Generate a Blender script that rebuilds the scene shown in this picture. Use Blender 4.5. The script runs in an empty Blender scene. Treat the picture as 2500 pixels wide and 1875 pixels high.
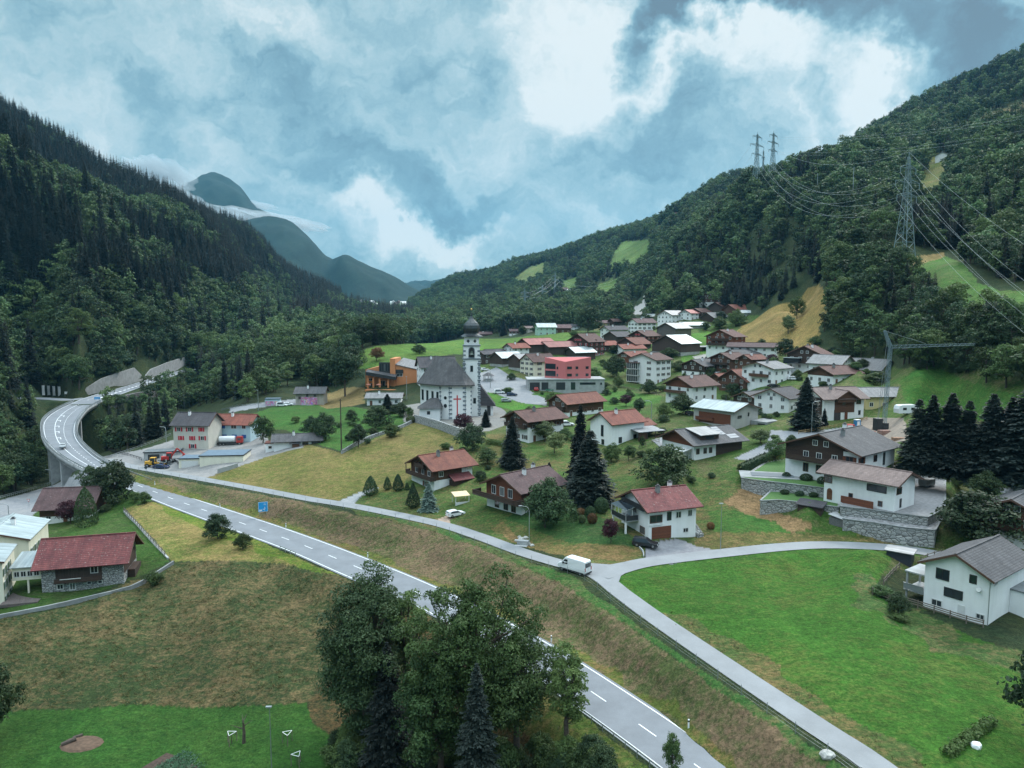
import bpy, math, random
NTH, NR = 1050, 950
import numpy as np
from mathutils import Vector, Matrix
R = math.radians
C = bpy.context.scene.collection
rng = np.random.default_rng(7)
random.seed(7)
# ------------------------------------------------------------------ camera, sky, sun, exposure
F, ZC, PITCH = 1750.0, 49.0, R(5.5)
sc = bpy.context.scene
cd = bpy.data.cameras.new('camera'); cam = bpy.data.objects.new('camera', cd); C.objects.link(cam)
cam.location = (0, 0, ZC); cam.rotation_euler = (R(90) - PITCH, 0, 0)
cd.sensor_width = 36.0; cd.lens = 36.0 * F / 2500.0; cd.clip_start = 0.5; cd.clip_end = 60000
sc.camera = cam
sc.view_settings.view_transform = 'Standard'; sc.view_settings.look = 'None'
sc.view_settings.gamma = 1.0; sc.view_settings.exposure = EXPOSURE = 0.76
sc.cycles.max_bounces = 5; sc.cycles.diffuse_bounces = 2; sc.cycles.transparent_max_bounces = 6
sc.cycles.volume_bounces = 0; sc.cycles.caustics_reflective = False; sc.cycles.caustics_refractive = False

def ray(u, v):
    x = (u - 1250.0) / F; y = -(v - 937.5) / F
    return np.array([x, math.cos(PITCH) + y * math.sin(PITCH), -math.sin(PITCH) + y * math.cos(PITCH)])
def proj(x, y, z):
    z = z - ZC
    f = np.maximum(y * math.cos(PITCH) - z * math.sin(PITCH), 1e-3); up = y * math.sin(PITCH) + z * math.cos(PITCH)
    return 1250 + F * x / f, 937.5 - F * up / f

HAZE = 5.2e-5
SUN_EL, SUN_AZ = R(42), R(35)      # azimuth measured from +Y towards +X
w = bpy.data.worlds.new("World"); sc.world = w; w.use_nodes = True
nt = w.node_tree; N = nt.nodes; L = nt.links
for n in list(N): N.remove(n)
def nd(t, **k):
    n = N.new(t)
    for a, b in k.items(): setattr(n, a, b)
    return n
def mth(op, a, b=None, c=None, clamp=False):
    n = nd('ShaderNodeMath', operation=op, use_clamp=clamp)
    for i, s in enumerate((a, b, c)):
        if s is None: continue
        if isinstance(s, (int, float)): n.inputs[i].default_value = s
        else: L.new(s, n.inputs[i])
    return n.outputs[0]
out = nd('ShaderNodeOutputWorld')
sky = nd('ShaderNodeTexSky', sky_type='NISHITA', sun_disc=False, sun_elevation=SUN_EL, sun_rotation=SUN_AZ, altitude=900)
bg1 = nd('ShaderNodeBackground'); bg1.inputs[1].default_value = 0.1; L.new(sky.outputs[0], bg1.inputs[0])
tc = nd('ShaderNodeTexCoord')
# cloud texture lives in the sky's own directions: warp them with noise so the blobs get ragged edges
def noise(scale, detail, rough, vec=None, dist=0.0):
    n = nd('ShaderNodeTexNoise'); n.inputs['Scale'].default_value = scale; n.inputs['Detail'].default_value = detail
    n.inputs['Roughness'].default_value = rough; n.inputs['Distortion'].default_value = dist
    L.new(vec if vec is not None else tc.outputs['Generated'], n.inputs['Vector']); return n
wn = noise(5.0, 6, 0.6)
sub = nd('ShaderNodeVectorMath', operation='SUBTRACT'); L.new(wn.outputs['Color'], sub.inputs[0]); sub.inputs[1].default_value = (.5, .5, .5)
scl = nd('ShaderNodeVectorMath', operation='SCALE'); L.new(sub.outputs[0], scl.inputs[0]); scl.inputs['Scale'].default_value = 0.38
wv = nd('ShaderNodeVectorMath', operation='ADD'); L.new(tc.outputs['Generated'], wv.inputs[0]); L.new(scl.outputs[0], wv.inputs[1])
WV = wv.outputs[0]
def blob(u, v, ru, rv, rot, amt, acc, power=1.0):
    d = ray(u, v); d = d / np.linalg.norm(d)
    mp = nd('ShaderNodeMapping', vector_type='TEXTURE'); L.new(WV, mp.inputs[0])
    az = math.atan2(d[0], d[1]); el = math.asin(d[2])
    m = Matrix.Rotation(-az, 4, 'Z') @ Matrix.Rotation(el, 4, 'X') @ Matrix.Rotation(R(rot), 4, 'Y')
    mp.inputs['Location'].default_value = tuple(d); mp.inputs['Rotation'].default_value = tuple(m.to_euler('XYZ'))
    mp.inputs['Scale'].default_value = (ru / F, 0.5, rv / F)
    g = nd('ShaderNodeTexGradient', gradient_type='SPHERICAL'); L.new(mp.outputs[0], g.inputs[0])
    s = mth('SMOOTH_MIN', g.outputs['Fac'], 0.75, 0.3)
    return mth('MULTIPLY_ADD', s, amt, acc)
fl_ = nd('ShaderNodeMapping'); fl_.inputs['Scale'].default_value = (1, 1, 2.3); fl_.inputs['Rotation'].default_value = (0, R(14), 0); L.new(WV, fl_.inputs[0])
nA = noise(3.4, 10, 0.62, fl_.outputs[0], 0.3); nB = noise(10.0, 9, 0.66, fl_.outputs[0])
acc = mth('MULTIPLY_ADD', nA.outputs['Fac'], 1.10, -0.31)
acc = mth('MULTIPLY_ADD', nB.outputs['Fac'], 0.55, acc)
BLOBS = [  # u, v, half width, half height, turn, amount
 (1440, 90, 230, 250, 20, .78), (1640, 200, 260, 90, -10, .30), (2190, 240, 210, 190, -20, .85), (1880, 180, 180, 90, 0, .5),
 (1950, 330, 380, 120, 10, .2), (1330, 280, 220, 150, 30, .40), (930, 575, 210, 90, 10, .80), (1150, 590, 150, 70, 10, .70), (1000, 650, 260, 50, 5, .4), (1300, 420, 130, 100, 0, .12),
 (500, 400, 230, 60, 28, .34), (60, 240, 200, 130, 30, .18), (760, 470, 260, 50, 25, .20), (430, 0, 600, 110, 10, .22), (1100, 0, 300, 110, 10, .18), (560, 560, 260, 60, 10, .22), (90, 330, 160, 90, 35, .16),
 (1800, 60, 330, 75, -14, -.95), (1620, 140, 120, 60, -20, -.4), (2400, 60, 240, 140, 10, -.75), (2480, 190, 220, 90, -20, -.5), (2040, 260, 70, 100, 0, -.45), (2210, 330, 60, 50, 0, -.5),
 (820, 300, 520, 80, 28, -.24), (1050, 460, 330, 80, 8, -.32), (1500, 340, 260, 120, 0, -.28), (500, 150, 420, 90, 22, -.10), (1700, 420, 220, 90, -20, -.10), (1500, 560, 330, 130, -10, .14), (250, 50, 420, 120, 15, .16), (1250, 640, 200, 60, 0, .08),
 (2120, 60, 90, 90, 0, -.45), (300, 300, 200, 60, 30, -.14)]
for b in BLOBS: acc = blob(*b, acc)
ramp = nd('ShaderNodeValToRGB'); L.new(acc, ramp.inputs[0]); cr = ramp.color_ramp; cr.interpolation = 'B_SPLINE'
def s2l(c): return tuple(((x / 255 + .055) / 1.055) ** 2.4 if x > 10 else x / 255 / 12.92 for x in c) + (1,)
STOPS = [(0.0, (104, 122, 132)), (.22, (116, 150, 165)), (.42, (138, 179, 193)), (.6, (172, 205, 213)), (.82, (212, 230, 233)), (1.0, (246, 252, 250))]
cr.elements[0].position = 0.0; cr.elements[0].color = s2l(STOPS[0][1]); cr.elements[1].position = 1.0; cr.elements[1].color = s2l(STOPS[-1][1])
for p, c in STOPS[1:-1]:
    e = cr.elements.new(p); e.color = s2l(c)
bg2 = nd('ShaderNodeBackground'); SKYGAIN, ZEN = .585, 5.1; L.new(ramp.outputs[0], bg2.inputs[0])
# an overcast sky is brighter overhead than near the horizon
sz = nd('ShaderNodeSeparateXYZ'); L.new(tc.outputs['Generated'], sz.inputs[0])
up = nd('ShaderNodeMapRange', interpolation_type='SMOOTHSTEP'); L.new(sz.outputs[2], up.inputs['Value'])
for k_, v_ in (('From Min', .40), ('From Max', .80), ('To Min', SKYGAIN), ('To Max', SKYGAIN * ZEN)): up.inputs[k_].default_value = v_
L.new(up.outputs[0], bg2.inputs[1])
nz = nd('ShaderNodeMapRange', interpolation_type='SMOOTHSTEP'); L.new(sz.outputs[2], nz.inputs['Value'])
for k_, v_ in (('From Min', .42), ('From Max', .70), ('To Min', 0.0), ('To Max', .85)): nz.inputs[k_].default_value = v_
zm = nd('ShaderNodeMix', data_type='RGBA'); L.new(nz.outputs[0], zm.inputs[0]); L.new(ramp.outputs[0], zm.inputs[6]); zm.inputs[7].default_value = (.55, .625, .68, 1); L.new(zm.outputs[2], bg2.inputs[0])
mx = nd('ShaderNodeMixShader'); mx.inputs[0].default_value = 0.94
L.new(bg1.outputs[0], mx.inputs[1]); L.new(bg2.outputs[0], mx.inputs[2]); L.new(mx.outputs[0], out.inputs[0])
sd = bpy.data.lights.new('sun', 'SUN'); sd.energy = 1.5; sd.angle = R(12); sd.color = (1, .97, .92)
so = bpy.data.objects.new('sun', sd); C.objects.link(so)
sv = Vector((math.sin(SUN_AZ) * math.cos(SUN_EL), math.cos(SUN_AZ) * math.cos(SUN_EL), math.sin(SUN_EL)))
so.rotation_euler = sv.to_track_quat('Z', 'Y').to_euler()

# ------------------------------------------------------------------ helpers
def tag(o, label=None, cat=None, group=None, kind=None):
    if label: o['label'] = label
    if cat: o['category'] = cat
    if group: o['group'] = group
    if kind: o['kind'] = kind
    return o
def npmesh(name, V, faces, mats=(), fm=None, smooth=False):
    """V (n,3); faces = list of int arrays (m,k)"""
    me = bpy.data.meshes.new(name); V = np.asarray(V, dtype=np.float32)
    me.vertices.add(len(V)); me.vertices.foreach_set('co', V.ravel())
    fl = [np.asarray(f, dtype=np.int32) for f in faces if len(f)]
    nl = sum(f.size for f in fl); nf = sum(len(f) for f in fl)
    me.loops.add(nl); me.loops.foreach_set('vertex_index', np.concatenate([f.ravel() for f in fl]))
    me.polygons.add(nf)
    tot = np.concatenate([np.full(len(f), f.shape[1], dtype=np.int32) for f in fl])
    st = np.concatenate([[0], np.cumsum(tot)[:-1]]).astype(np.int32)
    me.polygons.foreach_set('loop_start', st); me.polygons.foreach_set('loop_total', tot)
    if smooth: me.polygons.foreach_set('use_smooth', np.ones(nf, dtype=bool))
    for m in mats: me.materials.append(m)
    if fm is not None: me.polygons.foreach_set('material_index', np.asarray(fm, dtype=np.int32))
    me.update(calc_edges=True); return me
class MB:
    """collects boxes, tubes, polygons; builds ONE mesh object"""
    def __init__(s): s.v = []; s.f = []; s.m = []
    def add(s, vs, fs, m=0):
        b = len(s.v); s.v += [tuple(map(float, p)) for p in vs]; s.f += [tuple(b + i for i in f) for f in fs]; s.m += [m] * len(fs)
    def box(s, x0, x1, y0, y1, z0, z1, m=0):
        s.add([(x0, y0, z0), (x1, y0, z0), (x1, y1, z0), (x0, y1, z0), (x0, y0, z1), (x1, y0, z1), (x1, y1, z1), (x0, y1, z1)],
              [(3, 2, 1, 0), (4, 5, 6, 7), (0, 1, 5, 4), (1, 2, 6, 5), (2, 3, 7, 6), (3, 0, 4, 7)], m)
    def hexa(s, p, m=0):
        s.add(p, [(3, 2, 1, 0), (4, 5, 6, 7), (0, 1, 5, 4), (1, 2, 6, 5), (2, 3, 7, 6), (3, 0, 4, 7)], m)
    def bar(s, a, b, wd, ht=None, m=0):
        a = Vector(a); b = Vector(b); d = (b - a); ht = ht or wd
        if d.length < 1e-6: return
        d.normalize(); up = Vector((0, 0, 1)) if abs(d.z) < .95 else Vector((0, 1, 0))
        r = d.cross(up).normalized() * wd / 2; q = r.cross(d).normalized() * ht / 2
        s.hexa([a - r - q, a + r - q, b + r - q, b - r - q, a - r + q, a + r + q, b + r + q, b - r + q], m)
    def tube(s, pts, rad, n=6, m=0, cap=True):
        rings = []
        for i, p in enumerate(pts):
            p = Vector(p); r = rad[i] if isinstance(rad, (list, tuple)) else rad
            d = (Vector(pts[min(i + 1, len(pts) - 1)]) - Vector(pts[max(i - 1, 0)])).normalized()
            up = Vector((0, 0, 1)) if abs(d.z) < .9 else Vector((1, 0, 0))
            x = d.cross(up).normalized(); y = x.cross(d)
            rings.append([p + (x * math.cos(2 * math.pi * k / n) + y * math.sin(2 * math.pi * k / n)) * r for k in range(n)])
        fs = []
        for i in range(len(pts) - 1):
            for k in range(n): fs.append((i * n + k, i * n + (k + 1) % n, (i + 1) * n + (k + 1) % n, (i + 1) * n + k))
        if cap: fs.append(tuple(range(n))[::-1]); fs.append(tuple((len(pts) - 1) * n + k for k in range(n)))
        s.add([q for r_ in rings for q in r_], fs, m)
    def lathe(s, prof, n=16, m=0, c=(0, 0)):
        vs = [(c[0] + r * math.cos(2 * math.pi * k / n), c[1] + r * math.sin(2 * math.pi * k / n), z) for r, z in prof for k in range(n)]
        fs = [(i * n + k, i * n + (k + 1) % n, (i + 1) * n + (k + 1) % n, (i + 1) * n + k) for i in range(len(prof) - 1) for k in range(n)]
        s.add(vs, fs, m)
    def build(s, name, mats, parent=None, loc=(0, 0, 0), rz=0, smooth=False):
        me = bpy.data.meshes.new(name); me.from_pydata(s.v, [], s.f)
        for m in (mats if isinstance(mats, (list, tuple)) else [mats]): me.materials.append(m)
        me.polygons.foreach_set('material_index', np.array(s.m, dtype=np.int32))
        if smooth: me.polygons.foreach_set('use_smooth', np.ones(len(s.f), dtype=bool))
        me.update(); o = bpy.data.objects.new(name, me); C.objects.link(o)
        o.parent = parent; o.location = loc; o.rotation_euler = (0, 0, rz); return o
def empty(name, loc, rz=0):
    o = bpy.data.objects.new(name, None); C.objects.link(o); o.location = loc; o.rotation_euler = (0, 0, rz); o.empty_display_size = .5
    return o

# ------------------------------------------------------------------ materials
MATS = {}
class MN:
    def __init__(s, name):
        s.m = bpy.data.materials.new(name); s.m.use_nodes = True; s.nt = s.m.node_tree; s.N = s.nt.nodes; s.L = s.nt.links
        s.b = s.N['Principled BSDF']; s.out = s.N['Material Output']
    def n(s, t, ins=None, **k):
        x = s.N.new(t)
        for a, b in k.items(): setattr(x, a, b)
        for a, b in (ins or {}).items():
            if isinstance(b, (int, float, tuple)): x.inputs[a].default_value = b
            else: s.L.new(b, x.inputs[a])
        return x
    def mix(s, f, a, b, bt='MIX'):
        x = s.N.new('ShaderNodeMix'); x.data_type = 'RGBA'; x.blend_type = bt
        for i, q in ((0, f), (6, a), (7, b)):
            if isinstance(q, (int, float)): x.inputs[i].default_value = q if i == 0 else (q, q, q, 1)
            elif isinstance(q, tuple): x.inputs[i].default_value = q if len(q) == 4 else q + (1,)
            else: s.L.new(q, x.inputs[i])
        return x.outputs[2]
    def math(s, op, a, b=None, c=None, clamp=False):
        x = s.N.new('ShaderNodeMath'); x.operation = op; x.use_clamp = clamp
        for i, q in enumerate((a, b, c)):
            if q is None: continue
            if isinstance(q, (int, float)): x.inputs[i].default_value = q
            else: s.L.new(q, x.inputs[i])
        return x.outputs[0]
    def noise(s, scale, detail=4, rough=.55, vec=None):
        x = s.n('ShaderNodeTexNoise', {'Scale': scale, 'Detail': detail, 'Roughness': rough})
        if vec is not None: s.L.new(vec, x.inputs['Vector'])
        return x.outputs['Fac']
    def ramp(s, f, a, b, c0=0., c1=1.):
        x = s.n('ShaderNodeMapRange', {'Value': f, 'From Min': a, 'From Max': b, 'To Min': c0, 'To Max': c1}); return x.outputs[0]
    def bump(s, h, strength, dist):
        x = s.n('ShaderNodeBump', {'Height': h, 'Strength': strength, 'Distance': dist}); s.L.new(x.outputs[0], s.b.inputs['Normal'])
    def col(s, c):
        if isinstance(c, tuple): s.b.inputs['Base Color'].default_value = c if len(c) == 4 else c + (1,)
        else: s.L.new(c, s.b.inputs['Base Color'])
    def rough(s, r): s.b.inputs['Roughness'].default_value = r
def obj_vec(M, scale=(1, 1, 1)):
    t = M.n('ShaderNodeTexCoord'); m = M.n('ShaderNodeMapping', {'Vector': t.outputs['Object'], 'Scale': scale}); return m.outputs[0]
def mat_plaster(name, c, dirt=.12):
    M = MN(name); v = obj_vec(M); st = obj_vec(M, (1.2, 1.2, .12))
    a = M.ramp(M.noise(.5, 5, .6, v), .3, .75, 1, 1 - dirt); b = M.ramp(M.noise(1.1, 4, .6, st), .45, .8, 1, 1 - dirt)
    r = M.n('ShaderNodeObjectInfo').outputs['Random']; k = M.ramp(r, 0, 1, .93, 1.05)
    f = M.math('MULTIPLY', M.math('MULTIPLY', a, b), k)
    M.col(M.mix(1.0, c, M.n('ShaderNodeCombineColor', {0: f, 1: f, 2: f}).outputs[0], 'MULTIPLY')); M.rough(.9)
    M.bump(M.noise(14, 3, .6, v), .25, .02); return M.m
def mat_timber(name, c, c2, board=.18, vertical=False):
    M = MN(name); t = M.n('ShaderNodeTexCoord').outputs['Object']
    x = M.n('ShaderNodeSeparateXYZ', {0: t})
    ax = M.math('ADD', x.outputs[0], x.outputs[1]) if vertical else x.outputs[2]
    fr = M.math('FRACT', M.math('DIVIDE', ax, board)); gap = M.math('LESS_THAN', fr, .14)
    idx = M.math('FLOOR', M.math('DIVIDE', ax, board)); wn_ = M.n('ShaderNodeTexWhiteNoise', {'W': idx}, noise_dimensions='1D')
    g = M.noise(3.0, 6, .65, obj_vec(M, (1, 1, 3) if not vertical else (4, 4, .5)))
    base = M.mix(M.ramp(g, .3, .7), c, c2)
    base = M.mix(M.math('MULTIPLY', wn_.outputs[0], .45), base, (c[0] * .6, c[1] * .6, c[2] * .6))
    base = M.mix(M.math('MULTIPLY', gap, .75), base, (c[0] * .25, c[1] * .25, c[2] * .25)); M.col(base); M.rough(.85)
    M.bump(M.math('SUBTRACT', g, gap), .5, .03); return M.m
def mat_roof(name, c, c2, row=.35, lichen=None, metal=False, seam=.6, rough=.8):
    """tile rows run along local X (the ridge); on metal, standing seams run down the slope"""
    M = MN(name); t = M.n('ShaderNodeTexCoord').outputs['Object']; x = M.n('ShaderNodeSeparateXYZ', {0: t})
    y = M.math('ABSOLUTE', x.outputs[1]); r = M.n('ShaderNodeObjectInfo').outputs['Random']
    if metal:
        fr = M.math('FRACT', M.math('DIVIDE', x.outputs[0], seam)); line = M.math('LESS_THAN', fr, .10); h = line
        per = M.n('ShaderNodeTexWhiteNoise', {'W': M.math('FLOOR', M.math('DIVIDE', x.outputs[0], seam))}, noise_dimensions='1D').outputs[0]
        dark = M.math('MULTIPLY', line, .35)
    else:
        ry = M.math('DIVIDE', y, row); fr = M.math('FRACT', ry); k = M.math('FLOOR', ry)
        xo = M.math('ADD', M.math('DIVIDE', x.outputs[0], row * .8), M.math('MULTIPLY', k, .5)); fx = M.math('FRACT', xo)
        per = M.n('ShaderNodeTexWhiteNoise', {'Vector': M.n('ShaderNodeCombineXYZ', {0: M.math('FLOOR', xo), 1: k, 2: x.outputs[1]}).outputs[0]}, noise_dimensions='2D').outputs[0]
        ed = M.math('MAXIMUM', M.math('GREATER_THAN', fr, .80), M.math('MULTIPLY', M.math('GREATER_THAN', fx, .88), .6)); dark = M.math('MULTIPLY', ed, .62); h = M.math('SUBTRACT', M.math('MULTIPLY', fr, 1.0), ed)
    nz = M.noise(.45, 6, .65, obj_vec(M)); base = M.mix(M.ramp(nz, .35, .7), c, c2)
    base = M.mix(M.math('MULTIPLY', per, .40), base, (c[0] * .5, c[1] * .5, c[2] * .5))
    if lichen:
        ln = M.noise(2.2, 8, .75, obj_vec(M)); base = M.mix(M.ramp(ln, .58, .66, 0, .8), base, lichen)
    base = M.mix(dark, base, (c[0] * .3, c[1] * .3, c[2] * .3))
    st = M.noise(.9, 4, .6, obj_vec(M, (1.6, .12, .12))); k2 = M.math('MULTIPLY', M.ramp(st, .35, .7, .78, 1.12), M.ramp(r, 0, 1, .82, 1.15))
    M.col(M.mix(1.0, base, M.n('ShaderNodeCombineColor', {0: k2, 1: k2, 2: k2}).outputs[0], 'MULTIPLY')); M.rough(rough)
    if metal: M.b.inputs['Metallic'].default_value = .3
    M.bump(h, .6, .05); return M.m
def mat_stone(name, c, c2, scale=1.2, joint=(.12, .12, .12), jw=.06):
    M = MN(name); v = obj_vec(M, (1, 1, 1.5))
    vo = M.n('ShaderNodeTexVoronoi', {'Scale': scale, 'Vector': v}, feature='DISTANCE_TO_EDGE'); vc = M.n('ShaderNodeTexVoronoi', {'Scale': scale, 'Vector': v})
    s = M.n('ShaderNodeSeparateColor', {0: vc.outputs['Color']}); base = M.mix(s.outputs[0], c, c2)
    base = M.mix(M.ramp(M.noise(5, 6, .7, v), .35, .7, 0, .45), base, (c[0] * .55, c[1] * .55, c[2] * .55))
    j = M.math('LESS_THAN', vo.outputs['Distance'], jw); M.col(M.mix(j, base, joint)); M.rough(.9)
    M.bump(M.ramp(vo.outputs['Distance'], 0, .2), .9, .12); return M.m
def mat_plain(name, c, rough=.6, metal=0., var=.15, scale=3.0, bump=0.):
    M = MN(name); n_ = M.noise(scale, 5, .6, obj_vec(M)); f = M.ramp(n_, .3, .7, 1 - var, 1 + var)
    M.col(M.mix(1.0, c, M.n('ShaderNodeCombineColor', {0: f, 1: f, 2: f}).outputs[0], 'MULTIPLY')); M.rough(rough); M.b.inputs['Metallic'].default_value = metal
    if bump: M.bump(n_, bump, .03)
    return M.m
def mat_glass(name, c=(.02, .028, .035)):
    M = MN(name); r = M.n('ShaderNodeObjectInfo').outputs['Random']
    M.col(M.mix(M.ramp(r, .75, 1, 0, .7), c, (.16, .17, .17))); M.rough(.08); M.b.inputs['Specular IOR Level'].default_value = .7; return M.m
def mat_leaf(name, c, c2, trans=.25, var=.35):
    M = MN(name); a = M.n('ShaderNodeAttribute', attribute_name='clump').outputs['Fac']
    r = M.n('ShaderNodeObjectInfo').outputs['Random']
    base = M.mix(a, c, c2); k = M.ramp(r, 0, 1, 1 - var, 1 + var)
    hue = M.mix(M.math('MULTIPLY', M.math('FRACT', M.math('MULTIPLY', r, 7.3)), .45), base, (c2[0] * 1.25, c2[1] * .95, c2[2] * .7))
    base = M.mix(1.0, hue, M.n('ShaderNodeCombineColor', {0: k, 1: k, 2: k}).outputs[0], 'MULTIPLY')
    M.col(base); M.rough(.6); M.b.inputs['Specular IOR Level'].default_value = .25
    tr = M.n('ShaderNodeBsdfTranslucent', {'Color': base}); mxs = M.n('ShaderNodeMixShader', {0: trans, 1: M.b.outputs[0], 2: tr.outputs[0]})
    M.L.new(mxs.outputs[0], M.out.inputs[0]); return M.m
# ------------------------------------------------------------------ the land: thin-plate surface through surveyed points (direction, distance)
def pt_r(u, v, r):
    d = ray(u, v); h = math.hypot(d[0], d[1]); t = r / h; return (d[0] * t, d[1] * t, ZC + d[2] * t)
def pt_z(u, v, z):
    d = ray(u, v); t = (z - ZC) / d[2]; return (d[0] * t, d[1] * t, z)
CP_Z = [  # u, v, height
 (50, 1850, -9), (400, 1870, -9), (700, 1860, -7.5), (50, 1730, -8.5), (400, 1718, -8), (700, 1715, -6.5), (-500, 1800, -9), (-500, 1500, -5),
 (0, 1525, -5.6), (200, 1490, -5), (360, 1440, -4), (450, 1392, -2.2), (620, 1382, -1.4), (780, 1400, -1.2), (450, 1560, -6), (200, 1620, -7),
 (100, 1450, -4), (290, 1425, -3.4), (400, 1362, -1.6), (310, 1250, -1.2), (240, 1200, -2), (30, 1250, -6), (-80, 1230, -7), (150, 1182, -8.5), (-300, 1350, -6),
 (1000, 1860, -7), (1300, 1860, -4.5), (850, 1600, -5), (1200, 1760, -4.5), (1450, 1900, -3), (1100, 2300, -7), (500, 2300, -10), (1700, 2300, 0.5), (2300, 2300, 4),
 (420, 1310, -.7), (600, 1368, -.6),
 (1673, 1853, 0), (1469, 1707, 0), (1200, 1560, 0), (839, 1369, 0), (609, 1283, 0), (427, 1219, 0.2), (320, 1185, .8), (285, 1158, 1.5), (800, 2300, -8),
 (60, 1120, -14), (30, 1000, -11), (30, 1060, -13), (160, 1000, -2), (120, 985, 1), (260, 1060, -15), (330, 1010, -10), (420, 965, -4), (270, 1105, -12), (420, 1010, -8), (190, 1130, -12), (350, 1060, -12),
 (210, 965, 6), (280, 950, 7), (400, 921, 8.5), (120, 972, 6), (40, 972, 5.5), (-150, 975, 5), (330, 965, 4), (460, 905, 8),
 (2150, 1875, 4.5), (1900, 1690, 4.5), (1700, 1560, 4.5), (1530, 1440, 5), (1460, 1385, 5.5), (1200, 1310, 4.5), (1000, 1262, 4), (850, 1228, 3.8), (700, 1200, 3.2), (500, 1170, 2.5), (330, 1145, 2),
 (1667, 1362, 5.6), (1818, 1343, 6), (2006, 1330, 6.3), (2232, 1343, 6.5), (2400, 1380, 6.5), (2600, 1400, 7),
 (1750, 1480, 5), (2000, 1450, 5.5), (2200, 1600, 4.8), (1900, 1600, 4.8), (2400, 1800, 4), (2480, 1700, 3.6), (2450, 1530, 4.8), (2480, 1350, 8), (2380, 1250, 9), (2900, 1700, 4), (2900, 1300, 10),
 (1400, 1345, 5.3), (1250, 1290, 5.4), (1350, 1210, 8), (1500, 1210, 8.2), (1420, 1240, 7.4), (1250, 1160, 8.8), (1350, 1120, 11), (1100, 1130, 8.5), (1180, 1070, 12), (1050, 1235, 4.6),
 (850, 1160, 5.3), (700, 1130, 5), (950, 1085, 9), (1050, 1060, 11), (560, 1180, 3), (450, 1130, 3), (400, 1090, 4), (560, 1085, 4.5), (640, 1085, 5.2), (900, 1185, 4.8),
 (450, 1100, 4.5), (700, 1100, 6.2), (700, 1010, 9), (640, 990, 9), (760, 985, 9.5), (860, 970, 12), (850, 1050, 9.5), (920, 1010, 12), (1000, 1000, 13),
 (1080, 1035, 12.3), (1200, 1020, 12.6), (1300, 975, 14), (1400, 950, 15), (960, 945, 15.5), (1500, 965, 15), (1590, 935, 16.5),
 (1280, 1080, 12.2), (1530, 1095, 13), (1400, 1020, 14), (1640, 1140, 12.6), (1800, 1150, 12.6), (1780, 1050, 15), (1690, 990, 17), (1820, 960, 19), (1600, 1010, 15.5),
 (1700, 1210, 9), (1850, 1240, 8.6), (1720, 1290, 6.5), (1850, 1310, 6.8), (2000, 1300, 7), (2250, 1318, 7.4), (1980, 1195, 13.2), (2100, 1225, 13), (2280, 1180, 14), (2300, 1240, 12.5), (1940, 1250, 9), (2040, 1262, 9.3), (2400, 1190, 14.5),
 (2060, 1030, 18), (2150, 1010, 19.5), (2130, 1080, 17), (2000, 1060, 17), (2260, 1150, 15.5), (2450, 1150, 16), (2150, 935, 24), (1980, 905, 27), (1860, 880, 30), (2350, 1020, 20), (2250, 1005, 20.5), (2700, 1150, 20)]
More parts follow.
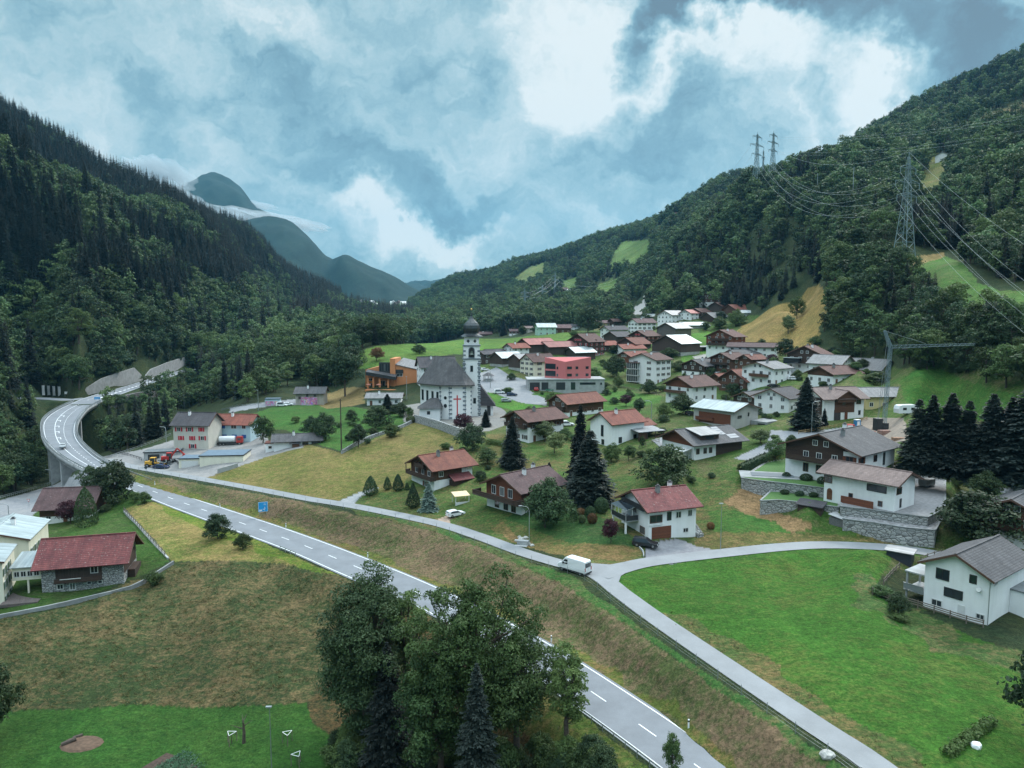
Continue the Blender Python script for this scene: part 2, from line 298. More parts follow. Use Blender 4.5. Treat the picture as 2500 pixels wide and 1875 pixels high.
CP_R = [  # u, v, distance
 (-500, 500, 560), (-500, 100, 900), (-500, 850, 420), (-900, 800, 400), (-900, 0, 900),
 (0, 300, 1150), (151, 375, 1150), (309, 455, 1150), (476, 540, 1200), (635, 618, 1350), (773, 700, 1600), (855, 758, 2000),
 (0, 360, 1600), (300, 540, 1600), (635, 680, 1900),
 (0, 378, 800), (106, 445, 800), (200, 472, 800), (305, 525, 820), (407, 552, 850), (500, 592, 950), (0, 400, 900), (150, 478, 920), (300, 548, 940),
 (0, 600, 610), (0, 780, 500), (0, 900, 420), (200, 600, 620), (200, 750, 520), (200, 880, 450), (280, 880, 490), (400, 640, 760), (400, 750, 640), (400, 870, 560), (600, 690, 1000), (600, 780, 820), (500, 850, 700), (720, 740, 1350), (740, 790, 1000), (650, 832, 760), (860, 790, 1200), (800, 800, 1000),
 (500, 920, 560), (560, 940, 480), (700, 925, 430), (620, 880, 560), (760, 870, 560), (850, 925, 400), (600, 970, 370),
 (870, 872, 410), (1000, 850, 450), (1150, 828, 530), (1030, 862, 410), (1270, 823, 540), (1390, 812, 560), (1280, 852, 420), (1170, 880, 400),
 (900, 855, 620), (1050, 850, 700), (1250, 835, 700), (1400, 820, 760), (900, 830, 1000), (700, 820, 1100),
 (800, 747, 3400), (940, 750, 3200), (900, 768, 2200), (990, 762, 2600), (1000, 780, 1500), (950, 800, 1200),
 (1118, 680, 2200), (1162, 678, 2200), (1270, 650, 2100), (1368, 622, 1950), (1462, 580, 1800), (1560, 560, 1650), (1636, 530, 1500), (1726, 480, 1350), (1760, 462, 1300),
 (1010, 742, 2400), (1060, 722, 2350),
 (1118, 720, 3200), (1368, 660, 2900), (1560, 600, 2500), (1760, 500, 2000),
 (1200, 740, 1500), (1400, 690, 1350), (1560, 640, 1200), (1100, 790, 1100), (1300, 800, 800), (1300, 770, 1000), (1450, 770, 850), (1570, 735, 900), (1560, 790, 640), (1600, 700, 900), (1650, 600, 950),
 (1500, 840, 480), (1420, 870, 415), (1640, 868, 400), (1600, 810, 530), (1700, 800, 520), (1730, 770, 570), (1830, 775, 540), (1520, 800, 600), (1740, 860, 415),
 (1800, 480, 760), (1884, 455, 760), (1948, 420, 780), (1993, 405, 790), (2042, 395, 820), (2133, 355, 900), (1884, 480, 950), (2042, 420, 980), (1800, 520, 900),
 (1750, 560, 760), (1800, 600, 690), (1800, 690, 610), (1700, 740, 610), (1950, 560, 610), (1930, 690, 540), (2000, 660, 520), (2050, 560, 560),
 (2201, 285, 1350), (2284, 240, 1350), (2369, 205, 1300), (2437, 170, 1300), (2500, 145, 1250), (2201, 330, 1800), (2437, 230, 1700), (2900, 0, 1100), (2900, 300, 800), (3300, -200, 1000),
 (1850, 830, 395), (1900, 765, 425), (1990, 712, 460), (1800, 838, 400), (1960, 850, 350), (1990, 770, 380), (1900, 860, 370), (1850, 790, 470), (1940, 760, 510),
 (2080, 880, 320), (2200, 890, 290), (2300, 905, 270), (2050, 760, 360), (2150, 730, 350), (2250, 720, 345), (2205, 640, 380), (2290, 690, 335), (2450, 720, 300), (2300, 625, 410), (2400, 630, 400), (2500, 650, 360), (2500, 790, 270), (2400, 850, 262), (2900, 700, 280), (2900, 900, 220),
 (2300, 560, 520), (2450, 540, 470), (2200, 520, 600), (2050, 620, 450), (2280, 440, 720), (2500, 400, 650), (2200, 380, 850), (2480, 280, 1000), (2350, 250, 1200), (2400, 330, 850),
 (2250, 935, 255), (2400, 975, 235), (2480, 1000, 222), (2250, 990, 228), (2100, 905, 285), (2180, 935, 262),
 
 (571, 548, 4100), (650, 545, 4000), (724, 556, 3900), (761, 590, 3800), (834, 640, 3600), (887, 675, 3450), (945, 703, 3350), (1010, 738, 3250), (600, 680, 3500), (760, 700, 3400), (850, 730, 3250),
 (571, 600, 4600), (760, 660, 4500), (834, 700, 4300), (390, 470, 5100), (476, 462, 5100), (521, 452, 5100), (586, 470, 5100), (635, 515, 5100), (690, 560, 5000), (300, 480, 5000), (480, 540, 4700), (600, 540, 4700),
 (959, 702, 6500), (1003, 692, 6500), (1053, 686, 6500), (1107, 690, 6300), (1180, 700, 6100), (1300, 730, 5800), (900, 712, 6400), (1050, 730, 5000), (980, 735, 4600),
 (450, 700, 7600), (700, 700, 7600), (1250, 740, 7600), (1900, 700, 7600), (1600, 650, 4500), (2200, 500, 4500), (0, 500, 3500), (2500, 400, 3500), (-500, 400, 3500), (2900, 400, 3500)]
cps = np.array([pt_z(*c) for c in CP_Z] + [pt_r(*c) for c in CP_R])
def tps_xy(x, y):
    return np.arctan2(x, y) * 4.0, np.log(np.hypot(x, y))
_cx, _cy = tps_xy(cps[:, 0], cps[:, 1]); _q = cps[:, 2] / np.hypot(cps[:, 0], cps[:, 1])
def _U(d2): return d2 * np.log(d2 + 1e-12)
_n = len(cps); K = _U((_cx[:, None] - _cx[None]) ** 2 + (_cy[:, None] - _cy[None]) ** 2) + np.eye(_n) * 1e-4
P_ = np.stack([np.ones(_n), _cx, _cy], 1)
A_ = np.zeros((_n + 3, _n + 3)); A_[:_n, :_n] = K; A_[:_n, _n:] = P_; A_[_n:, :_n] = P_.T
_w = np.linalg.solve(A_, np.concatenate([_q, np.zeros(3)]))
TH0 = 0.80
def H0(x, y):
    x = np.asarray(x, float); y = np.asarray(y, float); sh = x.shape; x = x.ravel(); y = y.ravel()
    th = np.arctan2(x, y); r = np.maximum(np.hypot(x, y), 22.0)
    thc = np.clip(th, -TH0, TH0); a = thc * 4.0; b = np.log(r); o = np.empty(len(x))
    for i in range(0, len(x), 20000):
        s = slice(i, i + 20000); d2 = (a[s, None] - _cx[None]) ** 2 + (b[s, None] - _cy[None]) ** 2
        o[s] = _U(d2) @ _w[:_n] + _w[_n] + _w[_n + 1] * a[s] + _w[_n + 2] * b[s]
    back = np.clip((np.abs(th) - 1.6) / 1.4, 0, 1)
    z = o * r; z = z * (1 - back) + 0.02 * r * back
    return z.reshape(sh)
# value noise
_perm = rng.random((256, 256))
def vnoise(x, y):
    xi = np.floor(x).astype(int); yi = np.floor(y).astype(int); fx = x - xi; fy = y - yi
    fx = fx * fx * (3 - 2 * fx); fy = fy * fy * (3 - 2 * fy); g = lambda i, j: _perm[i & 255, j & 255]
    return (g(xi, yi) * (1 - fx) + g(xi + 1, yi) * fx) * (1 - fy) + (g(xi, yi + 1) * (1 - fx) + g(xi + 1, yi + 1) * fx) * fy
def fbm(x, y, o=4):
    s = 0; a = .5
    for i in range(o): s = s + a * (vnoise(x * 2 ** i + 17.3 * i, y * 2 ** i + 5.1 * i) - .5); a *= .5
    return s * 2
def relief(x, y):
    r = np.hypot(x, y); n = fbm(x / 45., y / 45., 4) * np.clip((r - 60) / 400, 0.08, 1.0) * 3.0
    far = np.clip((r - 500) / 1500, 0, 1); n = n + fbm(x / 260., y / 260., 4) * far * 26
    vf = np.clip((r - 3000) / 2500, 0, 1); n = n + ((np.abs(fbm(x / 900., y / 900., 5)) - .25) * 90 + fbm(x / 260., y / 260., 4) * 50) * vf
    return n
# graded roads: profile points (x, y, z)
def px_line(pts): return [pt_z(*p) for p in pts]
def resample(P, step):
    P = np.array(P, float); # Catmull-Rom
    Q = np.vstack([2 * P[0] - P[1], P, 2 * P[-1] - P[-2]]); out = []
    for i in range(1, len(Q) - 2):
        n = max(2, int(np.linalg.norm(Q[i + 1] - Q[i]) / step)); t = np.linspace(0, 1, n, endpoint=False)[:, None]
        out.append(.5 * (2 * Q[i] + (-Q[i - 1] + Q[i + 1]) * t + (2 * Q[i - 1] - 5 * Q[i] + 4 * Q[i + 1] - Q[i + 2]) * t ** 2 + (-Q[i - 1] + 3 * Q[i] - 3 * Q[i + 1] + Q[i + 2]) * t ** 3))
    out.append(P[-1:]); return np.vstack(out)
# white-line positions of the highway on its valley side (A) and hill side (B), with road height
HW_A = [(2150, 2300, 0), (1616, 1875, 0), (1526, 1808, 0), (1413, 1727, 0), (1318, 1660, 0), (1060, 1500, 0), (828, 1399, 0), (700, 1342, 0), (500, 1268, 0), (367, 1216, .3), (290, 1182, .9), (240, 1160, 1.5),
        (208, 1145, 2), (177, 1129.5, 2.5), (153.7, 1115, 2.9), (135.6, 1100.6, 3.3), (121, 1086, 3.7), (112, 1071, 4), (107, 1052, 4.4), (108, 1032, 4.8), (117.5, 1019, 5.2), (134, 1006, 5.6), (155.5, 995, 5.9),
        (193, 978, 6.4), (235, 964, 6.9), (289, 949, 7.5), (345, 932, 8.1), (400, 914, 8.6), (450, 897, 9)]
HW_B = [(2400, 2300, 0), (1799, 1874, 0), (1700, 1804, 0), (1600, 1736, 0), (1470, 1652, 0), (1318, 1559, 0), (1058, 1431, 0), (877, 1357, 0), (700, 1292, 0), (560, 1246, 0), (475, 1219, 0), (395, 1190, .4), (316, 1162, 1.2),
        (258.5, 1135, 2), (226, 1114, 2.6), (204, 1095, 3.1), (190, 1079, 3.6), (182.6, 1064, 4), (181, 1050, 4.4), (183.5, 1034, 4.8), (192, 1018, 5.3), (205, 1003, 5.7), (221, 991, 6.1),
        (262, 973, 6.8), (305, 958, 7.4), (350, 942, 8), (400, 925, 8.6), (450, 907, 9)]
def arc_resample(P, n):
    P = resample(P, 1.0); d = np.concatenate([[0], np.cumsum(np.linalg.norm(np.diff(P, axis=0), axis=1))]); t = np.linspace(0, d[-1], n)
    return np.stack([np.interp(t, d, P[:, k]) for k in range(3)], 1)
# pair A and B: march along A, nearest B
_A = resample(px_line(HW_A), 1.5); _B = resample(px_line(HW_B), .5)
_j = np.argmin(((_A[:, None, :2] - _B[None, :, :2]) ** 2).sum(2), 1); _Bn = _B[_j]
HWC = (_A + _Bn) / 2; HWW = np.linalg.norm((_A - _Bn)[:, :2], axis=1) / 2
def smooth1(a, k):
    ker = np.ones(k) / k; pad = np.concatenate([np.repeat(a[:1], k // 2, 0), a, np.repeat(a[-1:], k // 2, 0)]); return np.convolve(pad, ker, 'valid')[:len(a)]
for k in range(3): HWC[:, k] = smooth1(HWC[:, k], 9)
HWW = np.clip(smooth1(HWW, 15), 3.4, 8)
PATH = resample(px_line([(2500, 2150, 4.5), (2141, 1870, 4.5), (2007, 1781, 4.5), (1803, 1645, 4.5), (1653, 1544, 4.6), (1578, 1492, 4.8), (1518, 1448, 5), (1455, 1402, 5.3), (1363, 1374, 5.1), (1277, 1348, 4.8), (1164, 1307, 4.5), (1066, 1277, 4.3),
    (900, 1242, 4), (820, 1228, 3.8), (750, 1217, 3.5), (603, 1189, 2.9), (480, 1167, 2.4), (368, 1147, 2), (316, 1137, 2), (262, 1122, 2.4)]), 1.5)
LANE = resample(px_line([(1465, 1404, 5.3), (1560, 1376, 5.5), (1667, 1361, 5.6), (1818, 1344, 6), (1910, 1335, 6.1), (2006, 1330, 6.3), (2119, 1333, 6.4), (2232, 1343, 6.5), (2340, 1365, 6.5), (2600, 1430, 7)]), 1.5)
SPUR = resample(px_line([(208, 972, 6.4), (170, 976, 6.2), (130, 974, 6), (60, 972, 5.7), (-100, 975, 5.4)]), 1.5)
_via = (np.arange(len(HWC)))
_pu, _pv = proj(HWC[:, 0], HWC[:, 1], HWC[:, 2])
VIA0 = int(np.argmin(np.hypot(_pu - 232, _pv - 1136))); VIA1 = int(np.argmin(np.hypot(_pu - 208, _pv - 985)))
print('viaduct idx', VIA0, VIA1, len(HWC), 'width', HWW[::12].round(1))
def inpoly(u, v, poly):
    P = np.array(poly, float); c = np.zeros(u.shape, bool); j = len(P) - 1
    for i in range(len(P)):
        (xi, yi), (xj, yj) = P[i], P[j]
        if yi != yj: c ^= ((yi > v) != (yj > v)) & (u < (xj - xi) * (v - yi) / (yj - yi) + xi)
        j = i
    return c
TERR = [([(1810, 1166), (1850, 1172), (1940, 1182), (2047, 1196), (2066, 1192), (2100, 1170), (2130, 1140), (2000, 1105), (1870, 1128)], 13.0),
 ([(2040, 1236), (2120, 1246), (2200, 1258), (2275, 1268), (2320, 1240), (2320, 1165), (2240, 1155), (2150, 1195), (2060, 1215)], 11.6),
 ([(2050, 1268), (2130, 1280), (2215, 1294), (2290, 1300), (2312, 1262), (2303, 1230), (2200, 1245), (2080, 1250)], 9.8), ([(1856, 1224), (1900, 1222), (1980, 1230), (2048, 1240), (2050, 1215), (1960, 1204), (1880, 1200)], 10.9)]
PADS = [(np.array([pt_z(u, v, z)[:2] for u, v in P]), z - .35) for P, z in TERR]
GRADE = [(HWC[:VIA0], HWW[:VIA0] + 1.2), (HWC[VIA1:], HWW[VIA1:] + 1.2), (PATH, np.full(len(PATH), 2.2)), (LANE, np.full(len(LANE), 2.4)), (SPUR, np.full(len(SPUR), 4.5))]
def H(x, y, grade=True):
    x = np.atleast_1d(np.asarray(x, float)); y = np.atleast_1d(np.asarray(y, float))
    z = H0(x, y) + relief(x, y)
    if grade:
        r = np.hypot(x, y); idx = np.where((r < 560) & (y > 0))[0]
        for Cn, hw in GRADE:
            Cn = Cn[::2]; hw = hw[::2]; lo = Cn[:, :2].min(0) - 18; hi = Cn[:, :2].max(0) + 18
            ii = idx[(x[idx] > lo[0]) & (x[idx] < hi[0]) & (y[idx] > lo[1]) & (y[idx] < hi[1])]
            for s in range(0, len(ii), 20000):
                k = ii[s:s + 20000]; d2 = (x[k, None] - Cn[None, :, 0]) ** 2 + (y[k, None] - Cn[None, :, 1]) ** 2
                j = d2.argmin(1); d = np.sqrt(d2[np.arange(len(k)), j]); t = np.clip((d - hw[j] - .8) / 7.0, 0, 1); t = t * t * (3 - 2 * t)
                z[k] = z[k] * t + (Cn[j, 2] - .10) * (1 - t)
        for Cn, hw in GRADE[2:4]:
            c2 = Cn[::2]; h2 = hw[::2]; ii = idx[(x[idx] > -45) & (x[idx] < 60) & (y[idx] > 55) & (y[idx] < 160)]
            for s in range(0, len(ii), 20000):
                k = ii[s:s + 20000]; d2 = (x[k, None] - c2[None, :, 0]) ** 2 + (y[k, None] - c2[None, :, 1]) ** 2; j = d2.argmin(1); m_ = np.sqrt(d2[np.arange(len(k)), j]) < h2[j] + .7; z[k[m_]] = np.minimum(z[k[m_]], c2[j[m_], 2] - .10)
    for P_, zp in PADS:
        ins = (np.abs(x - P_[:, 0].mean()) < 40) & (np.abs(y - P_[:, 1].mean()) < 40); k = np.where(ins)[0]
        if len(k): k = k[inpoly(x[k], y[k], P_)]; z[k] = np.minimum(z[k], zp)
    return z
def h1(x, y): return float(H(x, y)[0])
_ts = np.exp(np.linspace(math.log(28), math.log(7500), 900))
def at(u, v):
    """first point of the land along the ray through pixel (u, v)"""
    d = ray(u, v); hd = math.hypot(d[0], d[1]); d = d / hd
    x = d[0] * _ts; y = d[1] * _ts; zr = ZC + d[2] * _ts; g = H(x, y) - zr
    k = np.where(g > 0)[0]
    if len(k) == 0: k = [len(_ts) - 1]
    k = max(k[0], 1); a, b = _ts[k - 1], _ts[k]
    ts = np.linspace(a, b, 24); g = H(d[0] * ts, d[1] * ts) - (ZC + d[2] * ts); m = np.where(g > 0)[0]; t = ts[m[0]] if len(m) else b
    return (d[0] * t, d[1] * t, h1(d[0] * t, d[1] * t))
# grid
th = np.concatenate([np.linspace(-math.pi, -.78, 60)[:-1], np.linspace(-.78, .78, NTH), np.linspace(.78, math.pi, 60)[1:-1]])
lam = np.concatenate([[math.log(4), math.log(10), math.log(18)], np.linspace(math.log(26), math.log(520), int(NR * .62)), np.linspace(math.log(520), math.log(7800), int(NR * .38))[1:]])
TH, LA = np.meshgrid(th, lam, indexing='ij'); RR = np.exp(LA); GX = RR * np.sin(TH); GY = RR * np.cos(TH)
GZ = H(GX.ravel(), GY.ravel()).reshape(GX.shape)
GZ[:, :3] = H(np.array([0.]), np.array([26.]))[0]
GU, GV = proj(GX, GY, GZ); FRONT = (GY > 5)
print('grid', GX.shape, float(GZ.min()), float(GZ.max()))
ASPH = (.20, .21, .225)
ZONES = [ # name, A, B, mix, rmin, rmax, px polygon, ragged metres
 ('village', (.052, .108, .022), (.13, .12, .055), .25, 60, 640, [(1180, 1100), (1130, 850), (1400, 800), (1560, 795), (1700, 772), (1790, 780), (1850, 768), (2000, 850), (2200, 900), (2300, 880), (2600, 950), (2600, 1400), (1500, 1400), (1180, 1300)], 1),
 ('slope', (.060, .115, .028), (.15, .12, .05), .35, 60, 330, [(1000, 1070), (1300, 1060), (1600, 1150), (1850, 1180), (1850, 1330), (1500, 1380), (1250, 1330), (900, 1260), (830, 1230)], 1),
 ('brownfield', (.040, .064, .022), (.150, .112, .054), .36, 20, 200, [(-600, 1600), (0, 1512), (130, 1488), (250, 1450), (350, 1405), (420, 1375), (560, 1368), (690, 1375), (828, 1404), (900, 1440), (1050, 1600), (1000, 1760), (800, 1712), (560, 1725), (300, 1722), (0, 1740), (-600, 1790)], .8),
 ('garden', (.030, .092, .016), (.045, .105, .02), .3, 10, 140, [(-600, 1760), (0, 1740), (300, 1722), (560, 1725), (800, 1712), (930, 1740), (950, 2600), (-600, 2600)], .6),
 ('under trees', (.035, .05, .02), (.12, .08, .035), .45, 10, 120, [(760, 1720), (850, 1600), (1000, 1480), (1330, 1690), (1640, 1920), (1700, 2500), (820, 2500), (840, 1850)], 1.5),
 ('verge', (.075, .125, .025), (.15, .13, .045), .35, 10, 120, [(1330, 1690), (1415, 1745), (1640, 1910), (1500, 1960), (1250, 1760)], .6),
 ('lawn', (.044, .100, .020), (.075, .10, .035), .25, 60, 330, [(-600, 1560), (0, 1507), (200, 1462), (330, 1410), (415, 1372), (360, 1300), (300, 1245), (372, 1222), (340, 1195), (250, 1170), (200, 1200), (60, 1230), (0, 1280), (-600, 1330)], .3),
 ('yellow meadow', (.120, .150, .035), (.24, .18, .07), .5, 60, 330, [(305, 1243), (370, 1225), (520, 1278), (700, 1350), (835, 1405), (690, 1375), (560, 1368), (420, 1372), (360, 1300)], .4),
 ('yellow edge', (.095, .155, .022), (.2, .18, .05), .2, 60, 330, [(372, 1222), (520, 1276), (700, 1349), (835, 1405), (780, 1396), (640, 1350), (500, 1296), (400, 1250)], .8),
 ('bank', (.078, .100, .034), (.175, .122, .074), .58, 40, 330, [(300, 1150), (380, 1163), (500, 1182), (640, 1208), (760, 1232), (900, 1262), (1060, 1292), (1164, 1325), (1260, 1362), (1400, 1430), (1480, 1490), (1600, 1580), (1733, 1668), (1900, 1780), (2030, 1875), (2300, 2080), (1950, 2080), (1799, 1884), (1600, 1746), (1318, 1569), (1058, 1441), (877, 1367), (700, 1301), (475, 1229), (330, 1172)], .5),
 ('bank foot', (.095, .125, .028), (.19, .13, .055), .35, 40, 330, [(330, 1158), (475, 1209), (700, 1278), (877, 1342), (1058, 1415), (1318, 1540), (1600, 1715), (1799, 1850), (1880, 1930), (1820, 1910), (1600, 1750), (1318, 1572), (1058, 1444), (877, 1369), (700, 1305), (475, 1232), (330, 1175)], 1.6),
 ('fence strip', (.045, .120, .028), (.12, .12, .05), .25, 40, 260, [(900, 1250), (1060, 1287), (1164, 1322), (1260, 1355), (1400, 1415), (1480, 1470), (1600, 1560), (1733, 1645), (1900, 1760), (2100, 1900), (2070, 1910), (1890, 1778), (1733, 1668), (1600, 1578), (1480, 1495), (1400, 1445), (1260, 1375), (1164, 1336), (1060, 1298)], .7),
 ('meadow', (.110, .125, .032), (.20, .155, .062), .48, 60, 330, [(500, 1166), (531, 1154), (581, 1138), (657, 1111), (750, 1084), (834, 1105), (897, 1073), (973, 1045), (1011, 1029), (1116, 1064), (1125, 1100), (1060, 1130), (990, 1170), (980, 1200), (900, 1205), (821, 1230), (750, 1222), (603, 1196)], .3),
 ('meadow corner', (.06, .12, .03), (.15, .13, .05), .2, 60, 330, [(840, 1105), (830, 1060), (860, 1030), (1010, 1020), (973, 1050), (897, 1078)], .5),
 ('yard', (.20, .20, .20), (.26, .25, .24), .4, 60, 330, [(232, 1118), (300, 1105), (345, 1098), (420, 1075), (560, 1060), (640, 1040), (660, 1085), (750, 1070), (740, 1092), (657, 1113), (581, 1140), (500, 1168), (420, 1156), (330, 1140)], .1),
 ('green slope', (.042, .120, .024), (.07, .12, .03), .25, 100, 420, [(610, 1012), (680, 990), (760, 988), (830, 990), (900, 1000), (960, 1010), (1010, 1015), (960, 1050), (900, 1060), (830, 1100), (760, 1080), (700, 1050), (640, 1050)], .5),
 ('tan bank', (.17, .14, .055), (.22, .16, .07), .5, 100, 420, [(770, 985), (800, 960), (850, 945), (890, 945), (890, 985), (850, 992), (800, 1000)], .8),
 ('back road', ASPH, (.25, .25, .25), .3, 100, 460, [(560, 1008), (640, 994), (700, 988), (765, 990), (752, 972), (700, 976), (620, 986), (560, 996)], .1),
 ('church yard', (.17, .17, .165), (.24, .225, .20), .4, 100, 420, [(985, 1030), (985, 990), (1100, 975), (1160, 970), (1230, 1000), (1250, 1030), (1200, 1052), (1116, 1062), (1012, 1030)], .2),
 ('square', ASPH, (.26, .26, .26), .3, 100, 520, [(1190, 905), (1213, 896), (1247, 918), (1289, 928), (1292, 953), (1335, 975), (1335, 990), (1276, 985), (1200, 958), (1160, 960), (1150, 915)], .1),
 ('village green', (.048, .135, .024), (.1, .17, .035), .2, 100, 520, [(1292, 962), (1460, 950), (1615, 966), (1611, 984), (1472, 1004), (1430, 978), (1350, 972)], .1),
 ('square green', (.055, .165, .024), (.1, .16, .035), .2, 100, 520, [(1190, 957), (1275, 984), (1330, 992), (1260, 1004), (1190, 985)], .1),
 ('hill field', (.070, .145, .028), (.11, .165, .035), .25, 300, 640, [(855, 865), (916, 845), (1043, 835), (1129, 828), (1200, 822), (1265, 815), (1385, 802), (1405, 832), (1340, 840), (1274, 855), (1170, 862), (1030, 870), (960, 900), (870, 900)], .5),
 ('farm green', (.060, .170, .024), (.11, .17, .035), .2, 200, 560, [(1680, 845), (1690, 815), (1730, 810), (1790, 830), (1760, 870), (1760, 875), (1700, 895), (1655, 890)], .3),
 ('right field', (.044, .128, .018), (.090, .128, .028), .18, 40, 260, [(1505, 1408), (1590, 1378), (1700, 1362), (1850, 1347), (2050, 1337), (2180, 1345), (2170, 1380), (2130, 1450), (2200, 1480), (2400, 1560), (2480, 1590), (3000, 1700), (3000, 1900), (2500, 2200), (2160, 1880), (1733, 1585), (1650, 1528), (1520, 1442)], .4),
 ('field edge', (.070, .115, .032), (.17, .13, .055), .36, 40, 200, [(1600, 1495), (1733, 1585), (2160, 1880), (2400, 2080), (2600, 2080), (2250, 1860), (2000, 1700), (1800, 1570), (1640, 1490)], 1.3),
 ('field corner', (.060, .115, .032), (.18, .14, .065), .32, 40, 200, [(2080, 1410), (2150, 1390), (2140, 1460), (2250, 1490), (2420, 1560), (2560, 1600), (2560, 1660), (2380, 1610), (2200, 1530), (2090, 1470)], 2.5),
 ('tan slope', (.20, .135, .065), (.27, .175, .09), .5, 60, 260, [(1769, 1226), (1810, 1181), (1870, 1200), (1878, 1233), (1990, 1288), (1930, 1301), (1878, 1264), (1818, 1245)], 1.2),
 ('brown bank', (.105, .115, .035), (.22, .145, .065), .55, 60, 260, [(1201, 1290), (1228, 1271), (1277, 1328), (1390, 1331), (1540, 1331), (1574, 1350), (1544, 1368), (1390, 1364), (1277, 1337)], .8),
 ('brown bank east', (.105, .115, .035), (.21, .145, .065), .5, 60, 260, [(1686, 1316), (1742, 1297), (1930, 1301), (1987, 1301), (2156, 1312), (2194, 1328), (2006, 1322), (1818, 1334), (1761, 1347), (1705, 1343)], .8),
 ('house lawn', (.034, .092, .024), (.07, .10, .035), .2, 60, 260, [(1390, 1325), (1300, 1290), (1230, 1265), (1290, 1240), (1420, 1250), (1500, 1270), (1560, 1330), (1540, 1335)], .4),
 ('east lawn', (.045, .125, .024), (.09, .13, .035), .25, 60, 260, [(1742, 1296), (1730, 1250), (1800, 1246), (1878, 1268), (1930, 1300)], .4),
 ('drive', (.20, .20, .215), (.25, .25, .26), .4, 60, 260, [(1574, 1366), (1574, 1339), (1600, 1322), (1653, 1314), (1705, 1335), (1775, 1346), (1640, 1378)], .05),
 ('chalet drive', (.30, .22, .17), (.34, .26, .2), .4, 60, 260, [(1045, 1274), (1080, 1262), (1110, 1245), (1130, 1250), (1095, 1270), (1100, 1285)], .2),
 ('meadow path', (.25, .26, .27), (.3, .3, .3), .4, 60, 260, [(815, 1228), (868, 1206), (915, 1188), (925, 1192), (880, 1214), (860, 1236)], .1),
 ('east street', ASPH, (.26, .26, .26), .3, 60, 420, [(1790, 1120), (1841, 1096), (1873, 1080), (1880, 1050), (1977, 1054), (2066, 1042), (2075, 1051), (2003, 1064), (1927, 1073), (1905, 1082), (1927, 1090), (1879, 1102), (1841, 1125)], .1),
 ('building site', (.20, .17, .14), (.27, .22, .18), .5, 60, 420, [(2063, 1048), (2110, 1020), (2205, 1020), (2225, 1075), (2130, 1090)], .3),
 ('east road', ASPH, (.26, .26, .26), .3, 60, 300, [(2211, 1156), (2294, 1168), (2354, 1181), (2442, 1203), (2700, 1230), (2700, 1205), (2500, 1192), (2436, 1190), (2306, 1158), (2200, 1140)], .1),
 ('carport yard', ASPH, (.26, .26, .26), .3, 60, 300, [(1590, 1075), (1640, 1060), (1700, 1075), (1690, 1095), (1620, 1098)], .1),
 ('upper street', ASPH, (.26, .26, .26), .3, 60, 500, [(1870, 910), (1960, 890), (2020, 885), (2020, 895), (1950, 908), (1890, 930)], .1),
 ('farm street', (.28, .27, .25), (.3, .3, .28), .3, 60, 560, [(1690, 870), (1790, 852), (1850, 850), (1850, 858), (1760, 868), (1700, 880)], .1),
 ('underpass', ASPH, (.26, .26, .26), .3, 60, 330, [(-600, 1330), (-600, 1250), (0, 1222), (85, 1197), (130, 1185), (200, 1150), (260, 1130), (250, 1160), (160, 1205), (100, 1240), (70, 1268), (20, 1330)], .1),
 ('east meadow', (.045, .130, .024), (.08, .125, .03), .25, 150, 420, [(2195, 935), (2240, 900), (2300, 905), (2420, 950), (2600, 980), (2600, 1040), (2440, 1030), (2300, 1020), (2220, 1000)], .6),
 ('top meadow', (.055, .135, .026), (.11, .13, .045), .25, 200, 520, [(2215, 650), (2290, 622), (2350, 640), (2390, 690), (2440, 710), (2700, 700), (2700, 820), (2500, 800), (2400, 780), (2330, 745), (2260, 715)], 1),
 ('top meadow crest', (.22, .17, .07), (.27, .19, .085), .5, 200, 520, [(2190, 640), (2225, 628), (2300, 618), (2310, 628), (2215, 652)], .8),
 ('tan hill', (.195, .160, .050), (.285, .190, .070), .5, 300, 520, [(1780, 860), (1790, 830), (1830, 765), (1870, 745), (1940, 712), (2000, 695), (2030, 740), (2000, 800), (2000, 860), (1880, 862)], 1.2),
 ('hill road', (.36, .35, .33), (.4, .38, .36), .3, 500, 1500, [(1546, 768), (1550, 750), (1566, 740), (1572, 723), (1580, 726), (1576, 746), (1564, 768)], .5),
 ('valley floor', (.13, .26, .06), (.17, .25, .08), .3, 1500, 5000, [(770, 752), (800, 736), (990, 742), (1010, 760), (900, 775), (800, 765)], 5),
 ('far clearing', (.075, .150, .034), (.12, .155, .045), .3, 700, 2600, [(1482, 662), (1495, 622), (1520, 590), (1592, 584), (1585, 635), (1545, 666)], 3),
 ('far clearing', (.10, .15, .045), (.16, .155, .06), .3, 700, 3200, [(1240, 690), (1290, 655), (1330, 640), (1330, 680), (1280, 702)], 3),
 ('far clearing', (.075, .145, .034), (.12, .15, .045), .3, 600, 2600, [(1366, 688), (1410, 676), (1410, 722), (1375, 730)], 3),
 ('far clearing', (.075, .145, .034), (.12, .15, .045), .3, 600, 2600, [(1432, 742), (1465, 692), (1520, 674), (1510, 722), (1465, 748)], 3),
 ('hamlet', (.2, .19, .075), (.28, .21, .09), .4, 900, 2600, [(1590, 568), (1620, 545), (1662, 520), (1655, 545), (1610, 572)], 3),
 ('ski slope', (.12, .15, .04), (.18, .15, .055), .3, 400, 1200, [(2228, 520), (2248, 430), (2285, 372), (2330, 380), (2322, 450), (2305, 515)], 2),
 ('upper meadow', (.13, .13, .06), (.2, .15, .08), .4, 600, 1600, [(2310, 318), (2400, 280), (2520, 242), (2520, 295), (2420, 312), (2330, 340)], 4),
 ('knoll clearing', (.10, .15, .045), (.16, .14, .06), .3, 400, 1100, [(2075, 500), (2110, 475), (2110, 500), (2080, 520)], 2),
]
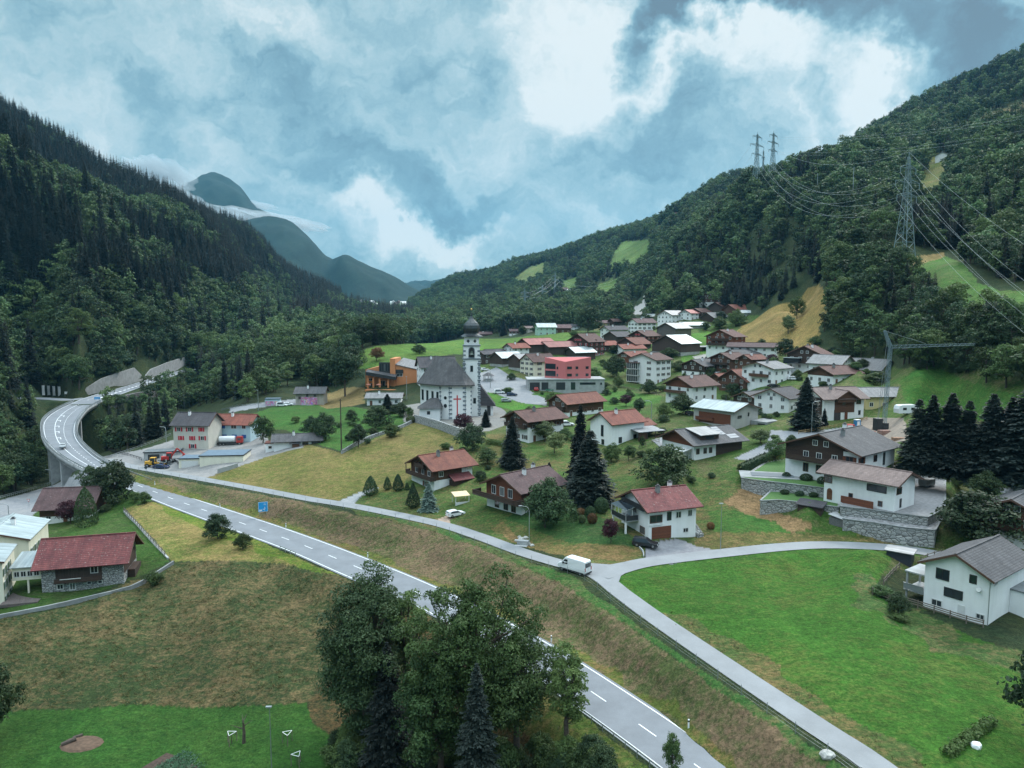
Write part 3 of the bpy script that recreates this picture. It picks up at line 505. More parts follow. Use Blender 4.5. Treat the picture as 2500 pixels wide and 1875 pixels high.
ASPH_NAMES = {'yard', 'back road', 'church yard', 'square', 'drive', 'chalet drive', 'meadow path', 'east street', 'building site', 'east road', 'carport yard', 'upper street', 'farm street', 'underpass', 'hill road'}
colA = np.empty(GX.shape + (4,), np.float32); colB = np.empty_like(colA); colA[...] = (.026, .046, .020, 0); colB[...] = (.05, .06, .025, .4)
far_g = RR > 2300; colA[far_g] = (.012, .026, .022, 0); colB[far_g] = (.022, .038, .026, .4)
rock = fbm(GX / 60., GY / 60., 3)
n1 = fbm(GX / 5., GY / 5., 3); n2 = fbm(GX / 5. + 91, GY / 5. + 37, 3)
ROUT = RR
ZMASK = {}
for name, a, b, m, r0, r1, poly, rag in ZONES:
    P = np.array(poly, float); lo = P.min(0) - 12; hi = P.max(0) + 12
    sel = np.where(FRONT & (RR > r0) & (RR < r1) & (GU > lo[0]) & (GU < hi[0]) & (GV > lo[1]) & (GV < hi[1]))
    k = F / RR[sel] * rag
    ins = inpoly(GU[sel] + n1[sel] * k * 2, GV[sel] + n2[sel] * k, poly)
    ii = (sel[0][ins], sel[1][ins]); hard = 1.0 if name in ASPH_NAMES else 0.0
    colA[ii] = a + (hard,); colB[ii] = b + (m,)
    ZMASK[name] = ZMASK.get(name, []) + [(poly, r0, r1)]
# quads
nt_, nr_ = GX.shape; idx = np.arange(nt_ * nr_).reshape(nt_, nr_)
q = np.stack([idx[:-1, :-1], idx[1:, :-1], idx[1:, 1:], idx[:-1, 1:]], -1).reshape(-1, 4)[:, ::-1]
seam = np.stack([idx[-1, :-1], idx[0, :-1], idx[0, 1:], idx[-1, 1:]], -1)[:, ::-1]
M = MN('ground'); aA = M.n('ShaderNodeAttribute', attribute_name='ColA'); aB = M.n('ShaderNodeAttribute', attribute_name='ColB')
tco = M.n('ShaderNodeTexCoord').outputs['Object']
nf1 = M.noise(.09, 6, .6, tco); nf2 = M.noise(1.3, 6, .7, tco); mpg = M.n('ShaderNodeMapping', {'Vector': tco, 'Rotation': (0, 0, .5), 'Scale': (.65, 1.3, 1)}); nf3 = M.noise(.8, 7, .72, mpg.outputs[0])
mm = M.math('ADD', M.math('MULTIPLY', nf1, .9), M.math('ADD', M.math('MULTIPLY', nf2, .9), M.math('MULTIPLY', nf3, 1.0)))
mm = M.math('ADD', mm, -1.4); mm = M.math('ADD', M.math('MULTIPLY', mm, 3.2), aB.outputs['Alpha'], clamp=True)
base = M.mix(mm, aA.outputs['Color'], aB.outputs['Color'])
soft = M.math('SUBTRACT', 1.0, aA.outputs['Alpha'])
fine = M.noise(2.6, 8, .78, tco); var = M.math('MULTIPLY', M.ramp(fine, .32, .70, .45, 1.5), M.ramp(M.noise(.014, 9, .72, tco), .35, .65, .72, 1.28))
var = M.math('MULTIPLY', var, M.ramp(M.noise(.35, 5, .6, tco), .3, .7, .82, 1.16))
k_ = M.math('ADD', M.math('MULTIPLY', var, soft), M.math('MULTIPLY', M.ramp(nf2, .3, .7, .9, 1.08), aA.outputs['Alpha']))
base = M.mix(1.0, base, M.n('ShaderNodeCombineColor', {0: k_, 1: k_, 2: k_}).outputs[0], 'MULTIPLY'); M.col(base); M.rough(.95); M.b.inputs['Specular IOR Level'].default_value = .15
tuft = M.noise(.9, 8, .8, mpg.outputs[0]); base = M.mix(1.0, base, M.n('ShaderNodeCombineColor', {0: M.math('ADD', M.math('MULTIPLY', M.math('ADD', M.ramp(tuft, .36, .66, .70, 1.38), -1.0), soft), 1.0), 1: M.math('ADD', M.math('MULTIPLY', M.math('ADD', M.ramp(tuft, .36, .66, .74, 1.30), -1.0), soft), 1.0), 2: M.math('ADD', M.math('MULTIPLY', M.math('ADD', M.ramp(tuft, .36, .66, .72, 1.28), -1.0), soft), 1.0)}).outputs[0], 'MULTIPLY'); M.col(base)
hb = M.math('MULTIPLY', M.math('ADD', fine, M.math('MULTIPLY', nf3, 1.2)), soft); M.bump(hb, .8, .45)
GROUND = M.m
V = np.stack([GX, GY, GZ], -1).reshape(-1, 3)
me = npmesh('ground', V, [q, seam], [GROUND], smooth=True)
for nm, arr in (('ColA', colA), ('ColB', colB)):
    at_ = me.attributes.new(nm, 'FLOAT_COLOR', 'POINT'); at_.data.foreach_set('color', arr.reshape(-1))
g = bpy.data.objects.new('ground', me); C.objects.link(g); tag(g, kind='structure')
# ------------------------------------------------------------------ roads, markings, viaduct
def normals2(Cn):
    d = np.gradient(Cn[:, :2], axis=0); d /= np.linalg.norm(d, axis=1)[:, None]; return np.stack([-d[:, 1], d[:, 0]], 1)
def mat_asphalt(name, c, var=.1):
    M = MN(name); t = M.n('ShaderNodeTexCoord').outputs['Object']; n_ = M.noise(.25, 6, .65, t); n2_ = M.noise(6, 4, .7, t)
    f = M.math('MULTIPLY', M.ramp(n_, .3, .7, 1 - var, 1 + var), M.ramp(n2_, .3, .7, .93, 1.07))
    M.col(M.mix(1.0, c, M.n('ShaderNodeCombineColor', {0: f, 1: f, 2: f}).outputs[0], 'MULTIPLY')); M.rough(.8); M.bump(n2_, .2, .02); return M.m
M_ROAD = mat_asphalt('asphalt', (.165, .178, .195), .16); M_PATH = mat_asphalt('path asphalt', (.215, .225, .235), .14)
M_MARK = mat_plain('road paint', (.72, .74, .75), .7, var=.1); M_CONC = mat_plain('concrete', (.33, .34, .34), .9, var=.2, scale=.6)
M_CONCD = mat_plain('weathered concrete', (.24, .25, .25), .9, var=.35, scale=.35); M_STEEL = mat_plain('galvanised steel', (.34, .37, .38), .45, .6, var=.08)
def ribbon(name, Cn, wl, wr, mat, dz=0., thick=0.):
    n_ = normals2(Cn); a = Cn[:, :2] + n_ * np.asarray(wl)[:, None]; b = Cn[:, :2] - n_ * np.asarray(wr)[:, None]; k = len(Cn)
    V = np.vstack([np.column_stack([a, Cn[:, 2] + dz]), np.column_stack([b, Cn[:, 2] + dz])]); i = np.arange(k - 1)
    fs = [np.stack([i + k, i + k + 1, i + 1, i], 1)]
    if thick:
        V = np.vstack([V, V - [0, 0, thick]]); fs += [np.stack([i, i + 1, i + 1 + 2 * k, i + 2 * k], 1), np.stack([i + 3 * k, i + 1 + 3 * k, i + 1 + k, i + k], 1), np.stack([i + 2 * k, i + 2 * k + 1, i + 3 * k + 1, i + 3 * k], 1)]
    o = bpy.data.objects.new(name, npmesh(name, V, fs, [mat])); C.objects.link(o); return o
SH = np.full(len(HWC), .45)
tag(ribbon('highway', HWC, HWW + SH, HWW + SH, M_ROAD), kind='structure')
PW = np.full(len(PATH), 1.75); tag(ribbon('farm_path', PATH, PW, PW, M_PATH), kind='structure')
LW = np.full(len(LANE), 2.05); tag(ribbon('lane', LANE, LW, LW, M_PATH, dz=.006), kind='structure')
SW = np.full(len(SPUR), 3.6); tag(ribbon('side_road', SPUR, SW, SW, M_ROAD, dz=-.006), kind='structure')
# junction flare
jl = [(1385, 1381), (1430, 1374), (1490, 1381), (1580, 1366), (1610, 1372), (1545, 1392), (1516, 1408), (1509, 1424), (1520, 1443), (1490, 1438), (1425, 1402)]
def jz(u, v):
    p = pt_z(u, v, 5.2); A_ = np.vstack([PATH, LANE]); k = np.argmin((A_[:, 0] - p[0]) ** 2 + (A_[:, 1] - p[1]) ** 2); return (p[0], p[1], A_[k, 2] + .012)
jm = MB(); jm.add([jz(u, v) for u, v in jl], [tuple(range(len(jl)))[::-1]])
tag(jm.build('junction_road', M_PATH), kind='structure')
arc = np.concatenate([[0], np.cumsum(np.linalg.norm(np.diff(HWC[:, :2], axis=0), axis=1))]); NRM = normals2(HWC)
def hw(s, off):  # off in metres towards A (+) / B (-)
    i = np.interp(s, arc, np.arange(len(arc))); f = lambda a: np.interp(i, np.arange(len(a)), a)
    return np.stack([f(HWC[:, 0]) + f(NRM[:, 0]) * off, f(HWC[:, 1]) + f(NRM[:, 1]) * off, f(HWC[:, 2]) + .022], -1), f(HWW)
# which side is A: NRM points left of travel direction
sideA = 1.0 if np.dot(_A[40, :2] - HWC[40, :2], NRM[40]) > 0 else -1.0
mk = MB()
def stripe(s0, s1, frac, wd=.16, step=1.5, m=0):
    """frac: +1 at line A, -1 at line B"""
    n_ = max(2, int((s1 - s0) / step) + 1); s = np.linspace(s0, s1, n_); hwid = np.interp(s, arc, HWW); o_ = hwid * frac * sideA
    p, _ = hw(s, o_ - wd / 2); q_, _ = hw(s, o_ + wd / 2)
    vs = list(map(tuple, p)) + list(map(tuple, q_)); mk.add(vs, [(i, i + 1, n_ + i + 1, n_ + i) for i in range(n_ - 1)], m)
S_END = arc[-1]; S0 = arc[VIA0]; S1 = arc[VIA1]
stripe(0, S_END, .985, .18); stripe(0, S_END, -.985, .18)
s = 1.0
while s < S0 - 12: stripe(s, s + 3, 0, .16); s += 9
s = S0 - 14
while s < S1 - 6: stripe(s, s + 1.6, -.30 if s > S0 + 12 else -.30 * max(0, (s - S0 + 14) / 26), .16); s += 3.2
stripe(S0 + 4, S1 - 4, .28, .18)
for k in range(14): stripe(S1 + 12 + k * 6, S1 + 15 + k * 6, -.25, 1.1)
s = S1 + 10
while s < S_END: stripe(s, s + 3, .35, .14); s += 6
for sa in (S0 + 52, S0 + 66, S0 + 80, S0 + 95, S0 + 108):   # turn arrows
    if sa < S1 - 8: stripe(sa, sa + 3.4, .02, .2, 1); stripe(sa + 3.2, sa + 3.9, .12, 1.3, .3)
tag(mk.build('road_markings', M_MARK), kind='structure')
# viaduct (deck, fascias, piers)
via = empty('viaduct', tuple(HWC[(VIA0 + VIA1) // 2]) ); tag(via, 'curved concrete road viaduct on square piers over the wooded gorge', 'viaduct')
ctr = Vector(via.location)
a0, a1 = max(VIA0 - 6, 0), VIA1 + 4
def reloc(o, parent): o.parent = parent; o.location = -Vector(parent.location); return o
Vc = HWC[a0:a1].copy(); Vc[:, 2] -= .03; wv_ = HWW[a0:a1] + .9
reloc(ribbon('deck', Vc, wv_, wv_, M_CONC, 0, 1.5), via)
for sgn in (1, -1):
    e = Vc.copy(); e[:, :2] += NRM[a0:a1] * (wv_ + .1)[:, None] * sgn; e[:, 2] += .35
    reloc(ribbon('parapet', e, np.full(len(e), .18), np.full(len(e), .18), M_CONCD, 0, 1.2), via)
def rail(name, P, h=.95, gap=2.0, lower=.5, mat=None, post=.1, box=.16):
    m = MB(); P = np.asarray(P); d = np.concatenate([[0], np.cumsum(np.linalg.norm(np.diff(P[:, :2], axis=0), axis=1))])
    for s_ in np.arange(0, d[-1], gap):
        p = [np.interp(s_, d, P[:, k]) for k in range(3)]; m.box(p[0] - post / 2, p[0] + post / 2, p[1] - post / 2, p[1] + post / 2, p[2] - .3, p[2] + h)
    S_ = np.arange(0, d[-1], 3.0)
    for hh in ([h, lower] if lower else [h]):
        Q = [tuple(np.interp(s_, d, P[:, k]) + (hh if k == 2 else 0) for k in range(3)) for s_ in S_]
        for i in range(len(Q) - 1): m.bar(Q[i], Q[i + 1], .08, box)
    return m.build(name, mat or M_STEEL)
for sgn in (1, -1):
    e = Vc.copy(); e[:, :2] += NRM[a0:a1] * (wv_ + .1)[:, None] * sgn; e[:, 2] += .35
    reloc(rail('handrail', e, .75, 2.0, .35), via)
    e[:, :2] -= NRM[a0:a1] * .75 * sgn; e[:, 2] -= .3; reloc(rail('crash_barrier', e, .75, 4.0, None, box=.3), via)
for k in np.linspace(a0 + 8, a1 - 8, 7).astype(int):
    p = HWC[k]; t = HWC[k + 1] - HWC[k]; ang = math.atan2(t[1], t[0]); zb = h1(p[0], p[1]) - 2
    for s_ in (1, -1):
        m = MB(); hh = p[2] - zb - 1.5
        if hh < 2.5: continue
        m.box(-1.1, 1.1, -1.5, 1.5, 0, hh); c_ = NRM[k] * s_ * HWW[k] * .55
        o = m.build('pier', M_CONC, via, rz=ang); o.location = Vector((p[0] + c_[0], p[1] + c_[1], zb)) - ctr
    m = MB(); m.box(-1.3, 1.3, -HWW[k] * .85, HWW[k] * .85, 0, 1.1); o = m.build('pier_cap', M_CONCD, via, rz=ang); o.location = Vector((p[0], p[1], p[2] - 2.55)) - ctr
# guard rails beside the open road
def off_line(i0, i1, off, dz=0): e = HWC[i0:i1].copy(); e[:, :2] += NRM[i0:i1] * ((HWW[i0:i1] + abs(off)) * np.sign(off))[:, None]; e[:, 2] += dz; return e
iu = lambda u, v: int(np.argmin(np.hypot(_pu - u, _pv - v)))
o = rail('guard_rail', off_line(2, iu(1200, 1560), sideA * .9), .8, 2.0, .45); tag(o, 'steel guard rail on the tree side of the highway', 'guard rail')
o = rail('guard_rail', off_line(iu(770, 1340), iu(720, 1322), sideA * .9) if iu(770, 1340) < iu(720, 1322) else off_line(iu(880, 1385), iu(720, 1322), sideA * .9), .8, 2.0, .45); tag(o, 'short dark guard rail at the top of the brown meadow wall', 'guard rail')
o = rail('guard_rail', off_line(iu(330, 1185), VIA0 + 1, -sideA * .9), .75, 3.0, None, box=.3); tag(o, 'guard rail curving along the verge below the yard', 'guard rail')
# retaining walls beside the far road
def wall_strip(name, base, heights, th, mat, label, cat='retaining wall'):
    m = MB()
    for i in range(len(base) - 1):
        a = Vector(base[i]); b = Vector(base[i + 1]); d = (b - a).normalized(); n_ = Vector((-d.y, d.x, 0)) * th
        m.hexa([a, b, b + n_, a + n_, a + Vector((0, 0, heights[i])), b + Vector((0, 0, heights[i + 1])), b + n_ + Vector((0, 0, heights[i + 1])), a + n_ + Vector((0, 0, heights[i]))])
    o = m.build(name, mat); tag(o, label, cat); return o
def wbase(pts, dz=-1.5): return [(lambda p: (p[0], p[1], p[2] + dz))(pt_z(*q)) for q in pts]
M_RETW = mat_plain('retaining wall concrete', (.26, .26, .255), .9, var=.22, scale=.5)
wall_strip('retaining_wall', wbase([(193, 963, 7), (215, 958, 7.3), (250, 950, 7.8), (290, 941, 8.3), (330, 930, 8.8), (349, 924, 9)]), [1.2, 4.2, 7.4, 8.8, 9.6, 3], .8, M_RETW, 'long curved concrete retaining wall nearer the viaduct')
wall_strip('retaining_wall', wbase([(352, 923, 9), (370, 918, 9.3), (410, 908, 9.8), (450, 897, 10.2), (475, 890, 10.5)]), [1.8, 6, 8, 9, 9], .8, M_RETW, 'farther concrete retaining wall running into the trees')

# ------------------------------------------------------------------ trees
M_BARK = mat_plain('bark', (.075, .058, .045), .9, var=.35, scale=4, bump=.6)
LEAF = dict(dec=mat_leaf('leaves', (.042, .082, .030), (.080, .135, .044), .28, .5), decd=mat_leaf('dark leaves', (.024, .052, .027), (.050, .090, .038), .24, .45),
            decf=mat_leaf('hillside leaves', (.042, .086, .036), (.092, .150, .058), .3, .6), con=mat_leaf('needles', (.012, .021, .020), (.023, .035, .030), .1, .45), pur=mat_leaf('purple leaves', (.035, .012, .022), (.055, .018, .030), .2, .1),
            blue=mat_leaf('blue needles', (.10, .17, .16), (.16, .24, .22), .1, .1), pale=mat_leaf('pale leaves', (.075, .12, .05), (.13, .18, .08), .25), rust=mat_leaf('russet leaves', (.11, .06, .03), (.16, .09, .04), .2),
            ash=mat_leaf('ash leaves', (.030, .068, .024), (.066, .122, .040), .28, .1), veg=mat_leaf('vegetable leaves', (.04, .12, .05), (.10, .2, .12), .2))
def unit(a): return a / np.maximum(np.linalg.norm(a, axis=-1, keepdims=True), 1e-9)
def leaf_quads(P, nrm, size, g, aspect=.75):
    n = len(P); t = unit(np.cross(nrm, g.normal(size=(n, 3)))); b = np.cross(nrm, t); s = (size * g.uniform(.6, 1.3, n))[:, None]
    t = t * s; b = b * s * aspect
    V = np.stack([P - t * .5 - b * .35, P + t * .1 - b * .5, P + t * .6 + b * .1, P - t * .1 + b * .5], 1).reshape(-1, 3)
    return V, np.arange(n * 4).reshape(n, 4)
def tube_np(p0, p1, r0, r1, k=5):
    p0 = np.array(p0, float); p1 = np.array(p1, float); d = unit((p1 - p0)[None])[0]; up = np.array([1., 0, 0]) if abs(d[2]) > .8 else np.array([0, 0, 1.])
    x = unit(np.cross(d, up)[None])[0]; y = np.cross(d, x); a = np.arange(k) * 2 * math.pi / k; c = np.cos(a)[:, None] * x + np.sin(a)[:, None] * y
    V = np.vstack([p0 + c * r0, p1 + c * r1]); i = np.arange(k); return V, np.stack([i, (i + 1) % k, (i + 1) % k + k, i + k], 1)
def assemble(name, parts, leafmat):
    """parts: (V, F, matindex, clump values)"""
    Vs, Fs, ms, cl = [], [], [], []; b = 0
    for V, Fq, m, c in parts: Vs.append(V); Fs.append(Fq + b); ms.append(np.full(len(Fq), m)); cl.append(np.broadcast_to(c, (len(V),))); b += len(V)
    me = npmesh(name, np.vstack(Vs), [np.vstack(Fs)], [M_BARK, leafmat], np.concatenate(ms))
    a = me.attributes.new('clump', 'FLOAT', 'POINT'); a.data.foreach_set('value', np.concatenate(cl).astype(np.float32)); return me
def clumps_to_leaves(cc, cr, per, leaf, g, flat=.8):
    n = len(cc); u = unit(g.normal(size=(n, per, 3))); u[..., 2] = np.where(u[..., 2] < -.35, -u[..., 2], u[..., 2]); rad = g.uniform(.72, 1.05, (n, per, 1))
    lump = 1 + .25 * np.sin(u[..., :1] * 5 + cc[:, None, :1]) * np.cos(u[..., 1:2] * 4 + cc[:, None, 1:2])
    P = cc[:, None] + u * rad * cr[:, None, None] * lump * np.array([1, 1, flat]); nr = unit(u + g.normal(size=u.shape) * .55 + np.array([0, 0, .25]))
    V, Fq = leaf_quads(P.reshape(-1, 3), nr.reshape(-1, 3), leaf, g); return V, Fq, np.repeat(g.random(n), per * 4)
def deciduous(seed, Ht, Rc, ncl, per, leaf, mat, base=.18, cfrac=.3, narrow=1.0, limbs=True, split=False, full=False):
    g = np.random.default_rng(seed); zc = Ht * (base + (1 - base) * .52); rz = Ht * (1 - base) * .5
    u = unit(g.normal(size=(ncl * 3, 3))); ph = g.uniform(0, 6.28, 6)
    rr = g.uniform(.35, 1, (len(u), 1)) ** .6
    env = 1 + .22 * np.sin(u[:, :1] * 3.1 + ph[0]) + .18 * np.sin(u[:, 1:2] * 3.7 + ph[1] + u[:, 2:3] * 2.2)
    cc = u * rr * env * np.array([Rc, Rc, rz]) * (1 - cfrac * .6); zf = (cc[:, 2] / rz + 1) / 2
    cc[:, :2] *= (np.clip(1.15 - np.abs(zf - .42) ** 1.5 * 1.2, .25, 1.2) * narrow)[:, None]; cc[:, 2] += zc
    if full: cc[:, :2] *= (1 + .55 * np.clip((.45 - zf) / .45, 0, 1))[:, None]
    cc = cc[:ncl]; cr = Rc * cfrac * g.uniform(.7, 1.25, ncl)
    parts = []; V, Fq, cl = clumps_to_leaves(cc, cr, per, leaf, g)
    tr = Ht * .02; top = np.array([g.normal() * .3, g.normal() * .3, Ht * .72]); mid = np.array([g.normal() * .2, g.normal() * .2, Ht * (base + .1)])
    trunk = [tube_np((0, 0, -.8), mid, tr * 1.3, tr, 7), tube_np(mid, top, tr, tr * .3, 6)]
    if limbs:
        for i in g.permutation(ncl)[:max(6, ncl // 3)]:
            c = cc[i]; t = g.uniform(.0, .75); p = mid + (top - mid) * min(t, max(0, (c[2] - mid[2]) / (top[2] - mid[2] + 1e-6) - .12) if c[2] > mid[2] else 0)
            q_ = p + (c - p) * .5 + np.array([0, 0, -.05 * Ht * g.random()]); trunk += [tube_np(p, q_, tr * .45, tr * .28, 4), tube_np(q_, c, tr * .28, tr * .1, 4)]
    if split:
        tm = assemble('trunk', [(v, f, 0, 0.) for v, f in trunk], mat); cm = assemble('crown', [(V, Fq, 1, cl)], mat); return tm, cm
    return assemble('leafy_tree', [(v, f, 0, 0.) for v, f in trunk] + [(V, Fq, 1, cl)], mat)
def conifer(seed, Ht, Rc, nb, twigs, mat, base=.06, split=False, wide=1.0, droop=.35):
    g = np.random.default_rng(seed); t = np.sort(g.uniform(0, 1, nb) ** 1.15); z = Ht * (base + (1 - base) * t * .985); az = np.arange(nb) * 2.399 + g.normal(size=nb) * .4
    ln = Rc * (1 - t) ** .82 * g.uniform(.7, 1.12, nb) + .12; ln *= 1 + .12 * np.sin(z * 2.1 + seed)
    d = np.stack([np.cos(az), np.sin(az), np.zeros(nb)], 1); side = np.stack([-np.sin(az), np.cos(az), np.zeros(nb)], 1)
    p0 = np.stack([np.zeros(nb), np.zeros(nb), z], 1); dr = droop * (1 - t) + .02
    p1 = p0 + d * (ln * .55)[:, None] - np.array([0, 0, 1.]) * (ln * dr * .35)[:, None]; p2 = p0 + d * ln[:, None] - np.array([0, 0, 1.]) * (ln * dr * .8)[:, None]
    wd = np.maximum(ln * .30 * wide, .16)[:, None]; sag = np.array([0, 0, 1.]) * (ln * .12)[:, None]
    Vs = [np.stack([p0, p1 - side * wd * .8 - sag, p2, p1 + sag * .6], 1).reshape(-1, 3), np.stack([p0, p1 + sag * .6, p2, p1 + side * wd * .8 - sag], 1).reshape(-1, 3)]
    V = np.vstack(Vs); Fq = np.arange(len(V)).reshape(-1, 4); cl = np.tile(np.repeat(g.random(nb), 4), 2); parts = []
    if twigs:
        f = np.linspace(.25, 1, twigs); P, D, S_, CL = [], [], [], []
        for k, ff in enumerate(f):
            pc = np.where(ff < .55, 1, 0)[..., None] * (p0 + (p1 - p0) * (ff / .55)) + np.where(ff < .55, 0, 1)[..., None] * (p1 + (p2 - p1) * ((ff - .55) / .45))
            for sgn in (1, -1):
                dd = unit(d * .75 + side * sgn * g.uniform(.5, 1.1, (nb, 1)) + np.array([0, 0, -.3]) + g.normal(size=(nb, 3)) * .18); P.append(pc); D.append(dd); S_.append((ln * .42 * (1.15 - ff * .8) + .12) * g.uniform(.7, 1.2, nb)); CL.append(g.random(nb))
        P = np.vstack(P); D = np.vstack(D); S_ = np.concatenate(S_)[:, None]; s2 = unit(np.cross(D, np.array([0, 0, 1.]) + g.normal(size=P.shape) * .5)); w_ = np.minimum(S_ * .22, .22) * wide + .04
        V2 = np.stack([P - s2 * w_ * .4, P + D * S_ * .5 - s2 * w_, P + D * S_, P + D * S_ * .5 + s2 * w_], 1).reshape(-1, 3); parts.append((V2, np.arange(len(V2)).reshape(-1, 4), 1, np.repeat(np.concatenate(CL), 4)))
    tk = [tube_np((0, 0, -.8), (0, 0, Ht * .97), Ht * .014, .03, 6)]
    if split: return assemble('trunk', [(v, f, 0, 0.) for v, f in tk], mat), assemble('crown', [(V, Fq, 1, cl)] + parts, mat)
    return assemble('spruce_tree', [(v, f, 0, 0.) for v, f in tk] + [(V, Fq, 1, cl)] + parts, mat)
# forest kinds: unit-ish sizes (about 12 m leafy, 24 m spruce)
LO_D = [deciduous(30 + i, 13 + i, 4.6 + .4 * i, 22, 26, 1.05, LEAF['decf' if i != 2 else 'decd'], .1, .34) for i in range(4)]
HI_D = [deciduous(40 + i, 13 + i, 4.8 + .4 * i, 60, 62, .50, LEAF['dec' if i % 2 else 'decd'], .1, .26) for i in range(4)]
LO_C = [conifer(50 + i, 23 + 2 * i, 4.0, 170, 0, LEAF['con']) for i in range(3)]
HI_C = [conifer(60 + i, 23 + 2 * i, 3.7, 330, 4, LEAF['con']) for i in range(3)]
# grid lookup of the land height
def Hg(x, y):
    r = np.hypot(x, y); t = np.arctan2(x, y); i = np.clip(np.searchsorted(th, t) - 1, 0, len(th) - 2); j = np.clip(np.searchsorted(lam, np.log(r)) - 1, 0, len(lam) - 2)
    a = (t - th[i]) / (th[i + 1] - th[i]); b = (np.log(r) - lam[j]) / (lam[j + 1] - lam[j])
    return (GZ[i, j] * (1 - a) + GZ[i + 1, j] * a) * (1 - b) + (GZ[i, j + 1] * (1 - a) + GZ[i + 1, j + 1] * a) * b
# line-of-sight horizon per direction (for leaving out trees nobody could see from near the camera)
ELV = (GZ - ZC + 0) / RR; HOR = np.maximum.accumulate(ELV, axis=1)
FOREST = [ # polygon, rmin, rmax, share of conifers, region name
 ([(-700, -300), (-200, 0), (0, 230), (300, 400), (480, 490), (640, 580), (780, 660), (900, 735), (935, 752), (1000, 756), (1010, 790), (940, 802), (860, 792), (760, 800), (700, 822), (640, 850), (600, 855), (520, 880), (470, 884), (400, 888), (345, 908), (300, 920), (240, 935), (200, 950), (150, 955), (100, 955), (-700, 960)], 380, 3000, .72, 'slope'),
 ([(-700, 935), (20, 945), (75, 955), (100, 962), (100, 985), (108, 1010), (96, 1035), (95, 1062), (105, 1085), (130, 1110), (165, 1135), (120, 1165), (60, 1195), (0, 1212), (-700, 1260)], 150, 420, .05, 'gorge'),
 ([(215, 1010), (240, 1000), (270, 1000), (320, 985), (400, 945), (430, 925), (450, 900), (480, 888), (560, 900), (640, 925), (700, 900), (712, 930), (690, 960), (640, 970), (600, 985), (560, 975), (520, 985), (440, 1000), (418, 1010), (418, 1050), (380, 1075), (330, 1092), (290, 1108), (262, 1108), (225, 1085), (206, 1060), (203, 1035)], 200, 700, .12, 'gorge inner'),
 ([(480, 900), (520, 880), (600, 850), (640, 845), (700, 822), (760, 800), (900, 790), (1000, 800), (1100, 812), (1145, 822), (1000, 848), (870, 862), (862, 900), (870, 925), (790, 960), (720, 925), (640, 930), (560, 905)], 360, 1400, .12, 'valley'),
 ([(880, 800), (905, 765), (1000, 745), (1060, 700), (1118, 640), (1270, 600), (1460, 520), (1640, 470), (1800, 380), (1900, 330), (2042, 300), (2133, 260), (2210, 220), (2400, 120), (2500, 60), (3200, -400), (3200, 500), (2520, 600), (2400, 615), (2310, 610), (2200, 630), (2120, 700), (2035, 705), (1975, 715), (1900, 745), (1850, 768), (1790, 756), (1700, 758), (1640, 765), (1600, 776), (1560, 790), (1440, 800), (1400, 800), (1260, 812), (1150, 818), (1000, 800)], 330, 3600, .22, 'hills'),
 ([(2010, 755), (2020, 705), (2090, 660), (2150, 640), (2190, 648), (2215, 655), (2245, 700), (2280, 730), (2330, 760), (2400, 800), (2520, 830), (3200, 900), (3200, 960), (2600, 960), (2460, 970), (2420, 955), (2370, 935), (2300, 915), (2240, 905), (2200, 905), (2120, 885), (2070, 868), (2010, 850), (1998, 800)], 190, 420, .03, 'knoll'),
 ([(2330, 640), (2400, 660), (2450, 690), (2600, 690), (3200, 640), (3200, 500), (2520, 600), (2380, 612)], 250, 500, .05, 'knoll'),
]
CLEAR = [n for n in ('hill field', 'farm green', 'hill road', 'valley floor', 'far clearing', 'hamlet', 'ski slope', 'upper meadow', 'knoll clearing', 'top meadow', 'top meadow crest', 'tan hill', 'east meadow', 'tan bank', 'green slope')]
g = np.random.default_rng(3)
def scatter(poly, r0, r1, ax, dens, vis=8):
    t0, t1 = -.80, .80; n_ = int((t1 - t0) / 2 * (r1 ** 2 - r0 ** 2) * dens); t = g.uniform(t0, t1, n_); r = np.sqrt(g.uniform(r0 ** 2, r1 ** 2, n_)); x = r * np.sin(t); y = r * np.cos(t)
    z = Hg(x, y); u, v = proj(x, y, z); k = inpoly(u, v, poly)
    jj = F / r * 1.5
    for nm in CLEAR:
        for pl, a, b in ZMASK.get(nm, []): k &= ~(inpoly(u, v, pl) & (r > a) & (r < b))
    i = np.clip(np.searchsorted(th, t), 0, len(th) - 1); j = np.clip(np.searchsorted(lam, np.log(r)) - 1, 0, len(lam) - 1)
    k &= (z + vis * 2.6 - ZC) / r > HOR[i, j] - .004
    d = np.full(n_, 99.)
    k &= ~(inpoly(u, v, [(1534, 790), (1542, 745), (1558, 735), (1562, 712), (1592, 714), (1590, 745), (1574, 790)]) & (r > 480) & (r < 1600))
    for Cn in (HWC[::3], SPUR[::2]):
        q_ = np.where(k & (r < 620))[0]
        if len(q_): d[q_] = np.minimum(d[q_], np.sqrt(((x[q_, None] - Cn[None, :, 0]) ** 2 + (y[q_, None] - Cn[None, :, 1]) ** 2).min(1)))
    k &= d > 8.5
    return x[k], y[k], z[k], u[k], v[k], r[k]
pts = []
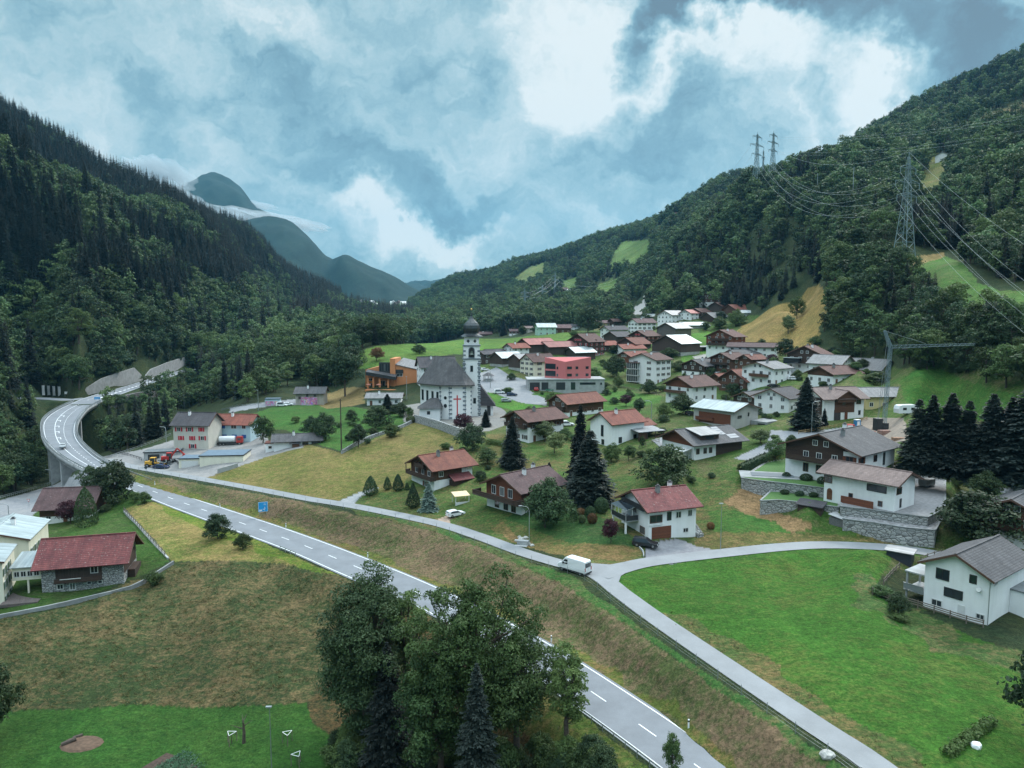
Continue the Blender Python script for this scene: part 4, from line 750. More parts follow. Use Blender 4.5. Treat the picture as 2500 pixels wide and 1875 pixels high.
for poly, r0, r1, cs, reg in FOREST:
    dens = {'slope': 1 / 41., 'gorge': 1 / 26., 'gorge inner': 1 / 30., 'valley': 1 / 42., 'hills': 1 / 62., 'knoll': 1 / 30.}[reg]
    x, y, z, u, v, r = scatter(poly, r0, r1, cs, dens)
    n_ = fbm(x / 55., y / 55., 3) * 2.2; cp = cs + n_ * .75
    if reg == 'slope':
        cp = np.where(v > 830, .22 + n_ * .6, np.where(v > 740, .72 + n_, 1.0 + n_ * .55)); crest = np.abs(v - np.interp(u, [0, 106, 200, 305, 407, 500], [378, 445, 472, 525, 552, 592])) < 26; cp = np.where(crest & (u > 80) & (u < 520) & (r < 960), -.2, cp)
        for (bu, bv, br) in ((240, 570, 45), (360, 660, 45), (290, 610, 30), (60, 790, 60), (330, 800, 60), (480, 740, 40), (150, 760, 50), (520, 800, 90), (640, 770, 80)): cp = np.where(np.hypot(u - bu, (v - bv)) < br, .12, cp)
    if reg == 'hills':
        cp = np.where((u > 1640) & (u < 2000) & (v > 600) & (v < 745), .72 + n_ * .5, cp); cp = np.where((r > 1150), .35 + n_ * .8, cp)
        cp = np.where((u > 1950) & (u < 2500) & (r > 1150), .75, cp)
    con = g.random(len(x)) < cp
    pts.append(np.column_stack([x, y, z, r, con, np.full(len(x), {'slope': 0, 'gorge': 1, 'gorge inner': 1, 'valley': 2, 'hills': 3, 'knoll': 4}[reg]), g.uniform(.65, 1.2, len(x)), g.uniform(0, 6.28, len(x)), u, v]))
PT = np.vstack(pts); print('forest', len(PT), 'conifers', int(PT[:, 4].sum()))
far_ = (PT[:, 3] > 560) & (PT[:, 4] == 0); PT[far_, 6] *= 1.34; sc_ = (PT[:, 5] == 0) & (PT[:, 4] == 1); PT[sc_, 6] *= 1.3; sc_ = (PT[:, 5] == 0) & (PT[:, 4] == 0) & ~far_; PT[sc_, 6] *= 1.2
sml = (PT[:, 5] == 1) & (PT[:, 4] == 0); PT[sml, 6] *= .80
vly = (PT[:, 5] == 2) & (PT[:, 4] == 0); PT[vly, 6] *= 1.15
kn = (PT[:, 5] == 4); PT[kn, 6] *= .85
PT[(PT[:, 4] == 1) & (PT[:, 5] != 0), 6] *= .8
REG_LABEL = {(0, 1): ('tall dark spruce standing in the forest on the steep mountainside', 'spruces on the steep mountainside'), (0, 0): ('grey green leafy tree in the forest on the steep mountainside', 'leafy trees on the steep mountainside'),
 (1, 1): ('dark spruce growing in the wooded gorge around the viaduct', 'spruces in the gorge'), (1, 0): ('leafy tree growing in the wooded gorge around the viaduct', 'leafy trees in the gorge'),
 (2, 1): ('spruce in the tree belt behind the meadows beyond the church', 'spruces in the valley belt'), (2, 0): ('rounded leafy tree in the belt behind the church meadows', 'leafy trees in the valley belt'),
 (3, 1): ('spruce in the forest on the hillside above the village', 'spruces on the village hillside'), (3, 0): ('leafy tree in the forest on the hillside above the village', 'leafy trees on the village hillside'),
 (4, 1): ('spruce on the wooded knoll beside the tan meadow', 'spruces on the knoll'), (4, 0): ('leafy tree on the wooded knoll beside the tan meadow', 'leafy trees on the knoll')}
inv = (PT[:, 8] > -10) & (PT[:, 8] < 2510) & (PT[:, 9] < 1885)
NINDS = (185, 285); SRC = {0: [], 1: []}
for con in (0, 1):
    NIND = NINDS[con]
    idx_ = np.where((PT[:, 4] == con) & inv)[0]; big = idx_[np.argsort(PT[idx_, 3] / PT[idx_, 6])][:NIND]; hi = HI_C if con else HI_D; lo = LO_C if con else LO_D
    nm = 'spruce_tree' if con else 'leafy_tree'
    for k, i in enumerate(big):
        p = PT[i]; me = hi[k % len(hi)] if k < NIND - 12 else lo[k % len(lo)]
        o = bpy.data.objects.new(nm, me); C.objects.link(o); o.location = (p[0], p[1], p[2] - .2); o.rotation_euler = (0, 0, p[7]); o.scale = (p[6],) * 3
        lb, gr = REG_LABEL[(int(p[5]), con)]; tag(o, lb, 'tree', gr)
        if k >= NIND - len(lo): SRC[con].append(o)
    rest = np.setdiff1d(np.where(PT[:, 4] == con)[0], big)
    Q = PT[rest]; me = bpy.data.meshes.new('forest_points'); me.vertices.add(len(Q)); co = Q[:, :3].copy(); co[:, 2] -= .3; me.vertices.foreach_set('co', co.astype(np.float32).ravel())
    for nm_, vals, ty in (('scl', Q[:, 6], 'FLOAT'), ('rot', Q[:, 7], 'FLOAT')):
        a = me.attributes.new(nm_, ty, 'POINT'); a.data.foreach_set('value', vals.astype(np.float32))
    a = me.attributes.new('pick', 'INT', 'POINT'); a.data.foreach_set('value', g.integers(0, len(SRC[con]), len(Q)).astype(np.int32))
    fo = bpy.data.objects.new('conifer_forest' if con else 'leafy_forest', me); C.objects.link(fo)
    tag(fo, 'mass of dark spruces covering the mountainsides' if con else 'mass of leafy trees covering the mountainsides and gorge', 'forest', kind='stuff')
    gt = bpy.data.node_groups.new('scatter', 'GeometryNodeTree'); gt.interface.new_socket('Geometry', in_out='INPUT', socket_type='NodeSocketGeometry'); gt.interface.new_socket('Geometry', in_out='OUTPUT', socket_type='NodeSocketGeometry')
    gi = gt.nodes.new('NodeGroupInput'); go = gt.nodes.new('NodeGroupOutput'); jn = gt.nodes.new('GeometryNodeJoinGeometry'); ip = gt.nodes.new('GeometryNodeInstanceOnPoints')
    for s_ in SRC[con][::-1]:
        oi = gt.nodes.new('GeometryNodeObjectInfo'); oi.inputs['Object'].default_value = s_; g2 = gt.nodes.new('GeometryNodeGeometryToInstance'); gt.links.new(oi.outputs['Geometry'], g2.inputs[0]); gt.links.new(g2.outputs[0], jn.inputs[0])
    def na(nm_, ty):
        x_ = gt.nodes.new('GeometryNodeInputNamedAttribute'); x_.data_type = ty; x_.inputs['Name'].default_value = nm_; return x_.outputs['Attribute']
    cx = gt.nodes.new('ShaderNodeCombineXYZ'); gt.links.new(na('rot', 'FLOAT'), cx.inputs[2])
    mp = gt.nodes.new('GeometryNodeMeshToPoints'); gt.links.new(gi.outputs[0], mp.inputs['Mesh'])
    gt.links.new(mp.outputs[0], ip.inputs['Points']); gt.links.new(jn.outputs[0], ip.inputs['Instance']); ip.inputs['Pick Instance'].default_value = True
    gt.links.new(na('pick', 'INT'), ip.inputs['Instance Index']); gt.links.new(cx.outputs[0], ip.inputs['Rotation']); gt.links.new(na('scl', 'FLOAT'), ip.inputs['Scale']); gt.links.new(ip.outputs[0], go.inputs[0])
    md = fo.modifiers.new('scatter', 'NODES'); md.node_group = gt
# ------------------------------------------------------------------ buildings
WHITE = mat_plaster('white render', (.84, .85, .85), .09); CREAM = mat_plaster('cream render', (.76, .73, .60)); BEIGE = mat_plaster('beige render', (.60, .57, .50)); YELLOW = mat_plaster('yellow render', (.64, .53, .27)); PINK = mat_plaster('coral render', (.60, .17, .17), .06)
ORANGE = mat_plaster('orange render', (.58, .235, .10), .08); BLUE = mat_plaster('pale blue render', (.44, .60, .66)); GREYW = mat_plaster('grey render', (.42, .41, .39)); MINT = mat_plaster('mint render', (.42, .60, .52)); OLD = mat_plaster('old render', (.46, .42, .36), .3)
TDARK = mat_timber('dark timber', (.040, .024, .018), (.085, .050, .035)); TRED = mat_timber('red brown timber', (.13, .040, .022), (.22, .075, .035)); TMID = mat_timber('brown timber', (.085, .040, .024), (.15, .070, .040))
TGREY = mat_timber('grey timber', (.12, .105, .095), (.20, .18, .165), vertical=True); TBARN = mat_timber('barn timber', (.05, .034, .028), (.10, .072, .058), .25, True)
STONE = mat_stone('rubble stone', (.34, .35, .35), (.50, .51, .50), 1.6); DRYSTONE = mat_stone('block stone', (.30, .31, .305), (.46, .46, .44), 1.15, (.13, .13, .125), .045)
ROOFS = dict(red=mat_roof('red tile', (.120, .024, .027), (.195, .050, .046), .38, (.30, .26, .24)), brown=mat_roof('brown tile', (.080, .032, .026), (.130, .056, .046), .38), slate=mat_roof('slate', (.062, .062, .068), (.115, .112, .118), .34, (.2, .19, .18)),
             dark=mat_roof('dark slate', (.045, .042, .050), (.080, .074, .082), .34), rust=mat_roof('rust tile', (.140, .036, .024), (.235, .078, .044), .36, (.1, .05, .04)), orange=mat_roof('orange tile', (.20, .052, .034), (.30, .088, .055), .36),
             pale=mat_roof('pale sheet metal', (.36, .42, .43), (.46, .52, .53), metal=True, rough=.5), grey=mat_roof('grey sheet metal', (.22, .23, .24), (.30, .31, .32), metal=True, rough=.55), coral=mat_roof('faded red metal', (.20, .055, .050), (.28, .090, .078), metal=True, rough=.6), eternit=mat_roof('fibre slate', (.20, .20, .205), (.27, .265, .265), .4),
             purple=mat_roof('mauve tile', (.082, .040, .042), (.140, .076, .076), .36, (.24, .22, .21)), pink=mat_roof('weathered pink slate', (.165, .115, .105), (.24, .175, .16), .5), flat=mat_plain('roof gravel', (.16, .175, .18), .95, var=.2, scale=1))
MW = dict(w=WHITE, c=CREAM, b=BEIGE, y=YELLOW, p=PINK, o=ORANGE, l=BLUE, g=GREYW, m=MINT, old=OLD, td=TDARK, tr=TRED, tm=TMID, tg=TGREY, tb=TBARN, s=STONE, k=M_CONC)
GLASS = mat_glass('window glass'); FRAME_W = mat_plain('white frame', (.62, .63, .62), .5, var=.05); FRAME_B = mat_plain('brown frame', (.10, .05, .035), .6, var=.1); SHUT = dict(r=mat_plain('red shutter', (.42, .022, .035), .6, var=.1), d=mat_plain('dark shutter', (.055, .035, .03), .7, var=.2), b=mat_plain('blue shutter', (.02, .10, .34), .6, var=.1), g=mat_plain('green shutter', (.06, .12, .07), .6, var=.1), t=TRED)
DOORM = mat_plain('door timber', (.14, .06, .03), .6, var=.2); METALD = mat_plain('dark sheet metal', (.035, .038, .042), .5, .3, var=.15); M_CAP = mat_plain('chimney cowl', (.10, .10, .105), .6, .3)
WCACHE = {}
def window_obj(parent, x, z, W_, H_, face, off, frame='w', shut=None, sub=False):
    """face 'R': wall plane y=0 looking to -y; face 'L': wall plane x=0 looking to -x"""
    key = (round(W_, 1), round(H_, 1), frame, shut, sub)
    if key not in WCACHE:
        fm = {'w': FRAME_W, 'b': FRAME_B, 'd': METALD}[frame]; m = MB(); t = .09; a = W_ / 2
        m.box(-a - t, -a + .04, -.07, .05, -t, H_ + t); m.box(a - .04, a + t, -.07, .05, -t, H_ + t); m.box(-a + .04, a - .04, -.07, .05, H_ - .04, H_ + t); m.box(-a + .04, a - .04, -.09, .05, -t, .04)
        if W_ > .8: m.box(-.035, .035, -.055, .02, .04, H_ - .04)
        if not sub: m.box(-a + .04, a - .04, -.025, .01, .04, H_ - .04, 1)
        fr = (m, [fm, GLASS]); p = MB(); p.box(-a + .04, a - .04, -.025, .01, .04, H_ - .04)
        s_ = MB(); sw = min(.6, W_ * .5)
        for q in (-1, 1): c = q * (a + t + sw / 2 + .02); s_.box(c - sw / 2, c + sw / 2, -.10, -.03, -.03, H_ + .03)
        if W_ < .95 and shut in ('r', 'b'): s_.box(-a, a, -.11, -.06, 0, H_)
        def mk_(mb, nm, mats):
            me = bpy.data.meshes.new(nm); me.from_pydata(mb.v, [], mb.f); [me.materials.append(q) for q in mats]; me.polygons.foreach_set('material_index', np.array(mb.m, dtype=np.int32)); return me
        WCACHE[key] = (mk_(m, 'window', [fm, GLASS]), mk_(p, 'pane', [GLASS]) if sub else None, mk_(s_, 'shutter', [SHUT[shut]]) if shut else None)
    a_, b_, c_ = WCACHE[key]; o = bpy.data.objects.new('window', a_); C.objects.link(o); o.parent = parent
    if face == 'R': o.location = (x, -off, z); o.rotation_euler = (0, 0, 0)
    else: o.location = (-off, x, z); o.rotation_euler = (0, 0, R(-90))
    for nm, me in (('pane', b_), ('shutters', c_)):
        if me: q = bpy.data.objects.new(nm, me); C.objects.link(q); q.parent = o
    return o
def gable_prism(m, x0, x1, y0, y1, z0, z1, rise, ridge, mi=0, asym=0.):
    """walls with gables; ridge 'R' along x, 'L' along y"""
    if ridge == 'R':
        ym = (y0 + y1) / 2 + asym; zt = z1 + rise; a = [(x0, y0, z0), (x0, y1, z0), (x0, y1, z1), (x0, ym, zt), (x0, y0, z1)]; b = [(x1,) + p[1:] for p in a]
    else:
        xm = (x0 + x1) / 2 + asym; zt = z1 + rise; a = [(x0, y0, z0), (x1, y0, z0), (x1, y0, z1), (xm, y0, zt), (x0, y0, z1)]; b = [(p[0], y1, p[2]) for p in a]
    fs = [(0, 1, 2, 3, 4), (9, 8, 7, 6, 5)] + [((i + 1) % 5, i, i + 5, (i + 1) % 5 + 5) for i in range(5)]
    if ridge == 'L': fs = [tuple(reversed(f)) for f in fs]
    m.add(a + b, fs, mi)
def gable_roof(parent, x0, x1, y0, y1, z1, rise, ridge, mat, oh=.9, th=.22, name='roof', asym=0., oe=None, fascia=None):
    """two slabs in a frame whose X is the ridge"""
    cx_, cy_ = (x0 + x1) / 2, (y0 + y1) / 2; Lx, Wy = ((x1 - x0), (y1 - y0)) if ridge == 'R' else ((y1 - y0), (x1 - x0))
    hx = Lx / 2 + (oh if oe is None else oe); hw_ = Wy / 2; m = MB()
    for sgn in (-1, 1):
        run = hw_ - asym * sgn * (1 if ridge == 'R' else -1) * -1 if False else hw_ + (asym if sgn < 0 else -asym) * (1 if ridge == 'R' else -1)
        sl = rise / run; ye = sgn * (hw_ + oh); ym = asym * (1 if ridge == 'R' else -1); ze = rise - sl * abs(ye - ym); n_ = Vector((0, sgn * sl, 1)).normalized() * th
        p = [(-hx, ym, rise), (hx, ym, rise), (hx, ye, ze), (-hx, ye, ze)]; up = [(a, b + n_.y * (0 if i < 2 else 1), c + (th * 1.05 if i < 2 else n_.z)) for i, (a, b, c) in enumerate(p)]
        vs = p + up; fs = [(4, 5, 6, 7), (3, 2, 1, 0), (2, 3, 7, 6), (0, 4, 7, 3), (1, 2, 6, 5)]
        if sgn < 0: fs = [tuple(reversed(f)) for f in fs]
        fs = [tuple(reversed(f)) for f in fs]
        m.add(vs, fs, 0)
        # verge boards
    for xx in (-hx - .04, hx + .0):
        for sgn in (-1, 1):
            ye = sgn * (hw_ + oh); ym = asym * (1 if ridge == 'R' else -1); run = hw_ + (asym if sgn < 0 else -asym) * (1 if ridge == 'R' else -1); ze = rise - rise / run * abs(ye - ym)
            m.add([(xx, ym, rise - .12), (xx + .04, ym, rise - .12), (xx + .04, ye, ze - .12), (xx, ye, ze - .12), (xx, ym, rise + th * 1.12), (xx + .04, ym, rise + th * 1.12), (xx + .04, ye, ze + th), (xx, ye, ze + th)], [(3, 2, 1, 0), (4, 5, 6, 7), (0, 1, 5, 4), (1, 2, 6, 5), (2, 3, 7, 6), (3, 0, 4, 7)], 1)
    m.bar((-hx, asym, rise + th * 1.1), (hx, asym, rise + th * 1.1), .34, .14, 0)
    o = m.build(name, [mat, fascia or FRAME_B], parent, (cx_, cy_, z1), 0 if ridge == 'R' else R(90)); return o
def chimney(parent_roof, x, y, zb, h=1.5, s=.75, mat=None):
    m = MB(); m.box(x - s / 2, x + s / 2, y - s / 2, y + s / 2, zb - 1.2, zb + h); m.box(x - s / 2 - .08, x + s / 2 + .08, y - s / 2 - .08, y + s / 2 + .08, zb + h, zb + h + .1, 1)
    m.box(x - s * .3, x + s * .3, y - s * .3, y + s * .3, zb + h + .1, zb + h + .4, 1); return m.build('chimney', [mat or WHITE, M_CAP], parent_roof)
def balcony(parent, face, a, b, z, d=1.2, mat=None, h=1.0, name='balcony', post=False):
    """slab plus plank railing along the wall between a and b"""
    m = MB(); A = lambda u_, v_, w_: (u_, -v_, w_) if face == 'R' else (-v_, u_, w_)
    def bx(u0, u1, v0, v1, w0, w1, mi=0):
        p = [A(u0, v0, w0), A(u1, v1, w1)]; xs = sorted((p[0][0], p[1][0])); ys = sorted((p[0][1], p[1][1])); m.box(xs[0], xs[1], ys[0], ys[1], w0, w1, mi)
    bx(a, b, .02, d, z - .15, z); bx(a, b, d - .06, d, z + .08, z + h * .92); bx(a - .05, b + .05, d - .10, d + .05, z + h * .92, z + h)
    for q in (a, b - .06): bx(q, q + .06, .02, d - .07, z + .08, z + h * .92)
    if post:
        for q in (a, (a + b) / 2, b - .15): bx(q, q + .15, d - .2, d - .05, z + h, z + h + 1.4)
    return m.build(name, [mat or TDARK], parent)
def wallwin(t, face, length, z0, rows, cols, hgt=2.7, w=1.1, wh=1.25, off=.0, frame='w', shut=None, m0=.0, skip=(), sub=False, z1=99.):
    for r_ in range(rows):
        for c_ in range(cols):
            if (r_, c_) in skip: continue
            x = m0 + (length - m0) * (c_ + .5) / cols; z = z0 + r_ * hgt
            if z + wh > z1: continue
            window_obj(t, x, z, w, wh, face, off, frame, shut, sub)
NB = 0
def house(label, u, v, a, LR, LL, h, ridge='R', pitch=24, roof='brown', wall='w', upper=None, uz=.5, cat='house', name='house', group='village houses', win=None, chim=1, bal=None, oh=.9, door=True, z=None, extra=None, frame='w', shut=None, gable=None, sub=False, asym=0., side='white', floors=None, loc=None):
    """near corner at pixel (u, v); R wall runs at angle a, L wall at a+90"""
    global NB; NB += 1
    p = loc if loc is not None else (at(u, v) if z is None else pt_z(u, v, z)); t = empty(name, p, R(a)); tag(t, label, cat, group); g_ = random.Random(NB)
    if 330 < math.hypot(p[0], p[1]) < 700 and extra is None: LR *= 1.12; LL *= 1.12; h *= 1.08; bal = [(b[0], b[1], b[2] * 1.1) + tuple([b[3] * 1.08] + list(b[4:])) for b in bal] if bal else None
    W_ = LL if ridge == 'R' else LR; rise = math.tan(R(pitch)) * W_ / 2; hu = h * uz
    ramp_ = 3.5
    m = MB(); gable_prism(m, 0, LR, 0, LL, -ramp_, h, rise, ridge, 0, asym); m.build('wall', MW[wall], t)
    off = 0.
    if upper:   # timber cladding, 6 cm proud of the masonry
        m = MB(); e = .07; rr = rise * (1 + e / (W_ / 2)); gable_prism(m, -e, LR + e, -e, LL + e, hu, h - .02, rr - .02, ridge, 0, asym); m.build('timber_cladding', MW[upper], t); off = e
    elif gable:
        m = MB(); e = .06; x0, x1, y0, y1 = (-e, e * .2, .0, LL) if ridge == 'R' else (.0, LR, -e, e * .2); gable_prism(m, x0, x1, y0, y1, h - .9, h - .03, rise - .04, ridge, 0, 0); m.build('timber_gable', MW[gable], t)
    rf = gable_roof(t, 0, LR, 0, LL, h, rise, ridge, ROOFS[roof], oh, asym=asym) if pitch > 3 else flat_roof(t, LR, LL, h, ROOFS[roof])
    for k in range(chim):
        hx = ((LR if ridge == 'R' else LL) * (.22 + .5 * k - .1 * g_.random() - .1)); yy = W_ * (.16 if k % 2 else -.12); zc_ = rise - abs(yy) * math.tan(R(pitch)); chimney(rf, hx - (LR if ridge == 'R' else LL) * .2, yy, zc_ + .2, 1.2, .7, WHITE if g_.random() < .7 else M_CONCD)
    if win is None:
        fl = floors or max(1, int(round(h / 2.8))); cR = max(1, int(LR / 3.4)); cL = max(1, int(LL / 3.4)); win = [('R', fl, cR), ('L', fl, cL)]
        if (ridge == 'R' and LL > 7) and not gable: win.append(('Lg', 1, 2))
        if (ridge == 'L' and LR > 7): win.append(('Rg', 1, 2))
    for fc, rows, cols in win:
        ln = LR if fc[0] == 'R' else LL; fl = max(rows, 1)
        if fc.endswith('g'): wallwin(t, fc[0], ln * .66, h + rise * .10, 1, cols, w=.9, wh=1.0, off=off, frame=frame, m0=ln * .34, shut=shut); continue
        for r_ in range(rows):
            zz = .95 + r_ * max(2.5, (h - .3) / fl)
            if zz + 1.2 > h + (.4 if (fc[0] == 'L') == (ridge == 'R') else -.15): continue
            dk = g_.randrange(cols) if (door and r_ == 0) else -1
            for c_ in range(cols):
                x = ln * (c_ + .5) / cols + g_.uniform(-.2, .2)
                if c_ == dk and fc[0] == 'R' and door: continue
                window_obj(t, x, zz, g_.choice([1.0, 1.1, 1.3]), 1.2, fc[0], off if (upper and zz > hu - .3) else 0., frame, shut, sub)
            if dk >= 0 and fc[0] == 'R' and door:
                x = ln * (dk + .5) / cols; m = MB(); m.box(x - .5, x + .5, -.06, .02, -.2, 2.0); m.box(x - .6, x - .5, -.09, .02, -.2, 2.1, 1); m.box(x + .5, x + .6, -.09, .02, -.2, 2.1, 1); m.box(x - .5, x + .5, -.09, .02, 2.0, 2.1, 1); m.build('door', [DOORM, FRAME_W], t)
    if bal:
        for b in bal: balcony(t, *b[:4], mat=MW.get(b[4], TDARK) if len(b) > 4 else TDARK, d=b[5] if len(b) > 5 else 1.2)
    if extra: extra(t, rf)
    return t
def flat_roof(t, LR, LL, h, mat, oh=.25, x0=0, y0=0):
    m = MB(); m.box(-oh + x0, x0 + LR + oh, -oh + y0, y0 + LL + oh, h + .004, h + .28, 1); m.box(x0 - oh + .2, x0 + LR + oh - .2, y0 - oh + .2, y0 + LL + oh - .2, h + .284, h + .30, 0); return m.build('roof', [mat, METALD], t)
def bx(t, nm, mat, *c): m = MB(); m.box(*c); return m.build(nm, mat, t)
def window(t, face, x, z, w_=1.1, h_=1.2, **k): return window_obj(t, x, z, w_, h_, face, k.pop('off', 0.), **k)
# ---- the white house with the red tiled roof by the junction
def ex1(t, rf):
    bx(t, 'garage_door', TRED, .7, 5.0, -.05, .02, -.1, 2.3); window(t, 'R', 1.6, 3.2, 2.6, 1.35, frame='b', sub=True); window(t, 'R', 4.5, 3.4, .8, 1.5, frame='d', sub=True); window(t, 'R', 6.6, 3.6, 1.1, 1.2, frame='w', sub=True); window(t, 'R', 9.2, 3.7, .9, 1.2, frame='w', sub=True); window(t, 'R', 8.3, .6, 1.1, .8, frame='w', sub=True)
    bx(t, 'window_box', WHITE, .1, 3.1, -.25, -.002, 2.75, 3.0)
    window(t, 'L', 2.2, .7, 1.6, 1.2, frame='b', sub=True); window(t, 'L', 5.0, 4.0, 1.2, 1.4, frame='w', sub=True)
    m = MB(); y0, y1 = 3.6, 9.2; m.box(-2.9, -.005, y0, y1, 2.7, 2.9); m.build('terrace', M_CONC, t)
    c = MB()
    for yy in np.linspace(y0, y1, 5): c.box(-2.9, -2.8, yy - .05, yy + .05, 2.9, 5.0)
    for xx in (-2.9, -1.5): c.box(xx, xx + .1, y0 - .05, y0 + .05, 2.9, 5.0)
    c.box(-2.95, -2.85, y0, y1, 4.95, 5.05); c.bar((-2.9, y0, 5.0), (0, y0, 5.7), .1); c.bar((-2.9, y1, 5.0), (0, y1, 5.7), .1); c.build('conservatory_frame', FRAME_W, t)
    q = MB(); q.add([(-3.0, y0 - .1, 5.08), (-.01, y0 - .1, 5.78), (-.01, y1 + .1, 5.78), (-3.0, y1 + .1, 5.08)], [(3, 2, 1, 0)]); q.build('glass_roof', GLASS, t)
    bx(t, 'railing_panel', METALD, -2.93, -2.9, y0 + .1, y1 - .1, 2.95, 3.9); bx(t, 'railing_panel', METALD, -2.8, -.2, y0 - .06, y0 - .03, 2.95, 3.9)
    balcony(t, 'L', .6, 9.0, 5.55, d=.9, mat=METALD, h=.9)
    for zz in (.0,): bx(t, 'pillar', WHITE, -2.8, -2.5, y0 + .2, y0 + .5, -1, 2.7); bx(t, 'pillar', WHITE, -2.8, -2.5, y1 - .5, y1 - .2, -1, 2.7)
    s_ = MB()
    for k in range(10): s_.box(LRm + .2, LRm + 1.6, -.4 + k * .35, -.05 + k * .35, -1.5, -.0 + k * .2)
    s_.build('outside_steps', STONE, t)
LRm = 10.6
house('white house with red tiled roof, conservatory and red garage door by the road junction', 1583, 1318, 21, 10.6, 10.2, 5.9, 'R', 25, 'red', 'w', win=[], chim=2, extra=ex1, door=False, oh=1.0)
# ---- big white and timber house on the stone terrace, and the white house in front of it
def ex2(t, rf):
    balcony(t, 'L', 3.0, 15.5, 2.9, d=1.6, mat=TDARK); bx(t, 'garage_door', DOORM, -.05, .02, 1.0, 2.6, 0, 2.2)
    for y in (5.0, 8.5, 11.5): window(t, 'L', y, 3.6, 1.1, 1.2, frame='w', off=.07, sub=True); window(t, 'L', y, .3, 1.1, 1.8, frame='b', sub=True)
    for y in (7.0, 9.5): window(t, 'L', y, 6.4, 1.0, 1.1, frame='w', off=.07, sub=True)
    window(t, 'R', 1.5, 3.6, 1.4, 1.3, frame='b', shut='t'); window(t, 'R', 7.5, 3.4, 1.4, 1.3, frame='b'); window(t, 'R', 11.5, 2.2, .8, 2.6, frame='d'); window(t, 'L', 1.8, 3.7, 1.5, 1.3, frame='b', shut='t')
    s_ = MB(); s_.box(-.08, .02, 3.2, 16.4, 2.7, 6.0); s_.build('timber_front', TDARK, t)
    g_ = MB(); g_.add([(-.09, 1.9, 6.0), (-.09, 16.3, 6.0), (-.09, 8.2, 8.9)], [(2, 1, 0)]); g_.build('timber_gable', TDARK, t)
    bx(t, 'skylight', GLASS, 8, 9.2, 12.6, 13.2, 7.2, 7.35)
house('large white house with dark timber gable and balcony above the stone terrace', 2092, 1190, 38, 16.5, 16.4, 6.0, 'R', 20, 'slate', 'w', win=[], chim=2, extra=ex2, door=False, oh=1.3)
def ex3(t, rf):
    window(t, 'L', 3.4, 3.4, 3.6, 1.2, frame='d', sub=True); window(t, 'R', 1.8, 3.3, 2.0, 1.2, frame='b', sub=True); window(t, 'L', 13.2, 3.4, 1.6, 1.3, frame='b', sub=True); window(t, 'L', 8.4, 1.0, .7, 1.0, frame='b'); window(t, 'L', 2.6, .7, .7, .9, frame='b'); window(t, 'R', 2.6, .6, .6, 1.6, frame='d')
    m = MB(); m.box(-.08, .02, 12.2, 13.3, -.1, 1.7); m.tube([(-.08, 12.75, 1.7), (.02, 12.75, 1.7)], .55, 12); m.build('arched_door', DOORM, t)
    bx(t, 'timber_screen', TRED, -1.2, -1.0, 3.4, 9.8, -.2, 1.5)
house('white house with brown slate roof and orange timber screen beside the gravel bank', 2182, 1251, 38, 8.6, 14.0, 5.6, 'L', 20, 'pink', 'w', z=11.5, win=[], chim=0, extra=ex3, door=False, oh=1.2)
# ---- white gabled house at the field's edge
def ex4(t, rf):
    window(t, 'L', 6.3, 4.9, 1.7, 1.5, frame='d', sub=True); window(t, 'L', 2.2, 5.6, .8, 1.1, frame='d', sub=True); window(t, 'L', 4.7, 2.6, 2.4, 1.2, frame='d', sub=True); window(t, 'L', 6.9, .6, 1.4, .9, frame='w', sub=True); window(t, 'R', 2.0, 5.6, .9, 1.2, frame='w'); window(t, 'L', 1.0, .6, 1.0, .7, frame='w')
    bx(t, 'door', FRAME_W, -.05, .02, 3.0, 4.0, -.4, 1.8)
    bx(t, 'porch_roof', M_CONC, .1, 5.0, 8.86, 11.8, 4.5, 4.7)
    for x in (.3, 4.6): bx(t, 'porch_post', M_CONC, x, x + .25, 11.4, 11.65, -1.5, 4.5)
    bx(t, 'terrace', M_CONC, .1, 5.0, 8.86, 11.8, 1.6, 1.8); balcony(t, 'L', 8.9, 11.8, 1.8, d=.1, mat=M_STEEL)
    bx(t, 'garage_wing', WHITE, 7.5, 16, -5.5, -.01, -3, 3.6); m = MB(); m.box(7.3, 16.2, -5.7, -.02, 3.604, 3.8); m.build('garage_roof', ROOFS['flat'], t)
    m = MB(); m.bar((-1.0, -.9, 6.6), (-1.0, -.9, 6.61), .1); m.tube([(-.08, -.02, 6.3), (-.08, -.02, -.5)], .06, 6); m.build('downpipe', M_STEEL, t)
    d = MB(); d.tube([(-.3, 1.3, 4.9), (-.42, 1.3, 4.95)], [.34, .30], 14); d.bar((-.3, 1.3, 4.9), (0, 1.3, 4.8), .05); d.build('satellite_dish', FRAME_W, t)
house('plain white gabled house with dark tiled roof beside the big green field', 2411, 1527, 36, 14, 8.8, 7.0, 'R', 27, 'slate', 'w', win=[], chim=0, extra=ex4, door=False, oh=.8)
house('white and timber house with arched ground floor and dark roof at the frame edge', 2548, 1352, 40, 12, 10, 6.2, 'R', 24, 'slate', 'w', 'tm', .55, bal=[('L', 2, 9, 3, 'tm')], chim=0)
